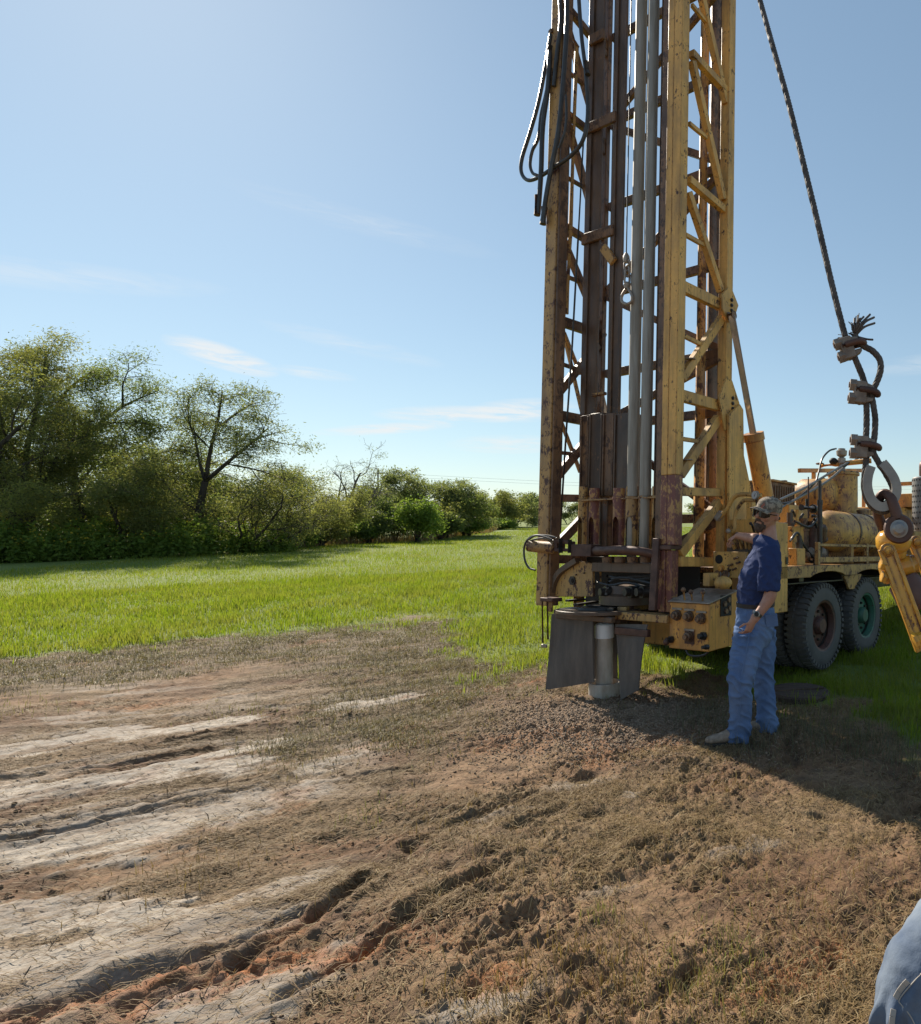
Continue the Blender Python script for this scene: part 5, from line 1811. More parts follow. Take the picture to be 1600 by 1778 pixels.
def make_shrub(name, label, px, D, H, spread, leafmat, nleaf, seed, leafL=.09, leafW=.045, group=None):
    rnd = random.Random(seed)
    X = (px - 1333.) / 1185. * D
    z0 = float(base_h(np.array([X]), np.array([float(D)]))[0])
    t = thing(name, label, 'shrub', (X, D, z0), group)
    m = MB()
    tips = []
    for i in range(26):
        a = rnd.uniform(0, 6.283); s = rnd.uniform(.1, 1) ** .6
        e = V(math.cos(a) * spread * s, math.sin(a) * spread * s, H * (1.02 - .55 * s * s) * rnd.uniform(.7, 1.02))
        mid = e * .5 + V(0, 0, H * .12)
        pts = smooth_path([(rnd.uniform(-.1, .1), rnd.uniform(-.1, .1), 0), mid, e], 3)
        m.tube(pts, [.02 * (1 - .8 * k / (len(pts) - 1)) for k in range(len(pts))], 4, False)
        tips.append(np.array([tuple(p) for p in pts]))
    m.build('stems', 'bark', t)
    ch = RNG.integers(0, len(tips), nleaf)
    T = np.stack(tips)
    k = RNG.uniform(.25, 1.0, nleaf) ** .7 * (T.shape[1] - 1.001)
    i0 = k.astype(int); fr = (k - i0)[:, None]
    P = T[ch, i0] * (1 - fr) + T[ch, np.minimum(i0 + 1, T.shape[1] - 1)] * fr
    P += RNG.normal(0, .13 * max(1, H / 1.6), P.shape)
    P = P[P[:, 2] > .03]
    leaf_mesh('foliage', P, leafL, leafW, leafmat, t, .1)
    return t


def build_trees():
    G = 'trees along the left edge of the field'
    mk = make_tree
    mk('mesquite_tree', 'leafy tree cut off by the left edge of the picture', 'tree', -110, 23.5, 7.2, 3.6, 'leaf_olive', 17000, seed=3, group=G)
    mk('mesquite_tree', 'tallest leafy tree at the far left, with a rounded top above the others', 'tree', 50, 26, 7.9, 3.0, 'leaf_olive', 34000, seed=8, group=G, leaf_bias=.4, sig=.24, prim=[
        ([(50, 975, 0), (50, 880, 0), (42, 800, 0)], .22, .15), ([(42, 800, 0), (52, 720, .2), (64, 655, .2), (72, 612, .2)], .10, .03), ([(42, 800, 0), (12, 745, -.3), (0, 695, -.4), (-12, 645, -.4)], .09, .03),
        ([(52, 720, .2), (88, 675, -.3), (106, 636, -.4)], .06, .02), ([(42, 800, 0), (80, 765, .8), (112, 735, 1.2)], .07, .02), ([(62, 665, .2), (44, 630, .8), (34, 612, 1.0)], .04, .015), ([(48, 880, 0), (5, 850, -.8), (-35, 800, -1.2)], .08, .02),
        ([(42, 800, 0), (60, 760, -1), (75, 700, -1.5)], .06, .02), ([(48, 880, 0), (95, 845, -.6), (140, 830, -.9)], .06, .02)])
    mk('mesquite_tree', 'dense dark tree low in front of the tallest tree at the far left', 'tree', 20, 23.8, 5.4, 2.6, 'leaf_olive', 24000, seed=5, group=G)
    mk('mesquite_tree', 'wide tree whose long top branch reaches right beside the tallest tree', 'tree', 150, 27.5, 7.1, 3.4, 'leaf_green', 30000, seed=14, group=G, leaf_bias=.4, sig=.24, prim=[
        ([(150, 975, 0), (138, 880, 0), (124, 805, 0)], .20, .14), ([(124, 805, 0), (152, 748, .2), (202, 704, .3), (264, 676, .3)], .10, .02), ([(124, 805, 0), (112, 742, -.3), (126, 694, -.4), (160, 660, -.4), (186, 645, -.3)], .09, .02),
        ([(152, 748, .2), (210, 738, -.5), (262, 738, -.8), (290, 730, -.9)], .06, .015), ([(138, 880, 0), (190, 822, .6), (240, 785, .9), (278, 776, 1.0)], .08, .02), ([(124, 805, 0), (96, 745, .7), (84, 700, 1.0)], .07, .02), ([(202, 704, .3), (222, 672, -.2), (236, 655, -.4)], .04, .015),
        ([(138, 880, 0), (165, 800, -1), (205, 770, -1.6)], .07, .02)])
    mk('mesquite_tree', 'olive green bushy tree between the left trees and the open crowned one', 'tree', 215, 24.8, 4.4, 2.6, 'leaf_olive', 26000, seed=21, group=G, up=.03)
    st = [((.10, 0, 1), 1.0, .030), ((.75, .2, .80), .95, .022), ((-.5, -.2, .9), .72, .018), ((1.0, -.2, .22), .80, .018), ((-.9, .3, .25), .7, .016)]
    mk('mesquite_tree', 'open crowned tree with bare forking dark limbs against the sky', 'tree', 338, 27, 7.0, 3.1, 'leaf_grey', 20000, seed=36, group=G, leaf_bias=.3, sig=.21, prim=[
        ([(338, 965, 0), (346, 890, 0), (357, 836, 0)], .16, .11), ([(357, 836, 0), (363, 780, .1), (373, 722, .2), (380, 676, .2)], .085, .02), ([(357, 836, 0), (400, 806, -.2), (440, 776, -.3), (476, 745, -.3)], .09, .02), ([(357, 836, 0), (336, 800, .3), (322, 762, .5), (313, 730, .6)], .07, .02),
        ([(363, 780, .1), (346, 742, -.4), (350, 694, -.6)], .05, .015), ([(373, 740, .2), (410, 704, .5), (432, 694, .6)], .05, .015), ([(440, 776, -.3), (470, 764, -.6), (492, 758, -.7)], .04, .015), ([(400, 806, -.2), (440, 816, .3), (480, 832, .5)], .05, .015),
        ([(346, 890, 0), (312, 852, -.4), (292, 805, -.6)], .06, .02), ([(366, 770, .1), (395, 745, -.5), (415, 735, -.8)], .04, .015)])
    st = [((1, 0, .35), 1.0, .022), ((.8, -.3, .5), .8, .018), ((-.8, .2, .45), .9, .02), ((.1, .3, .8), .7, .018), ((1, .3, .15), .9, .016)]
    mk('mesquite_tree', 'low sprawling tree with arching dark branches under the open crowned tree', 'tree', 400, 26.8, 3.5, 3.0, 'leaf_olive', 12000, stems=st, seed=41, group=G, sig=.2)
    mk('mesquite_tree', 'low spreading olive tree right of the open crowned tree', 'tree', 492, 30, 3.7, 2.3, 'leaf_olive', 15000, seed=52, group=G)
    mk('mesquite_tree', 'small olive tree just left of the bare topped tree', 'tree', 548, 33, 3.8, 2.2, 'leaf_olive', 13000, seed=55, group=G)
    st = [((.06, 0, 1), 1.0, .026), ((-.35, .1, .9), .7, .017), ((.8, .1, .55), .85, .018)]
    mk('bare_tree', 'half dead tree with bare grey twigs standing above the shrubs', 'tree', 598, 38, 5.7, 2.0, 'leaf_grey', 2600, stems=st, seed=63, group=G, bark='dead_wood', sig=.2, leaf_bias=-.6)
    mk('mesquite_tree', 'grey green tree in front of the wooden pole', 'tree', 650, 41, 3.7, 1.9, 'leaf_grey', 8000, seed=71, group=G, leafL=.14, leafW=.05)
    mk('mesquite_tree', 'round topped tree standing highest right of the wooden pole', 'tree', 756, 44, 4.5, 2.5, 'leaf_grey', 13000, seed=78, group=G, leafL=.15, leafW=.052, leaf_bias=.5)
    mk('mesquite_tree', 'dark spreading tree at the right end of the near tree line', 'tree', 805, 46, 3.7, 2.0, 'leaf_green', 11000, seed=83, group=G, leafL=.15, leafW=.055)
    mk('mesquite_tree', 'pale distant tree beyond the end of the near tree line', 'tree', 858, 64, 3.7, 2.4, 'leaf_olive', 7000, seed=91, group=G, leafL=.2, leafW=.075, sig=.26)
    mk('mesquite_tree', 'distant tree midway between the near tree line and the mast', 'tree', 893, 74, 3.7, 2.6, 'leaf_grey', 7000, seed=95, group=G, leafL=.22, leafW=.085, sig=.3)
    mk('mesquite_tree', 'distant tree touching the left edge of the mast', 'tree', 930, 82, 3.8, 2.9, 'leaf_grey', 7000, seed=99, group=G, leafL=.24, leafW=.09, sig=.3)
    mk('mesquite_tree', 'distant tree seen through the left side of the mast', 'tree', 985, 92, 3.2, 3.2, 'leaf_grey', 6500, seed=104, group=G, leafL=.26, leafW=.1, sig=.3)
    for i, (px, D, H, lab) in enumerate(((1090, 110, 3.0, 'far low tree hidden behind the drill rods'), (1240, 140, 3.2, 'far low tree hidden behind the mast foot'), (1420, 150, 3.2, 'far low tree hidden behind the truck'))):
        mk('mesquite_tree', lab, 'tree', px, D, H, 4.5, 'leaf_grey', 4500, seed=120 + i, group=G, leafL=.34, leafW=.14, sig=.4)
    # second row, dark behind the first
    B = 'trees of the second row behind the left edge of the field'
    for i, (px, D, H, sp, n, mt, lab) in enumerate(((-30, 31, 7.4, 3.6, 15000, 'leaf_green', 'tree behind the tallest tree at the far left'), (110, 31, 6.0, 3.4, 15000, 'leaf_green', 'tree filling the gap behind the two tallest left trees'),
                                            (255, 32, 5.6, 3.2, 14000, 'leaf_olive', 'tree behind the olive green bushy tree'), (330, 33, 4.0, 2.8, 12000, 'leaf_green', 'low dark tree behind the foot of the open crowned tree'),
                                            (440, 36, 3.4, 2.8, 10000, 'leaf_green', 'low dark tree behind the low spreading olive tree'), (700, 52, 3.6, 2.8, 8000, 'leaf_green', 'dark tree behind the bright shrubs right of the pole'),
                                            (640, 50, 3.2, 2.6, 7000, 'leaf_green', 'dark tree behind the pole'), (835, 72, 3.3, 3, 6500, 'leaf_green', 'dark distant tree behind the end of the near tree line'))):
        s = D / 30
        mk('mesquite_tree', lab, 'tree', px, D, H, sp, mt, n, seed=150 + i, group=B, leafL=.13 * s, leafW=.05 * s, up=.05)
    Th = 'thicket shrubs under the left trees'
    for i, (px, D, H, sp, lab) in enumerate(((-60, 28, 2.7, 2.2, 'dark thicket at the very left edge under the trees'), (40, 28.5, 2.9, 2.2, 'dark thicket behind the tallest tree foot'), (130, 28.5, 2.6, 2.2, 'dark thicket between the two left trees'), (215, 29, 2.8, 2.2, 'dark thicket behind the olive green bushy tree'),
                                    (300, 30, 2.6, 2.0, 'dark thicket left of the open crowned tree foot'), (375, 31, 2.3, 2.2, 'dark thicket right of the open crowned tree foot'), (455, 33, 2.2, 2.2, 'dark thicket behind the low spreading olive tree'), (530, 36, 2.2, 2.0, 'dark thicket behind the small olive tree'))):
        make_shrub('thicket_shrub', lab, px, D, H, sp, 'leaf_green', 8000, 400 + i, .12, .05, Th)
    # shrubs in front
    Sg = 'shrubs at the foot of the tree line'
    sh = [(600, 35, 1.5, 1.5, 'leaf_weed', 6000, 'green shrub under the bare topped tree'), (640, 36, 1.9, 1.3, 'leaf_green', 6000, 'darker shrub left of the wooden pole foot'), (725, 36.5, 2.5, 1.3, 'leaf_weed', 8000, 'tall bright green shrub under the round topped tree'),
          (685, 38, 2.6, 1.3, 'leaf_green', 7000, 'dark green shrub with thin trunks right of the pole'), (765, 41, 1.7, 1.5, 'leaf_green', 5000, 'dark shrub in the shade of the round topped tree'), (815, 46, 1.3, 2.0, 'leaf_weed', 5000, 'low bright shrub at the right end of the near tree line'),
          (560, 32, 1.3, 1.2, 'leaf_olive', 5000, 'brownish shrub below the small olive tree'), (520, 30.5, .9, .9, 'leaf_weed', 3500, 'small bright shrub at the end of the weed strip'), (775, 43, 2.6, 1.4, 'leaf_olive', 6000, 'olive shrub before the dark spreading tree'),
          (872, 62, .9, 2.0, 'leaf_weed', 3000, 'low yellowish shrub at the far corner of the field')]
    for i, (px, D, H, sp, mt, n, lab) in enumerate(sh):
        s = max(1, D / 28)
        make_shrub('shrub', lab, px, D, H, sp, mt, n, 300 + i, .10 * s, .05 * s, Sg)


def build_weeds():
    """tall broad-leaved weeds in a strip under the trees"""
    n = 620
    px = RNG.uniform(-140, 512, n)
    D0 = np.interp(px, [-140, 0, 300, 512], [20.8, 21.8, 23.9, 27.6])
    D = D0 + RNG.uniform(0, 1.7, n)
    X = (px - 1333) / 1185 * D
    Hh = RNG.uniform(.65, 1.25, n) * (.72 + .4 * sstep(0, .9, D - D0)) * (1 + .25 * fbm(X * .5, D * .5, 2)) * np.interp(px, [-140, 380, 512], [1.05, 1, .65])
    z = base_h(X, D)
    m = MB()
    P = []
    for x, y, h, zz in zip(X, D, Hh, z):
        l = V(random.uniform(-.12, .12), random.uniform(-.12, .12), h)
        m.tube([(x, y, zz), V(x, y, zz) + l * .6, V(x, y, zz) + l], [.010, .008, .004], 3, False)
        k = 56
        t = RNG.uniform(.08, 1.0, k)
        q = np.c_[x + l.x * t, y + l.y * t, zz + h * t]
        q += np.c_[RNG.normal(0, .13, (k, 2)) * (1.15 - .6 * t)[:, None], RNG.normal(0, .03, k)]
        P.append(q)
    stems = m.build('weed_strip', 'leaf_weed', None, smooth=False)
    tag(stems, 'strip of tall broad leaved green weeds under the left trees', 'weeds', kind='stuff')
    lf = leaf_mesh('weed_leaves', np.concatenate(P), .13, .06, 'leaf_weed', stems, .1)
    lf['kind'] = 'stuff'
    # yellow flower heads
    k = RNG.uniform(0, 1, n) < .45
    F_ = np.repeat(np.c_[X, D, z + Hh][k], 5, axis=0)
    F_ += RNG.normal(0, .06, F_.shape)
    fl = leaf_mesh('weed_flowers', F_, .06, .05, 'flower_yellow', stems, 0)
    fl['kind'] = 'stuff'
    # thin low growth along the rest of the edge
    n = 2600
    px = RNG.uniform(500, 900, n)
    D0 = np.interp(px, [500, 620, 750, 850, 900], [28.5, 35, 39, 52, 78])
    D = D0 + RNG.uniform(0, 3, n)
    X = (px - 1333) / 1185 * D
    o = blades('dry_grass', X, D, base_h(X, D), RNG.uniform(.3, .7, n), RNG.uniform(.02, .05, n) * D / 35, RNG.uniform(.1, .5, n), 'straw', two=False)
    tag(o, 'tall straw coloured grass below the shrubs of the tree line', 'grass', kind='stuff')


def build_pole():
    D = 112.
    X = (657 - 1333.) / 1185 * D
    t = thing('utility_pole', 'thin wooden utility pole rising behind the trees', 'pole', (X, D, 0))
    top = CAM_H + (889 - 816) * D / 1185
    MB().tube([(0, 0, -.3), (0, 0, top)], [.18, .13], 12).build('pole_shaft', 'pole_wood', t)
    MB().beam((-.9, .1, top - .55), (.9, .1, top - .55), .1, .12).build('crossarm', 'pole_wood', t)
    for x in (-.75, .75):
        MB().lathe((x, .1, top - .49), (0, 0, 1), [(0, .04), (.1, .05), (.14, .02)], 10).build('insulator', 'wire', t)
    MB().lathe((0, 0, top), (0, 0, 1), [(0, .04), (.12, .05), (.16, .02)], 10).build('insulator', 'wire', t)
    for i, (x0, z0, lab) in enumerate(((-.75, top - .36, 'upper faint overhead wire running right from the pole'), (.75, top - .95, 'lower faint overhead wire running right from the pole'))):
        for sgn in (1,):
            e = V(95, 30, -1.2)
            pts = [V(X + x0 - 90, D - 26, z0 - .6)] + [V(X + x0, D + .1, z0).lerp(V(X + x0, D + .1, z0) + e, k / 8) - V(0, 0, 1.1 * math.sin(math.pi * k / 8)) for k in range(9)]
            o = MB().tube(pts, .014, 5).build('overhead_wire', 'wire')
            tag(o, lab, 'wire', 'overhead wires')


build_trees()
build_weeds()
build_pole()

# ------------------------------------------------------------------ people


def ring_loft(mb, rings, seg=20, caps=True):
    """rings: (centre, axis, side, r_side, r_front[, power])"""
    vs, fs = [], []
    for (c, ax, sd, ra, rb) in rings:
        c, ax, sd = V(c), V(ax).normalized(), V(sd)
        sd = (sd - ax * sd.dot(ax)).normalized()
        fr = ax.cross(sd)
        for k in range(seg):
            t = 2 * math.pi * k / seg
            vs.append(c + sd * (ra * math.cos(t)) + fr * (rb * math.sin(t)))
    n = len(rings)
    for i in range(n - 1):
        for k in range(seg):
            k2 = (k + 1) % seg
            fs.append((i * seg + k, i * seg + k2, (i + 1) * seg + k2, (i + 1) * seg + k))
    if caps:
        fs.append(tuple(range(seg - 1, -1, -1)))
        fs.append(tuple((n - 1) * seg + k for k in range(seg)))
    mb.add(vs, fs)


def limb_loft(mb, pts, side, radii, seg=18, dens=5):
    """limb along joints pts with (t, r_side, r_front) profile over the whole length"""
    path = smooth_path(pts, dens)
    n = len(path)
    L = [0]
    for i in range(1, n):
        L.append(L[-1] + (path[i] - path[i - 1]).length)
    ts = [r[0] for r in radii]
    rings = []
    for i, p in enumerate(path):
        t = L[i] / L[-1]
        ra = float(np.interp(t, ts, [r[1] for r in radii])); rb = float(np.interp(t, ts, [r[2] for r in radii]))
        d = path[min(i + 1, n - 1)] - path[max(i - 1, 0)]
        rings.append((p, d, side, ra, rb))
    ring_loft(mb, rings, seg)


def fuse(mb, name, mat, parent, voxel=.007, smooth=6, wr=None, fac=.5):
    """melt the collected closed pieces into one continuous skin"""
    tmp = mb.build('tmp_' + name, mat, None, smooth=False)
    r = tmp.modifiers.new('r', 'REMESH'); r.mode = 'VOXEL'; r.voxel_size = voxel
    s = tmp.modifiers.new('s', 'SMOOTH'); s.iterations = smooth; s.factor = fac
    dg = bpy.context.evaluated_depsgraph_get()
    me = bpy.data.meshes.new_from_object(tmp.evaluated_get(dg))
    bpy.data.objects.remove(tmp)
    me.name = name
    n = len(me.vertices)
    if wr is not None:
        co = np.zeros(n * 3, dtype=np.float32); me.vertices.foreach_get('co', co); co = co.reshape(-1, 3)
        no = np.zeros(n * 3, dtype=np.float32); me.vertices.foreach_get('normal', no); no = no.reshape(-1, 3)
        co = co + no * wr(co)[:, None]
        me.vertices.foreach_set('co', np.ascontiguousarray(co, dtype=np.float32).ravel())
        me.update()
    me.shade_smooth()
    me.materials.clear(); me.materials.append(MAT[mat])
    return link_mesh(name, me, parent)


def hand(mb, wrist, d, palm_n, thumb_side, size=.185, curl=.6):
    """palm and five bent fingers; d = direction of the hand, palm_n = direction the palm faces"""
    wrist, d, palm_n = V(wrist), V(d).normalized(), V(palm_n)
    palm_n = (palm_n - d * palm_n.dot(d)).normalized()
    x = d.cross(palm_n) * (1 if thumb_side > 0 else -1)     # toward the thumb
    s = size
    ring_loft(mb, [(wrist - d * .02, d, x, s * .16, s * .13), (wrist + d * s * .12, d, x, s * .19, s * .12), (wrist + d * s * .3, d, x, s * .225, s * .105), (wrist + d * s * .48, d, x, s * .225, s * .085), (wrist + d * s * .53, d, x, s * .2, s * .06)], 14)
    for i, (off, ln) in enumerate(((.155, .40), (.055, .45), (-.05, .42), (-.15, .33))):
        b = wrist + d * s * .46 + x * s * off
        pts, rr = [b], [s * .052]
        dd = d.copy()
        ang = 0
        for j, fr in enumerate((.45, .32, .26)):
            ang += curl * (.7 + .12 * i) * (.8, 1.1, .9)[j]
            dd = d * math.cos(ang) + palm_n * math.sin(ang)
            pts.append(pts[-1] + dd * s * ln * fr)
            rr.append(s * (.05, .045, .036)[j])
        mb.tube(pts, rr, 8)
    b = wrist + d * s * .12 + x * s * .15
    t1 = b + (d * .62 + x * .55 + palm_n * .35).normalized() * s * .25
    t2 = t1 + (d * .85 + x * .05 + palm_n * .5).normalized() * s * .17
    t3 = t2 + (d * .8 - x * .2 + palm_n * .5).normalized() * s * .12
    mb.tube([b, t1, t2, t3], [s * .075, s * .06, s * .052, s * .038], 8)


def boot(parent, heel, toe_dir, ln=.30, label=None):
    """work boot: heel is the ground point under the heel"""
    heel = V(heel); f = V(toe_dir); f.z = 0; f.normalize()
    sd = V(-f.y, f.x, 0)
    m = MB()

    def P(a, z): return heel + f * a + V(0, 0, z)
    ring_loft(m, [(P(.012, .20), (0, 0, -1), sd, .050, .062), (P(.012, .14), (0, 0, -1), sd, .05, .062), (P(.02, .09), (.25, 0, -1) if False else (0, 0, -1), sd, .046, .068), (P(.03, .05), (0, 0, -1), sd, .044, .078), (P(.03, .022), (0, 0, -1), sd, .044, .08)], 18)
    ring_loft(m, [(P(-.045, .055), f, sd, .030, .030), (P(-.02, .060), f, sd, .043, .042), (P(.06, .068), f, sd, .043, .050), (P(.11, .060), f, sd, .046, .044), (P(.16, .048), f, sd, .050, .034), (P(.21, .042), f, sd, .049, .028), (P(.245, .038), f, sd, .036, .022), (P(.258, .036), f, sd, .015, .012)], 18)
    b = fuse(m, 'boot', 'boot_leather', parent, .006, 4)
    s = MB()
    out = [(-.055, 0), (-.045, .032), (0, .042), (.08, .042), (.15, .052), (.21, .050), (.25, .035), (.266, 0), (.25, -.035), (.21, -.05), (.15, -.05), (.08, -.04), (0, -.042), (-.045, -.032)]
    s.prism([heel + f * a + sd * c + V(0, 0, 0) for a, c in out], (0, 0, .024))
    s.build('sole', 'sole', b, bevel=.004)
    return b


def make_driller():
    k = 4.88 / 1185
    t = thing('person', 'bearded man in camouflage cap, sunglasses, blue T-shirt and jeans working the rig levers', 'person', (0, 0, 0))

    def q(px, py, y=0.0):
        """point at the man's own distance, shifted y metres away from the viewer"""
        D = 4.90 + y
        return V((px - 1333) / 1185 * D, D, CAM_H - (py - 889) / 1185 * D)
    left_side = V(0, 1, 0)
    # ---- head turned towards the viewer's left
    hc = q(1334, 893, .0)
    fd = V(-.63, -.77, .06).normalized()       # where the face points
    upv = V(.27, -.05, 1).normalized()
    rt = fd.cross(upv).normalized()
    upv = rt.cross(fd).normalized()

    def h(a, b, c): return hc + fd * a + rt * b + upv * c
    m = MB()
    ring_loft(m, [(h(-.01, 0, .112), upv, rt, .03, .035), (h(-.008, 0, .098), upv, rt, .058, .070), (h(-.004, 0, .06), upv, rt, .074, .093), (h(0, 0, .02), upv, rt, .076, .097), (h(.004, 0, -.02), upv, rt, .071, .090), (h(.016, 0, -.06), upv, rt, .060, .075),
                  (h(.032, 0, -.092), upv, rt, .043, .052), (h(.040, 0, -.112), upv, rt, .024, .030)], 24)
    # nose, brow, cheeks, lips, chin
    m.tube([h(.088, 0, .022), h(.102, 0, .0), h(.112, 0, -.018), h(.098, 0, -.03)], [.010, .0125, .0155, .012], 10)
    m.tube([h(.078, -.05, .034), h(.094, -.02, .036), h(.094, .02, .036), h(.078, .05, .034)], [.010, .012, .012, .010], 8)
    for s in (-1, 1):
        m.ball(h(.066, s * .043, -.018), .026, 10, 7)
        m.ball(h(-.012, s * .078, -.004), .018, 10, 8, (.8, .8, 1.5))
        m.ball(h(-.004, s * .082, .012), .011, 8, 6)
    m.ball(h(.080, 0, -.053), .017, 10, 7, (.8, .8, .6)); m.ball(h(.080, 0, -.064), .016, 10, 7, (.8, .8, .6))
    m.ball(h(.066, 0, -.098), .024, 10, 7)
    # neck and trunk
    neck0 = q(1335, 948, .0)
    ring_loft(m, [(h(-.012, 0, -.03), (0, 0, -1), V(0, 1, 0), .058, .062), (h(-.020, 0, -.08), (0, 0, -1), V(0, 1, 0), .058, .062), (neck0 + V(.0, 0, .03), (0, 0, -1), V(0, 1, 0), .062, .066), (neck0 + V(0, 0, -.03), (0, 0, -1), V(0, 1, 0), .10, .075)], 20)
    ch = q(1320, 985, .0); be = q(1314, 1030, .02); hp = q(1312, 1075, .06)
    ring_loft(m, [(neck0 + V(0, 0, -.01), (0, 0, -1), V(0, 1, 0), .11, .06), (q(1326, 965), (.1, 0, -1), V(0, 1, 0), .15, .095), (ch, (.1, 0, -1), V(0, 1, 0), .165, .12), (be, (0, 0, -1), V(0, 1, 0), .15, .115), (hp, (0, 0, -1), V(0, 1, 0), .14, .10), (q(1312, 1100, .06), (0, 0, -1), V(0, 1, 0), .11, .08)], 24)
    # arms: near arm hangs, hand with watch before the thigh; far arm reaches to the levers
    shl, ell, wrl = q(1338, 955, -.17), q(1338, 1032, -.21), q(1309, 1076, -.25)
    limb_loft(m, [shl, shl.lerp(ell, .5) + V(.006, 0, 0), ell, ell.lerp(wrl, .5) + V(.004, 0, -.01), wrl], V(0, 1, 0), [(0, .045, .045), (.3, .048, .050), (.5, .043, .045), (.62, .046, .047), (.85, .034, .033), (1, .028, .031)], 16)
    hd = q(1298, 1098, -.25) - wrl
    hand(m, wrl, hd, V(-.55, .45, .2), -1, .175, .75)
    shr, elr, wrr = q(1326, 953, .18), q(1324, 938, .42), q(1282, 930, .60)
    limb_loft(m, [shr, shr.lerp(elr, .5), elr, elr.lerp(wrr, .5), wrr], V(0, 0, 1), [(0, .062, .060), (.3, .052, .054), (.5, .043, .045), (.62, .046, .047), (.85, .034, .033), (1, .027, .031)], 16)
    hand(m, wrr, q(1264, 940, .66) - wrr, V(-.2, .3, -1), 1, .175, .8)
    # legs inside the jeans
    for (hx, kn, an) in (((1300, 1100, -.09), (1286, 1178, -.13), (1284, 1275, -.04)), ((1326, 1100, .14), (1325, 1175, .18), (1331, 1262, .20))):
        a, b, c = q(*hx), q(*kn), q(*an)
        limb_loft(m, [a, a.lerp(b, .5), b, b.lerp(c, .5), c], V(0, 1, 0), [(0, .055, .06), (.3, .055, .06), (.5, .048, .05), (.65, .05, .052), (1, .036, .04)], 16)
    fuse(m, 'body', 'skin', t, .0065, 4)

    # ---- T-shirt: hangs loose, short wide sleeves
    m = MB()
    ring_loft(m, [(q(1335, 932) + V(0.004, 0, 0), (-.42, 0, -1), V(0, 1, 0), .072, .070), (q(1333, 941), (-.12, 0, -1), V(0, 1, 0), .115, .082), (q(1331, 950), (.1, 0, -1), V(0, 1, 0), .165, .098), (q(1325, 968), (.1, 0, -1), V(0, 1, 0), .195, .122), (q(1318, 992), (.1, 0, -1), V(0, 1, 0), .19, .138),
                  (q(1314, 1020, .02), (0, 0, -1), V(0, 1, 0), .175, .138), (q(1313, 1038, .03), (0, 0, -1), V(0, 1, 0), .172, .136), (q(1312.5, 1050, .04), (0, 0, -1), V(0, 1, 0), .168, .130)], 28)
    sl = shl.lerp(ell, .93)
    limb_loft(m, [shl + V(-.02, .03, .008), shl.lerp(ell, .35) + V(0, -.0, 0), shl.lerp(ell, .7) + V(-.012, 0, 0), sl + V(-.012, 0, 0)], V(0, 1, 0), [(0, .076, .082), (.5, .070, .080), (1, .066, .080)], 18)
    sr = shr.lerp(elr, .86)
    limb_loft(m, [shr + V(0, -.03, .01), shr.lerp(elr, .4), sr], V(0, 0, 1), [(0, .078, .08), (.5, .076, .074), (1, .07, .072)], 18)

    def wr_shirt(co):
        x, y, z = co.T
        w = fbm(z * 9 + x * 14 + 3, y * 10 + x * 4, 3)
        w2 = 1 - np.abs(pnoise(x * 16 + z * 9, z * 15 - x * 10))
        low = sstep(1.36, 1.1, z)
        return .006 * w + .011 * (w2 ** 2 - .4) * (.35 + .65 * low)
    fuse(m, 'shirt', 'shirt_cloth', t, .0065, 5, wr_shirt)

    # ---- jeans
    m = MB()
    ring_loft(m, [(q(1312, 1046, .03), (0, 0, -1), V(0, 1, 0), .160, .132), (q(1312, 1056, .03), (0, 0, -1), V(0, 1, 0), .166, .137), (q(1312, 1080, .03), (0, 0, -1), V(0, 1, 0), .175, .142), (q(1312, 1105, .03), (0, 0, -1), V(0, 1, 0), .172, .130), (q(1312, 1120, .03), (0, 0, -1), V(0, 1, 0), .13, .09)], 26)
    a, b, c = q(1305, 1095, -.06), q(1287, 1178, -.13), q(1283, 1284, -.05)
    limb_loft(m, [a, a.lerp(b, .5) + V(-.004, 0, 0), b, b.lerp(c, .5) + V(.004, 0, 0), c], V(0, 1, 0), [(0, .105, .118), (.25, .096, .106), (.47, .080, .084), (.6, .076, .080), (.8, .074, .076), (1, .076, .080)], 22)
    a2, b2, c2 = q(1322, 1095, .13), q(1326, 1175, .17), q(1333, 1268, .20)
    limb_loft(m, [a2, a2.lerp(b2, .5), b2, b2.lerp(c2, .5) + V(.004, 0, 0), c2], V(0, 1, 0), [(0, .105, .112), (.25, .094, .098), (.47, .078, .080), (.6, .074, .076), (.8, .073, .074), (1, .076, .079)], 22)

    def wr_jean(co):
        x, y, z = co.T
        w = 1 - np.abs(pnoise(x * 9 + 5, z * 15 + x * 6 + y * 8))
        hem = sstep(.30, .06, z); kn = np.exp(-((z - .47) / .10) ** 2); hip = np.exp(-((z - .78) / .10) ** 2)
        return .0155 * (w ** 3 - .3) * (.35 + 1.0 * hem + .8 * kn + .6 * hip) + .006 * fbm(x * 14, z * 14 + y * 9, 2)
    je = fuse(m, 'jeans', 'denim', t, .0065, 4, wr_jean)
    # stitched seam down the near leg, pocket, belt loops
    sp = smooth_path([a + V(0, -.112, .05), a.lerp(b, .5) + V(-.004, -.103, 0), b + V(.0, -.086, 0), b.lerp(c, .5) + V(.004, -.078, 0), c + V(.0, -.079, .01)], 8)
    MB().tube(sp, .0045, 5).build('seam', 'denim', je)
    m = MB()
    pk = q(1336, 1075, -.10)
    m.beam(pk + V(.012, -.022, .04), pk + V(.022, -.02, -.05), .012, .085)
    m.build('back_pocket', 'denim', je, bevel=.004)
    # belt
    m = MB().lathe(q(1312, 1049, .03), (0, 0, 1), [(-.012, .138), (-.012, .142), (.018, .142), (.018, .138)], 36, closed=True)
    bo = m.build('belt', 'sole', t)
    bo.scale = (1, 1, 1)
    cc = q(1312, 1049, .03)
    me = bo.data
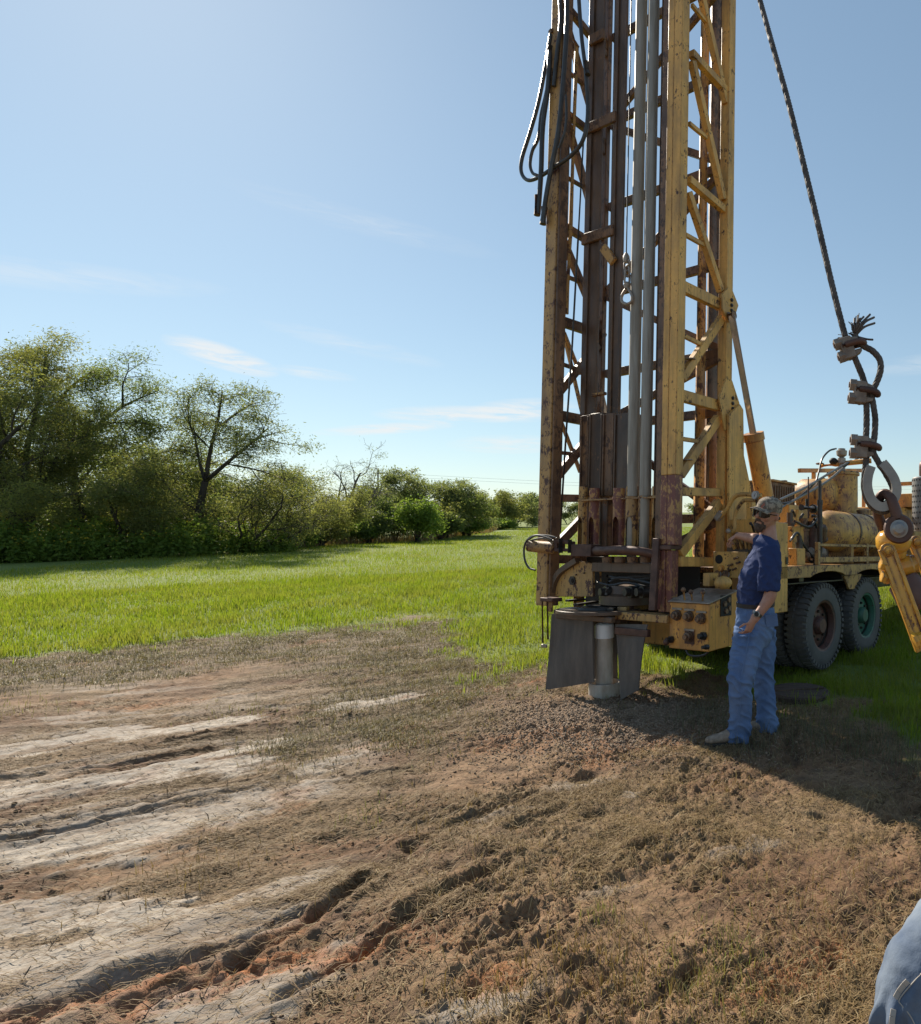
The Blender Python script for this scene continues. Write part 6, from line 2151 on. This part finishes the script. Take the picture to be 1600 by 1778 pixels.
    for vtx in me.vertices:
        vtx.co.y = cc.y + (vtx.co.y - cc.y) * 1.2
        vtx.co.x = cc.x + (vtx.co.x - cc.x) * .985
    # ---- boots
    def gz(x, y): return float(height(np.array([x]), np.array([y]))[0])
    p = q(1288, 1288, -.05); boot(t, (p.x, p.y, gz(p.x, p.y) - .006), (-1, -.18, 0))
    p = q(1336, 1270, .20); boot(t, (p.x, p.y, gz(p.x, p.y) - .006), (-1, -.05, 0))
    # ---- beard, glasses, cap, watch
    m = MB()
    m.tube([h(.080, -.030, -.056), h(.092, -.012, -.046), h(.095, 0, -.045), h(.092, .012, -.046), h(.080, .030, -.056)], [.010, .0115, .0115, .0115, .010], 8)
    m.tube([h(.076, -.032, -.056), h(.068, -.040, -.078), h(.060, -.036, -.100)], [.013, .017, .018], 8)
    m.tube([h(.076, .032, -.056), h(.068, .040, -.078), h(.060, .036, -.100)], [.013, .017, .018], 8)
    m.ball(h(.068, 0, -.100), .036, 12, 9, (1, 1.1, 1.05)); m.ball(h(.086, 0, -.077), .009, 8, 6)
    fuse(m, 'beard', 'beard', t, .005, 2, lambda co: .0025 * fbm(co[:, 0] * 160, co[:, 2] * 160 + co[:, 1] * 90, 2))
    m = MB()
    m.tube([h(-.02, -.078, .0), h(-.055, -.062, -.012), h(-.078, -.03, -.02), h(-.083, 0, -.02), h(-.078, .03, -.02), h(-.055, .062, -.012), h(-.02, .078, .0)], [.008, .014, .017, .018, .017, .014, .008], 10)
    fuse(m, 'hair', 'beard', t, .006, 3)
    g = None
    m = MB()
    for s in (-1, 1):
        pts = [h(.110, s * .007, .018), h(.110, s * .032, .021), h(.096, s * .062, .019), h(.073, s * .083, .012)]
        low = [h(.110, s * .010, -.006), h(.107, s * .030, -.024), h(.094, s * .054, -.023), h(.073, s * .080, -.006)]
        n = V(fd) * .005
        for i in range(3):
            m.add([pts[i], pts[i + 1], low[i + 1], low[i], pts[i] + n, pts[i + 1] + n, low[i + 1] + n, low[i] + n], [(0, 1, 2, 3), (7, 6, 5, 4), (0, 4, 5, 1), (1, 5, 6, 2), (2, 6, 7, 3), (3, 7, 4, 0)])
        m.tube([h(.074, s * .080, .014), h(.03, s * .082, .012), h(-.012, s * .082, .014)], .004, 6)
    m.tube([h(.110, -.01, .018), h(.112, 0, .016), h(.110, .01, .018)], .004, 6)
    m.build('sunglasses', 'lens_black', t)
    m = MB()
    ring_loft(m, [(h(.002, 0, .030), upv, rt, .084, .106), (h(.0, 0, .060), upv, rt, .085, .106), (h(-.004, 0, .090), upv, rt, .078, .096), (h(-.008, 0, .112), upv, rt, .060, .072), (h(-.010, 0, .124), upv, rt, .034, .042), (h(-.010, 0, .128), upv, rt, .008, .01)], 28)
    cap = m.build('cap', 'camo', t)
    vs, fs = [], []
    for i in range(13):
        s = -1 + 2 * i / 12
        a_in = math.sqrt(max(0, 1 - (s * .92) ** 2))
        for (ra, rl, dz) in ((.100, .078, .044), (.100 + .072 * (1 - .35 * s * s), .080, .038 - .020 * s * s)):
            x_ = ra * (a_in if ra < .101 else (.55 + .45 * a_in))
            vs.append(h(x_, rl * s, dz))
        vs.append(vs[-2] - upv * .006); vs.append(vs[-2] - upv * .006)
    for i in range(12):
        o = i * 4
        fs += [(o, o + 4, o + 5, o + 1), (o + 2, o + 3, o + 7, o + 6), (o + 1, o + 5, o + 7, o + 3), (o, o + 2, o + 6, o + 4)]
    fs += [(0, 1, 3, 2), (48, 50, 51, 49)]
    MB().add(vs, fs).build('cap_brim', 'camo', cap)
    MB().ball(h(-.010, 0, .130), .008, 8, 6).build('cap_button', 'camo', cap)
    ax = (wrl - ell).normalized()
    wa = MB().lathe(wrl - ax * .045, ax, [(-.011, .033), (-.011, .037), (.011, .037), (.011, .033)], 24, closed=True).build('watch', 'watch_metal', t)
    fp = wrl - ax * .045 + V(-.10, -1, .15).normalized() * .034
    n_ = V(-.10, -1, .15)
    MB().lathe(fp, n_, [(0, .021), (.009, .021), (.010, .017)], 20).build('watch_case', 'watch_metal', wa)
    MB().lathe(fp + n_.normalized() * .0102, n_, [(0, .016), (.0006, .0158)], 20).build('watch_dial', 'black_hole', wa)
    return t


def make_helper():
    """second worker at the lower right, of whom the picture shows one bent knee"""
    t = thing('person', 'crouching worker at the lower right corner, only the bent denim knee in view', 'person', (0, 0, 0))
    kn, an, hp1 = V(.366, 1.71, .476), V(.360, 1.75, .09), V(.80, 1.93, .66)
    kn2, an2, hp2 = V(.80, 1.30, .46), V(.80, 1.52, .09), V(.90, 1.70, .62)
    pel = (hp1 + hp2) / 2 + V(.02, .02, .04)
    nk = pel + V(.10, .02, .52)
    hc = nk + V(-.02, -.02, .17)
    sdv = (hp2 - hp1).normalized()
    m = MB()
    ring_loft(m, [(hc + V(0, 0, .11), (0, 0, -1), sdv, .03, .035), (hc + V(0, 0, .08), (0, 0, -1), sdv, .062, .075), (hc, (0, 0, -1), sdv, .076, .096), (hc - V(0, 0, .06), (0, 0, -1), sdv, .066, .085), (hc - V(0, 0, .11), (0, 0, -1), sdv, .035, .045)], 20)
    fdv = V(-.8, .6, 0).normalized()
    m.tube([hc + fdv * .09 + V(0, 0, .02), hc + fdv * .115 - V(0, 0, .02), hc + fdv * .095 - V(0, 0, .03)], [.011, .015, .01], 8)
    limb_loft(m, [hc - V(0, 0, .05), nk + V(0, 0, .02), nk - V(0, 0, .04)], sdv, [(0, .055, .06), (.6, .06, .062), (1, .09, .08)])
    ring_loft(m, [(nk, pel - nk, sdv, .12, .07), (nk.lerp(pel, .2), pel - nk, sdv, .18, .11), (nk.lerp(pel, .5), pel - nk, sdv, .165, .12), (pel, pel - nk, sdv, .16, .12)], 22)
    arms = []
    for s, e, w in ((nk + sdv * -.17 - V(0, 0, .04), nk + V(-.16, .32, -.34), nk + V(-.20, .42, -.16)), (nk + sdv * .17 - V(0, 0, .04), nk + V(.02, -.30, -.32), nk + V(-.16, -.30, -.44))):
        limb_loft(m, [s, s.lerp(e, .5), e, e.lerp(w, .5), w], V(0, 0, 1), [(0, .06, .06), (.3, .05, .052), (.5, .042, .044), (.62, .045, .046), (1, .028, .031)], 14)
        hand(m, w, w - e, V(-.3, .3, -1), 1, .18, .5)
        arms.append((s, e))
    for a, b, c in ((hp1, kn, an), (hp2, kn2, an2)):
        limb_loft(m, [a, a.lerp(b, .5), b, b.lerp(c, .5), c], V(-.4, .9, 0), [(0, .085, .09), (.5, .055, .058), (1, .04, .042)], 14)
    fuse(m, 'body', 'skin', t, .009, 4)
    m = MB()
    ring_loft(m, [(nk + V(0, 0, .02), pel - nk, sdv, .075, .075), (nk.lerp(pel, .08), pel - nk, sdv, .16, .10), (nk.lerp(pel, .3), pel - nk, sdv, .195, .13), (nk.lerp(pel, .7), pel - nk, sdv, .18, .14), (nk.lerp(pel, 1.05), pel - nk, sdv, .175, .14)], 24)
    for s, e in arms:
        limb_loft(m, [s, s.lerp(e, .4), s.lerp(e, .8)], V(0, 0, 1), [(0, .078, .08), (1, .066, .07)], 16)
    fuse(m, 'shirt', 'shirt_cloth', t, .009, 4, lambda co: .006 * fbm(co[:, 0] * 9, co[:, 2] * 12 + co[:, 1] * 7, 3))
    # jeans with folds at the bent knee
    m = MB()
    ring_loft(m, [(pel + V(0, 0, .10), (0, 0, -1), sdv, .165, .135), (pel, (0, 0, -1), sdv, .18, .15), (pel - V(0, 0, .1), (0, 0, -1), sdv, .15, .12)], 24)
    for a, b, c in ((hp1, kn, an), (hp2, kn2, an2)):
        m2 = [a, a.lerp(b, .5) + V(0, 0, .04), b.lerp(a, .14) + V(-.004, 0, .020), b.lerp(c, .06) + V(.006, 0, 0), b.lerp(c, .30) + V(-.004, 0, 0), b.lerp(c, .6) + V(-.006, 0, 0), c]
        limb_loft(m, m2, V(-.35, .94, 0), [(0, .122, .125), (.25, .116, .118), (.44, .100, .104), (.56, .090, .094), (.7, .087, .090), (1, .088, .092)], 26, 7)

    def wrk(co):
        x, y, z = co.T
        kd = np.exp(-(((x - .40) / .16) ** 2 + ((z - .42) / .15) ** 2))
        w = 1 - np.abs(pnoise(z * 7.5 - x * 11 + 2, y * 6 + x * 3))
        ph = np.arctan2(x - .363, 1.73 - y)
        fold = 0
        for p0, sl, am in ((-1.05, .5, .020), (-.55, -.5, .024), (-.12, -1.3, .022), (.45, -2.2, .018)):
            fold = fold + am * np.exp(-((ph - p0 - sl * (z - .42) * 2.2) / .13) ** 2) * sstep(.50, .40, z) * (x < .49)
        w2 = 1 - np.abs(pnoise(x * 21 - z * 4 - 3, z * 2.2 + y * 9))
        return .008 * (w ** 3 - .3) * (.35 + kd) + .010 * (w2 ** 3 - .3) * sstep(.50, .40, z) + fold + .003 * fbm(x * 20, z * 20 + y * 12, 2)
    je = fuse(m, 'jeans', 'denim_pale', t, .0055, 4, wrk)
    from mathutils.bvhtree import BVHTree
    bvh = BVHTree.FromPolygons([v.co.copy() for v in je.data.vertices], [tuple(p.vertices) for p in je.data.polygons])

    def on_cloth(px, py, lift):
        d = V((px - 1333) / 1185, 1, -(py - 889) / 1185).normalized()
        hit = bvh.ray_cast(V(0, 0, CAM_H), d)[0]
        return (hit if hit is not None else V(0, 0, CAM_H) + d * 2.2) - d * lift
    # pale turned seam tape and stitching of the work trousers
    for ln in (([(1577, 1703), (1570, 1710), (1561, 1722), (1555, 1733)], 9), ([(1552, 1752), (1550, 1765), (1548, 1785)], 10)):
        pts, w = ln
        mm = MB()
        for i in range(len(pts) - 1):
            a_, b_ = on_cloth(*pts[i], .004), on_cloth(*pts[i + 1], .004)
            mm.beam(a_, b_, .014, .003, up=(0, -1, .2))
        mm.build('seam_tape', 'pale_cloth', je, bevel=.001)
    mm = MB()
    st = [on_cloth(x_, y_, .0015) for x_, y_ in ((1600, 1690), (1580, 1712), (1562, 1735), (1566, 1745), (1580, 1762), (1592, 1785))]
    mm.tube(smooth_path(st, 4), .0016, 5)
    mm.build('stitching', 'pale_cloth', je)
    def gz(x, y): return float(height(np.array([x]), np.array([y]))[0])
    boot(t, (an.x + .02, an.y, gz(an.x, an.y) - .004), (-.9, -.1, 0))
    boot(t, (an2.x + .02, an2.y, gz(an2.x, an2.y) - .004), (-.8, -.3, 0))
    m = MB()
    ring_loft(m, [(hc + V(0, 0, .02), (0, 0, 1), sdv, .085, .105), (hc + V(0, 0, .08), (0, 0, 1), sdv, .08, .098), (hc + V(0, 0, .125), (0, 0, 1), sdv, .04, .05), (hc + V(0, 0, .13), (0, 0, 1), sdv, .01, .01)], 24)
    cap = m.build('cap', 'camo', t)
    MB().prism([hc + fdv * .08 + sdv * -.075 + V(0, 0, .03), hc + fdv * .17 + sdv * -.05 + V(0, 0, .015), hc + fdv * .17 + sdv * .05 + V(0, 0, .015), hc + fdv * .08 + sdv * .075 + V(0, 0, .03)], (0, 0, .006)).build('cap_brim', 'camo', cap)
    return t


make_driller()
make_helper()

# ------------------------------------------------------------------ hoist line hanging in the foreground
def build_line():
    D0 = 1.86

    def q(x, y, dd=0.0):
        D = D0 + dd
        return V((x - 1333) / 1185 * D, D, CAM_H - (y - 889) / 1185 * D)
    rope = thing('wire_rope', 'thick twisted steel wire rope hanging in the foreground, doubled back by three clips', 'rope')

    def strands(pts, name, r=.0092, twist=.075, n=6, step=.006):
        path = smooth_path(pts, 10)
        # resample evenly
        L = [0]
        for i in range(1, len(path)): L.append(L[-1] + (path[i] - path[i - 1]).length)
        k = max(8, int(L[-1] / step))
        s = np.linspace(0, L[-1], k)
        A = np.array([tuple(p) for p in path])
        P = [V(*[float(np.interp(x, L, A[:, c])) for c in range(3)]) for x in s]
        m = MB()
        x0 = None
        frames = []
        for i, p in enumerate(P):
            d = (P[min(i + 1, k - 1)] - P[max(i - 1, 0)]).normalized()
            if x0 is None: x0 = frame_of(d)[0]
            else: x0 = (x0 - d * x0.dot(d)).normalized()
            frames.append((x0.copy(), d.cross(x0)))
        for j in range(n):
            q_ = []
            for i, p in enumerate(P):
                a = 2 * math.pi * (j / n + s[i] / twist)
                q_.append(p + (frames[i][0] * math.cos(a) + frames[i][1] * math.sin(a)) * r * .54)
            m.tube(q_, r * .46, 6, False)
        m.tube(P, r * .45, 5)
        return m.build(name, 'rope_steel', rope)
    up = [(1302, -70, .62), (1320, 0, .45), (1345, 90, .32), (1370, 180, .24), (1397, 290, .16), (1421, 390, .10), (1444, 490, .05), (1467, 580, .01)]
    crown = world_of((.15, -.05, TOP + .05))
    mid = q(1302, -70, .62)
    far = [crown, crown.lerp(mid, .35) + V(.05, -.25, -.25), crown.lerp(mid, .7) + V(.05, -.2, -.25)]
    # the long run up to the mast head is drawn with a coarser lay
    strands(far + [q(*up[0])], 'rope_line', step=.02)
    strands([q(*p) for p in up] + [q(1478, 606), q(1489, 632), q(1500, 660), q(1504, 685), q(1505, 712), q(1505, 740), q(1504, 765), q(1505, 790), q(1502, 820), q(1501, 846), q(1506, 868), q(1519, 884), q(1534, 889), q(1546, 882), q(1554, 866), q(1550, 845), q(1538, 822), q(1524, 800), q(1516, 782, -.004), q(1519, 755), q(1520, 728), q(1517, 705), q(1514, 684), q(1522, 665), q(1529, 645), q(1528, 625), q(1516, 610), q(1502, 602), q(1489, 592), q(1484, 580)], 'rope_bight')
    # frayed end
    m = MB()
    rnd = random.Random(5)
    for (tip, mid_, r) in (((1490, 548), (1488, 565), .0030), ((1511, 546), (1496, 562), .0034), ((1518, 551), (1502, 560), .0034), ((1519, 561), (1501, 568), .0034), ((1500, 550), (1492, 560), .0030), ((1484, 553), (1484, 566), .003), ((1494, 553), (1490, 560), .003), ((1516, 590), (1505, 589), .003), ((1451, 604), (1466, 595), .0034), ((1480, 562), (1480, 570), .0028)):
        m.tube(smooth_path([q(1485, 584), q(*mid_, -.01), q(*tip, rnd.uniform(-.03, .03))], 5), r, 5)
    for k in range(26):
        a = rnd.uniform(1.2, 3.6)
        b = q(1485 + rnd.uniform(-5, 5), 580 + rnd.uniform(-5, 5))
        e = b + V(math.cos(a) * .02 * rnd.uniform(.4, 1.3) + .008, rnd.uniform(-.02, .02), math.sin(a) * .035 * rnd.uniform(.5, 1.3) + .012)
        m.tube([b, (b + e) / 2 + V(rnd.uniform(-.006, .006), 0, 0), e], .0013, 4, False)
    for k in range(8):
        b = q(1470, 583); e = b + V(-rnd.uniform(.01, .03), rnd.uniform(-.01, .01), rnd.uniform(-.012, .014))
        m.tube([b, e], .001, 4, False)
    m.build('frayed_end', 'rope_steel', rope)

    # clips: cast saddle with two nuts on the left, U-bolt round to the right
    def clip(x, y, tilt):
        c = q(x, y)
        K = .86
        ex = V(math.cos(tilt), 0, -math.sin(tilt)); ez = V(math.sin(tilt), 0, math.cos(tilt)); ey = V(0, 1, 0)

        def l(a, b, c_): return c + (ex * a + ey * b + ez * c_) * K
        m = MB()
        for s in (1, -1):
            m.prism([l(-.030, -.016, s * .030), l(-.012, -.018, s * .036), l(.026, -.014, s * .024), l(.028, -.012, s * .013), l(.0, -.016, s * .012), l(-.028, -.016, s * .010)], ey * .036)
        m.beam(l(-.016, 0, -.034), l(-.016, 0, .034), .040, .034)
        sd = m.build('rope_clip', 'clip_steel', rope, bevel=.0025)
        for s in (.021, -.021):
            for d in (0, 1):
                MB().lathe(l(-.030 - .010 * d, -.008, s), -ex, [(0, .0165), (.009, .0165), (.0095, .014)], 6).build('clip_nut', 'clip_steel', sd, smooth=False)
            MB().tube([l(-.03, -.008, s), l(-.054, -.008, s)], .0085, 8).build('bolt_end', 'rust_steel', sd)
        pts = [l(-.03, -.008, .021), l(.01, -.008, .019), l(.030, -.008, .016), l(.041, -.008, .0), l(.030, -.008, -.016), l(.01, -.008, -.019), l(-.03, -.008, -.021)]
        pts = [l(-.03, -.02, .009), l(.012, -.024, .008), l(.034, -.018, .004), l(.042, .0, .0), l(.034, .018, .004), l(.012, .022, .006), l(-.03, .012, .009)]
        MB().tube(smooth_path(pts, 4), .0085, 10).build('u_bolt', 'rust_steel', sd)
    clip(1479, 603, -.32)
    clip(1502, 683, .10)
    clip(1504, 777, .06)

    # thimble inside the bight: channel section
    m = MB()
    ring = smooth_path([q(1517, 812), q(1512, 828), q(1511, 846), q(1517, 864), q(1529, 874), q(1542, 868), q(1549, 853), q(1546, 836), q(1536, 820), q(1526, 808)], 5)
    cc = q(1530, 845)
    vs, fs = [], []
    for i, p in enumerate(ring):
        d = (ring[min(i + 1, len(ring) - 1)] - ring[max(i - 1, 0)]).normalized()
        out = V(d.z, 0, -d.x)
        if out.dot(p - cc) < 0: out = -out
        for (yy, oo) in ((-.023, .022), (-.023, -.003), (.023, -.003), (.023, .022), (.019, .022), (.019, .002), (-.019, .002), (-.019, .022)):
            vs.append(p + V(0, yy, 0) + out * oo)
    for i in range(len(ring) - 1):
        for k in range(8):
            k2 = (k + 1) % 8
            fs.append((i * 8 + k, i * 8 + k2, (i + 1) * 8 + k2, (i + 1) * 8 + k))
    fs += [(7, 6, 1, 0), (6, 5, 2, 1), (5, 4, 3, 2)]
    o_ = (len(ring) - 1) * 8
    fs += [tuple(o_ + x for x in t_) for t_ in ((0, 1, 6, 7), (1, 2, 5, 6), (2, 3, 4, 5))]
    m.add(vs, fs)
    m.build('thimble', 'galvanised', rope)

    # shackle
    sh = thing('shackle', 'rusty bow shackle with a big grey bolt, hooked in the rope loop', 'shackle')
    o = q(1557, 918)
    bow = smooth_path([q(1560, 905, -.028), q(1553, 880, -.026), q(1546, 864, -.018), q(1536, 857, 0), q(1527, 866, .02), q(1524, 888, .03), q(1532, 912, .045), q(1546, 924, .05)], 5)
    n = len(bow)
    MB().tube(bow, [.0165 - .003 * math.sin(math.pi * i / (n - 1)) for i in range(n)], 14).build('bow', 'rust_steel', sh)
    ax = V(-.12, -1, .06).normalized()
    e1 = o + V(0, -.030, 0)
    MB().lathe(e1, ax, [(-.012, .012), (-.014, .036), (-.008, .040), (.008, .040), (.014, .036), (.012, .012)], 30).build('shackle_eye', 'rust_steel', sh)
    e2 = o + V(.004, .045, -.004)
    MB().lathe(e2, ax, [(-.012, .012), (-.014, .034), (.0, .038), (.014, .034), (.012, .012)], 30).build('shackle_eye', 'rust_steel', sh)
    pin = MB().tube([e1 + ax * .02, e2 - ax * .04], .015, 16).build('pin', 'pale_steel', sh)
    MB().lathe(e1 + ax * .013, ax, [(0, .024), (.004, .024), (.005, .018), (.012, .018), (.018, .012), (.019, 0)], 24).build('pin_head', 'galvanised', pin)

    # yellow swivel with elevator links, running out of the picture
    sw = thing('lifting_swivel', 'glossy yellow lifting swivel with two long links below the shackle', 'lifting tackle')
    c = q(1551, 935, .01)
    m = MB()
    dn = V(.18, 0, -1).normalized()
    m.lathe(c - dn * .028, dn, [(0, .012), (.004, .034), (.018, .047), (.040, .050), (.058, .044), (.068, .030), (.085, .026)], 32)
    m.build('swivel_head', 'wet_yellow', sw)
    hub = c + dn * .075
    crs = V(.93, 0, .30).normalized()
    MB().lathe(hub - crs * .050 + dn * .01, crs, [(0, .0), (0, .026), (.006, .030), (.085, .030), (.09, .026), (.10, .026), (.10, 0)], 28).build('swivel_body', 'wet_yellow', sw)
    MB().lathe(hub + crs * .01 + dn * .055, V(.5, -.3, -.8), [(-.02, .02), (-.01, .045), (.04, .05), (.07, .042), (.08, .0)], 26).build('swivel_bearing', 'rust_steel', sw)
    # links: I section with raised edges
    for (x0, y0, x1, y1, dd, nm) in ((1541, 958, 1604, 1128, -.05, 'link'), (1592, 944, 1668, 1118, .06, 'link')):
        a, b = q(x0, y0, dd), q(x1, y1, dd - .02)
        d = (b - a).normalized()
        sdv = V(0, 1, 0).cross(d).normalized()
        fr = V(0, -1, 0)
        m = MB()
        wd = .036
        m.beam(a - d * .01, b, wd, .014, up=fr)
        for s in (-1, 1):
            m.beam(a + sdv * s * wd * .46 - d * .012, b + sdv * s * wd * .46, .011, .026, up=fr)
        lk = m.build(nm, 'wet_yellow', sw, bevel=.0025)
        e = a + sdv * (.0) - d * .005
        MB().lathe(e + fr * .004, fr, [(-.016, .004), (-.018, .017), (.010, .019), (.012, .012), (.02, .011), (.021, 0)], 6 if nm == 'x' else 24).build('link_eye', 'wet_yellow', lk, bevel=.001)
    for (x, y) in ((1535, 980), (1537, 1002)):
        p = q(x, y, -.05)
        axb = V(-1, -.15, .25).normalized()
        MB().lathe(p - axb * .02, axb, [(0, .011), (.016, .011), (.016, .017), (.030, .017), (.031, .014)], 6).build('link_bolt', 'wet_yellow', sw, smooth=False)
    p = q(1596, 1108, -.075)
    MB().lathe(p - V(-1, -.2, -.4).normalized() * .016, V(-1, -.2, -.4), [(0, .014), (.022, .016), (.024, .022), (.034, .02), (.036, .0)], 8).build('link_bolt', 'wet_yellow', sw, smooth=False)


build_line()
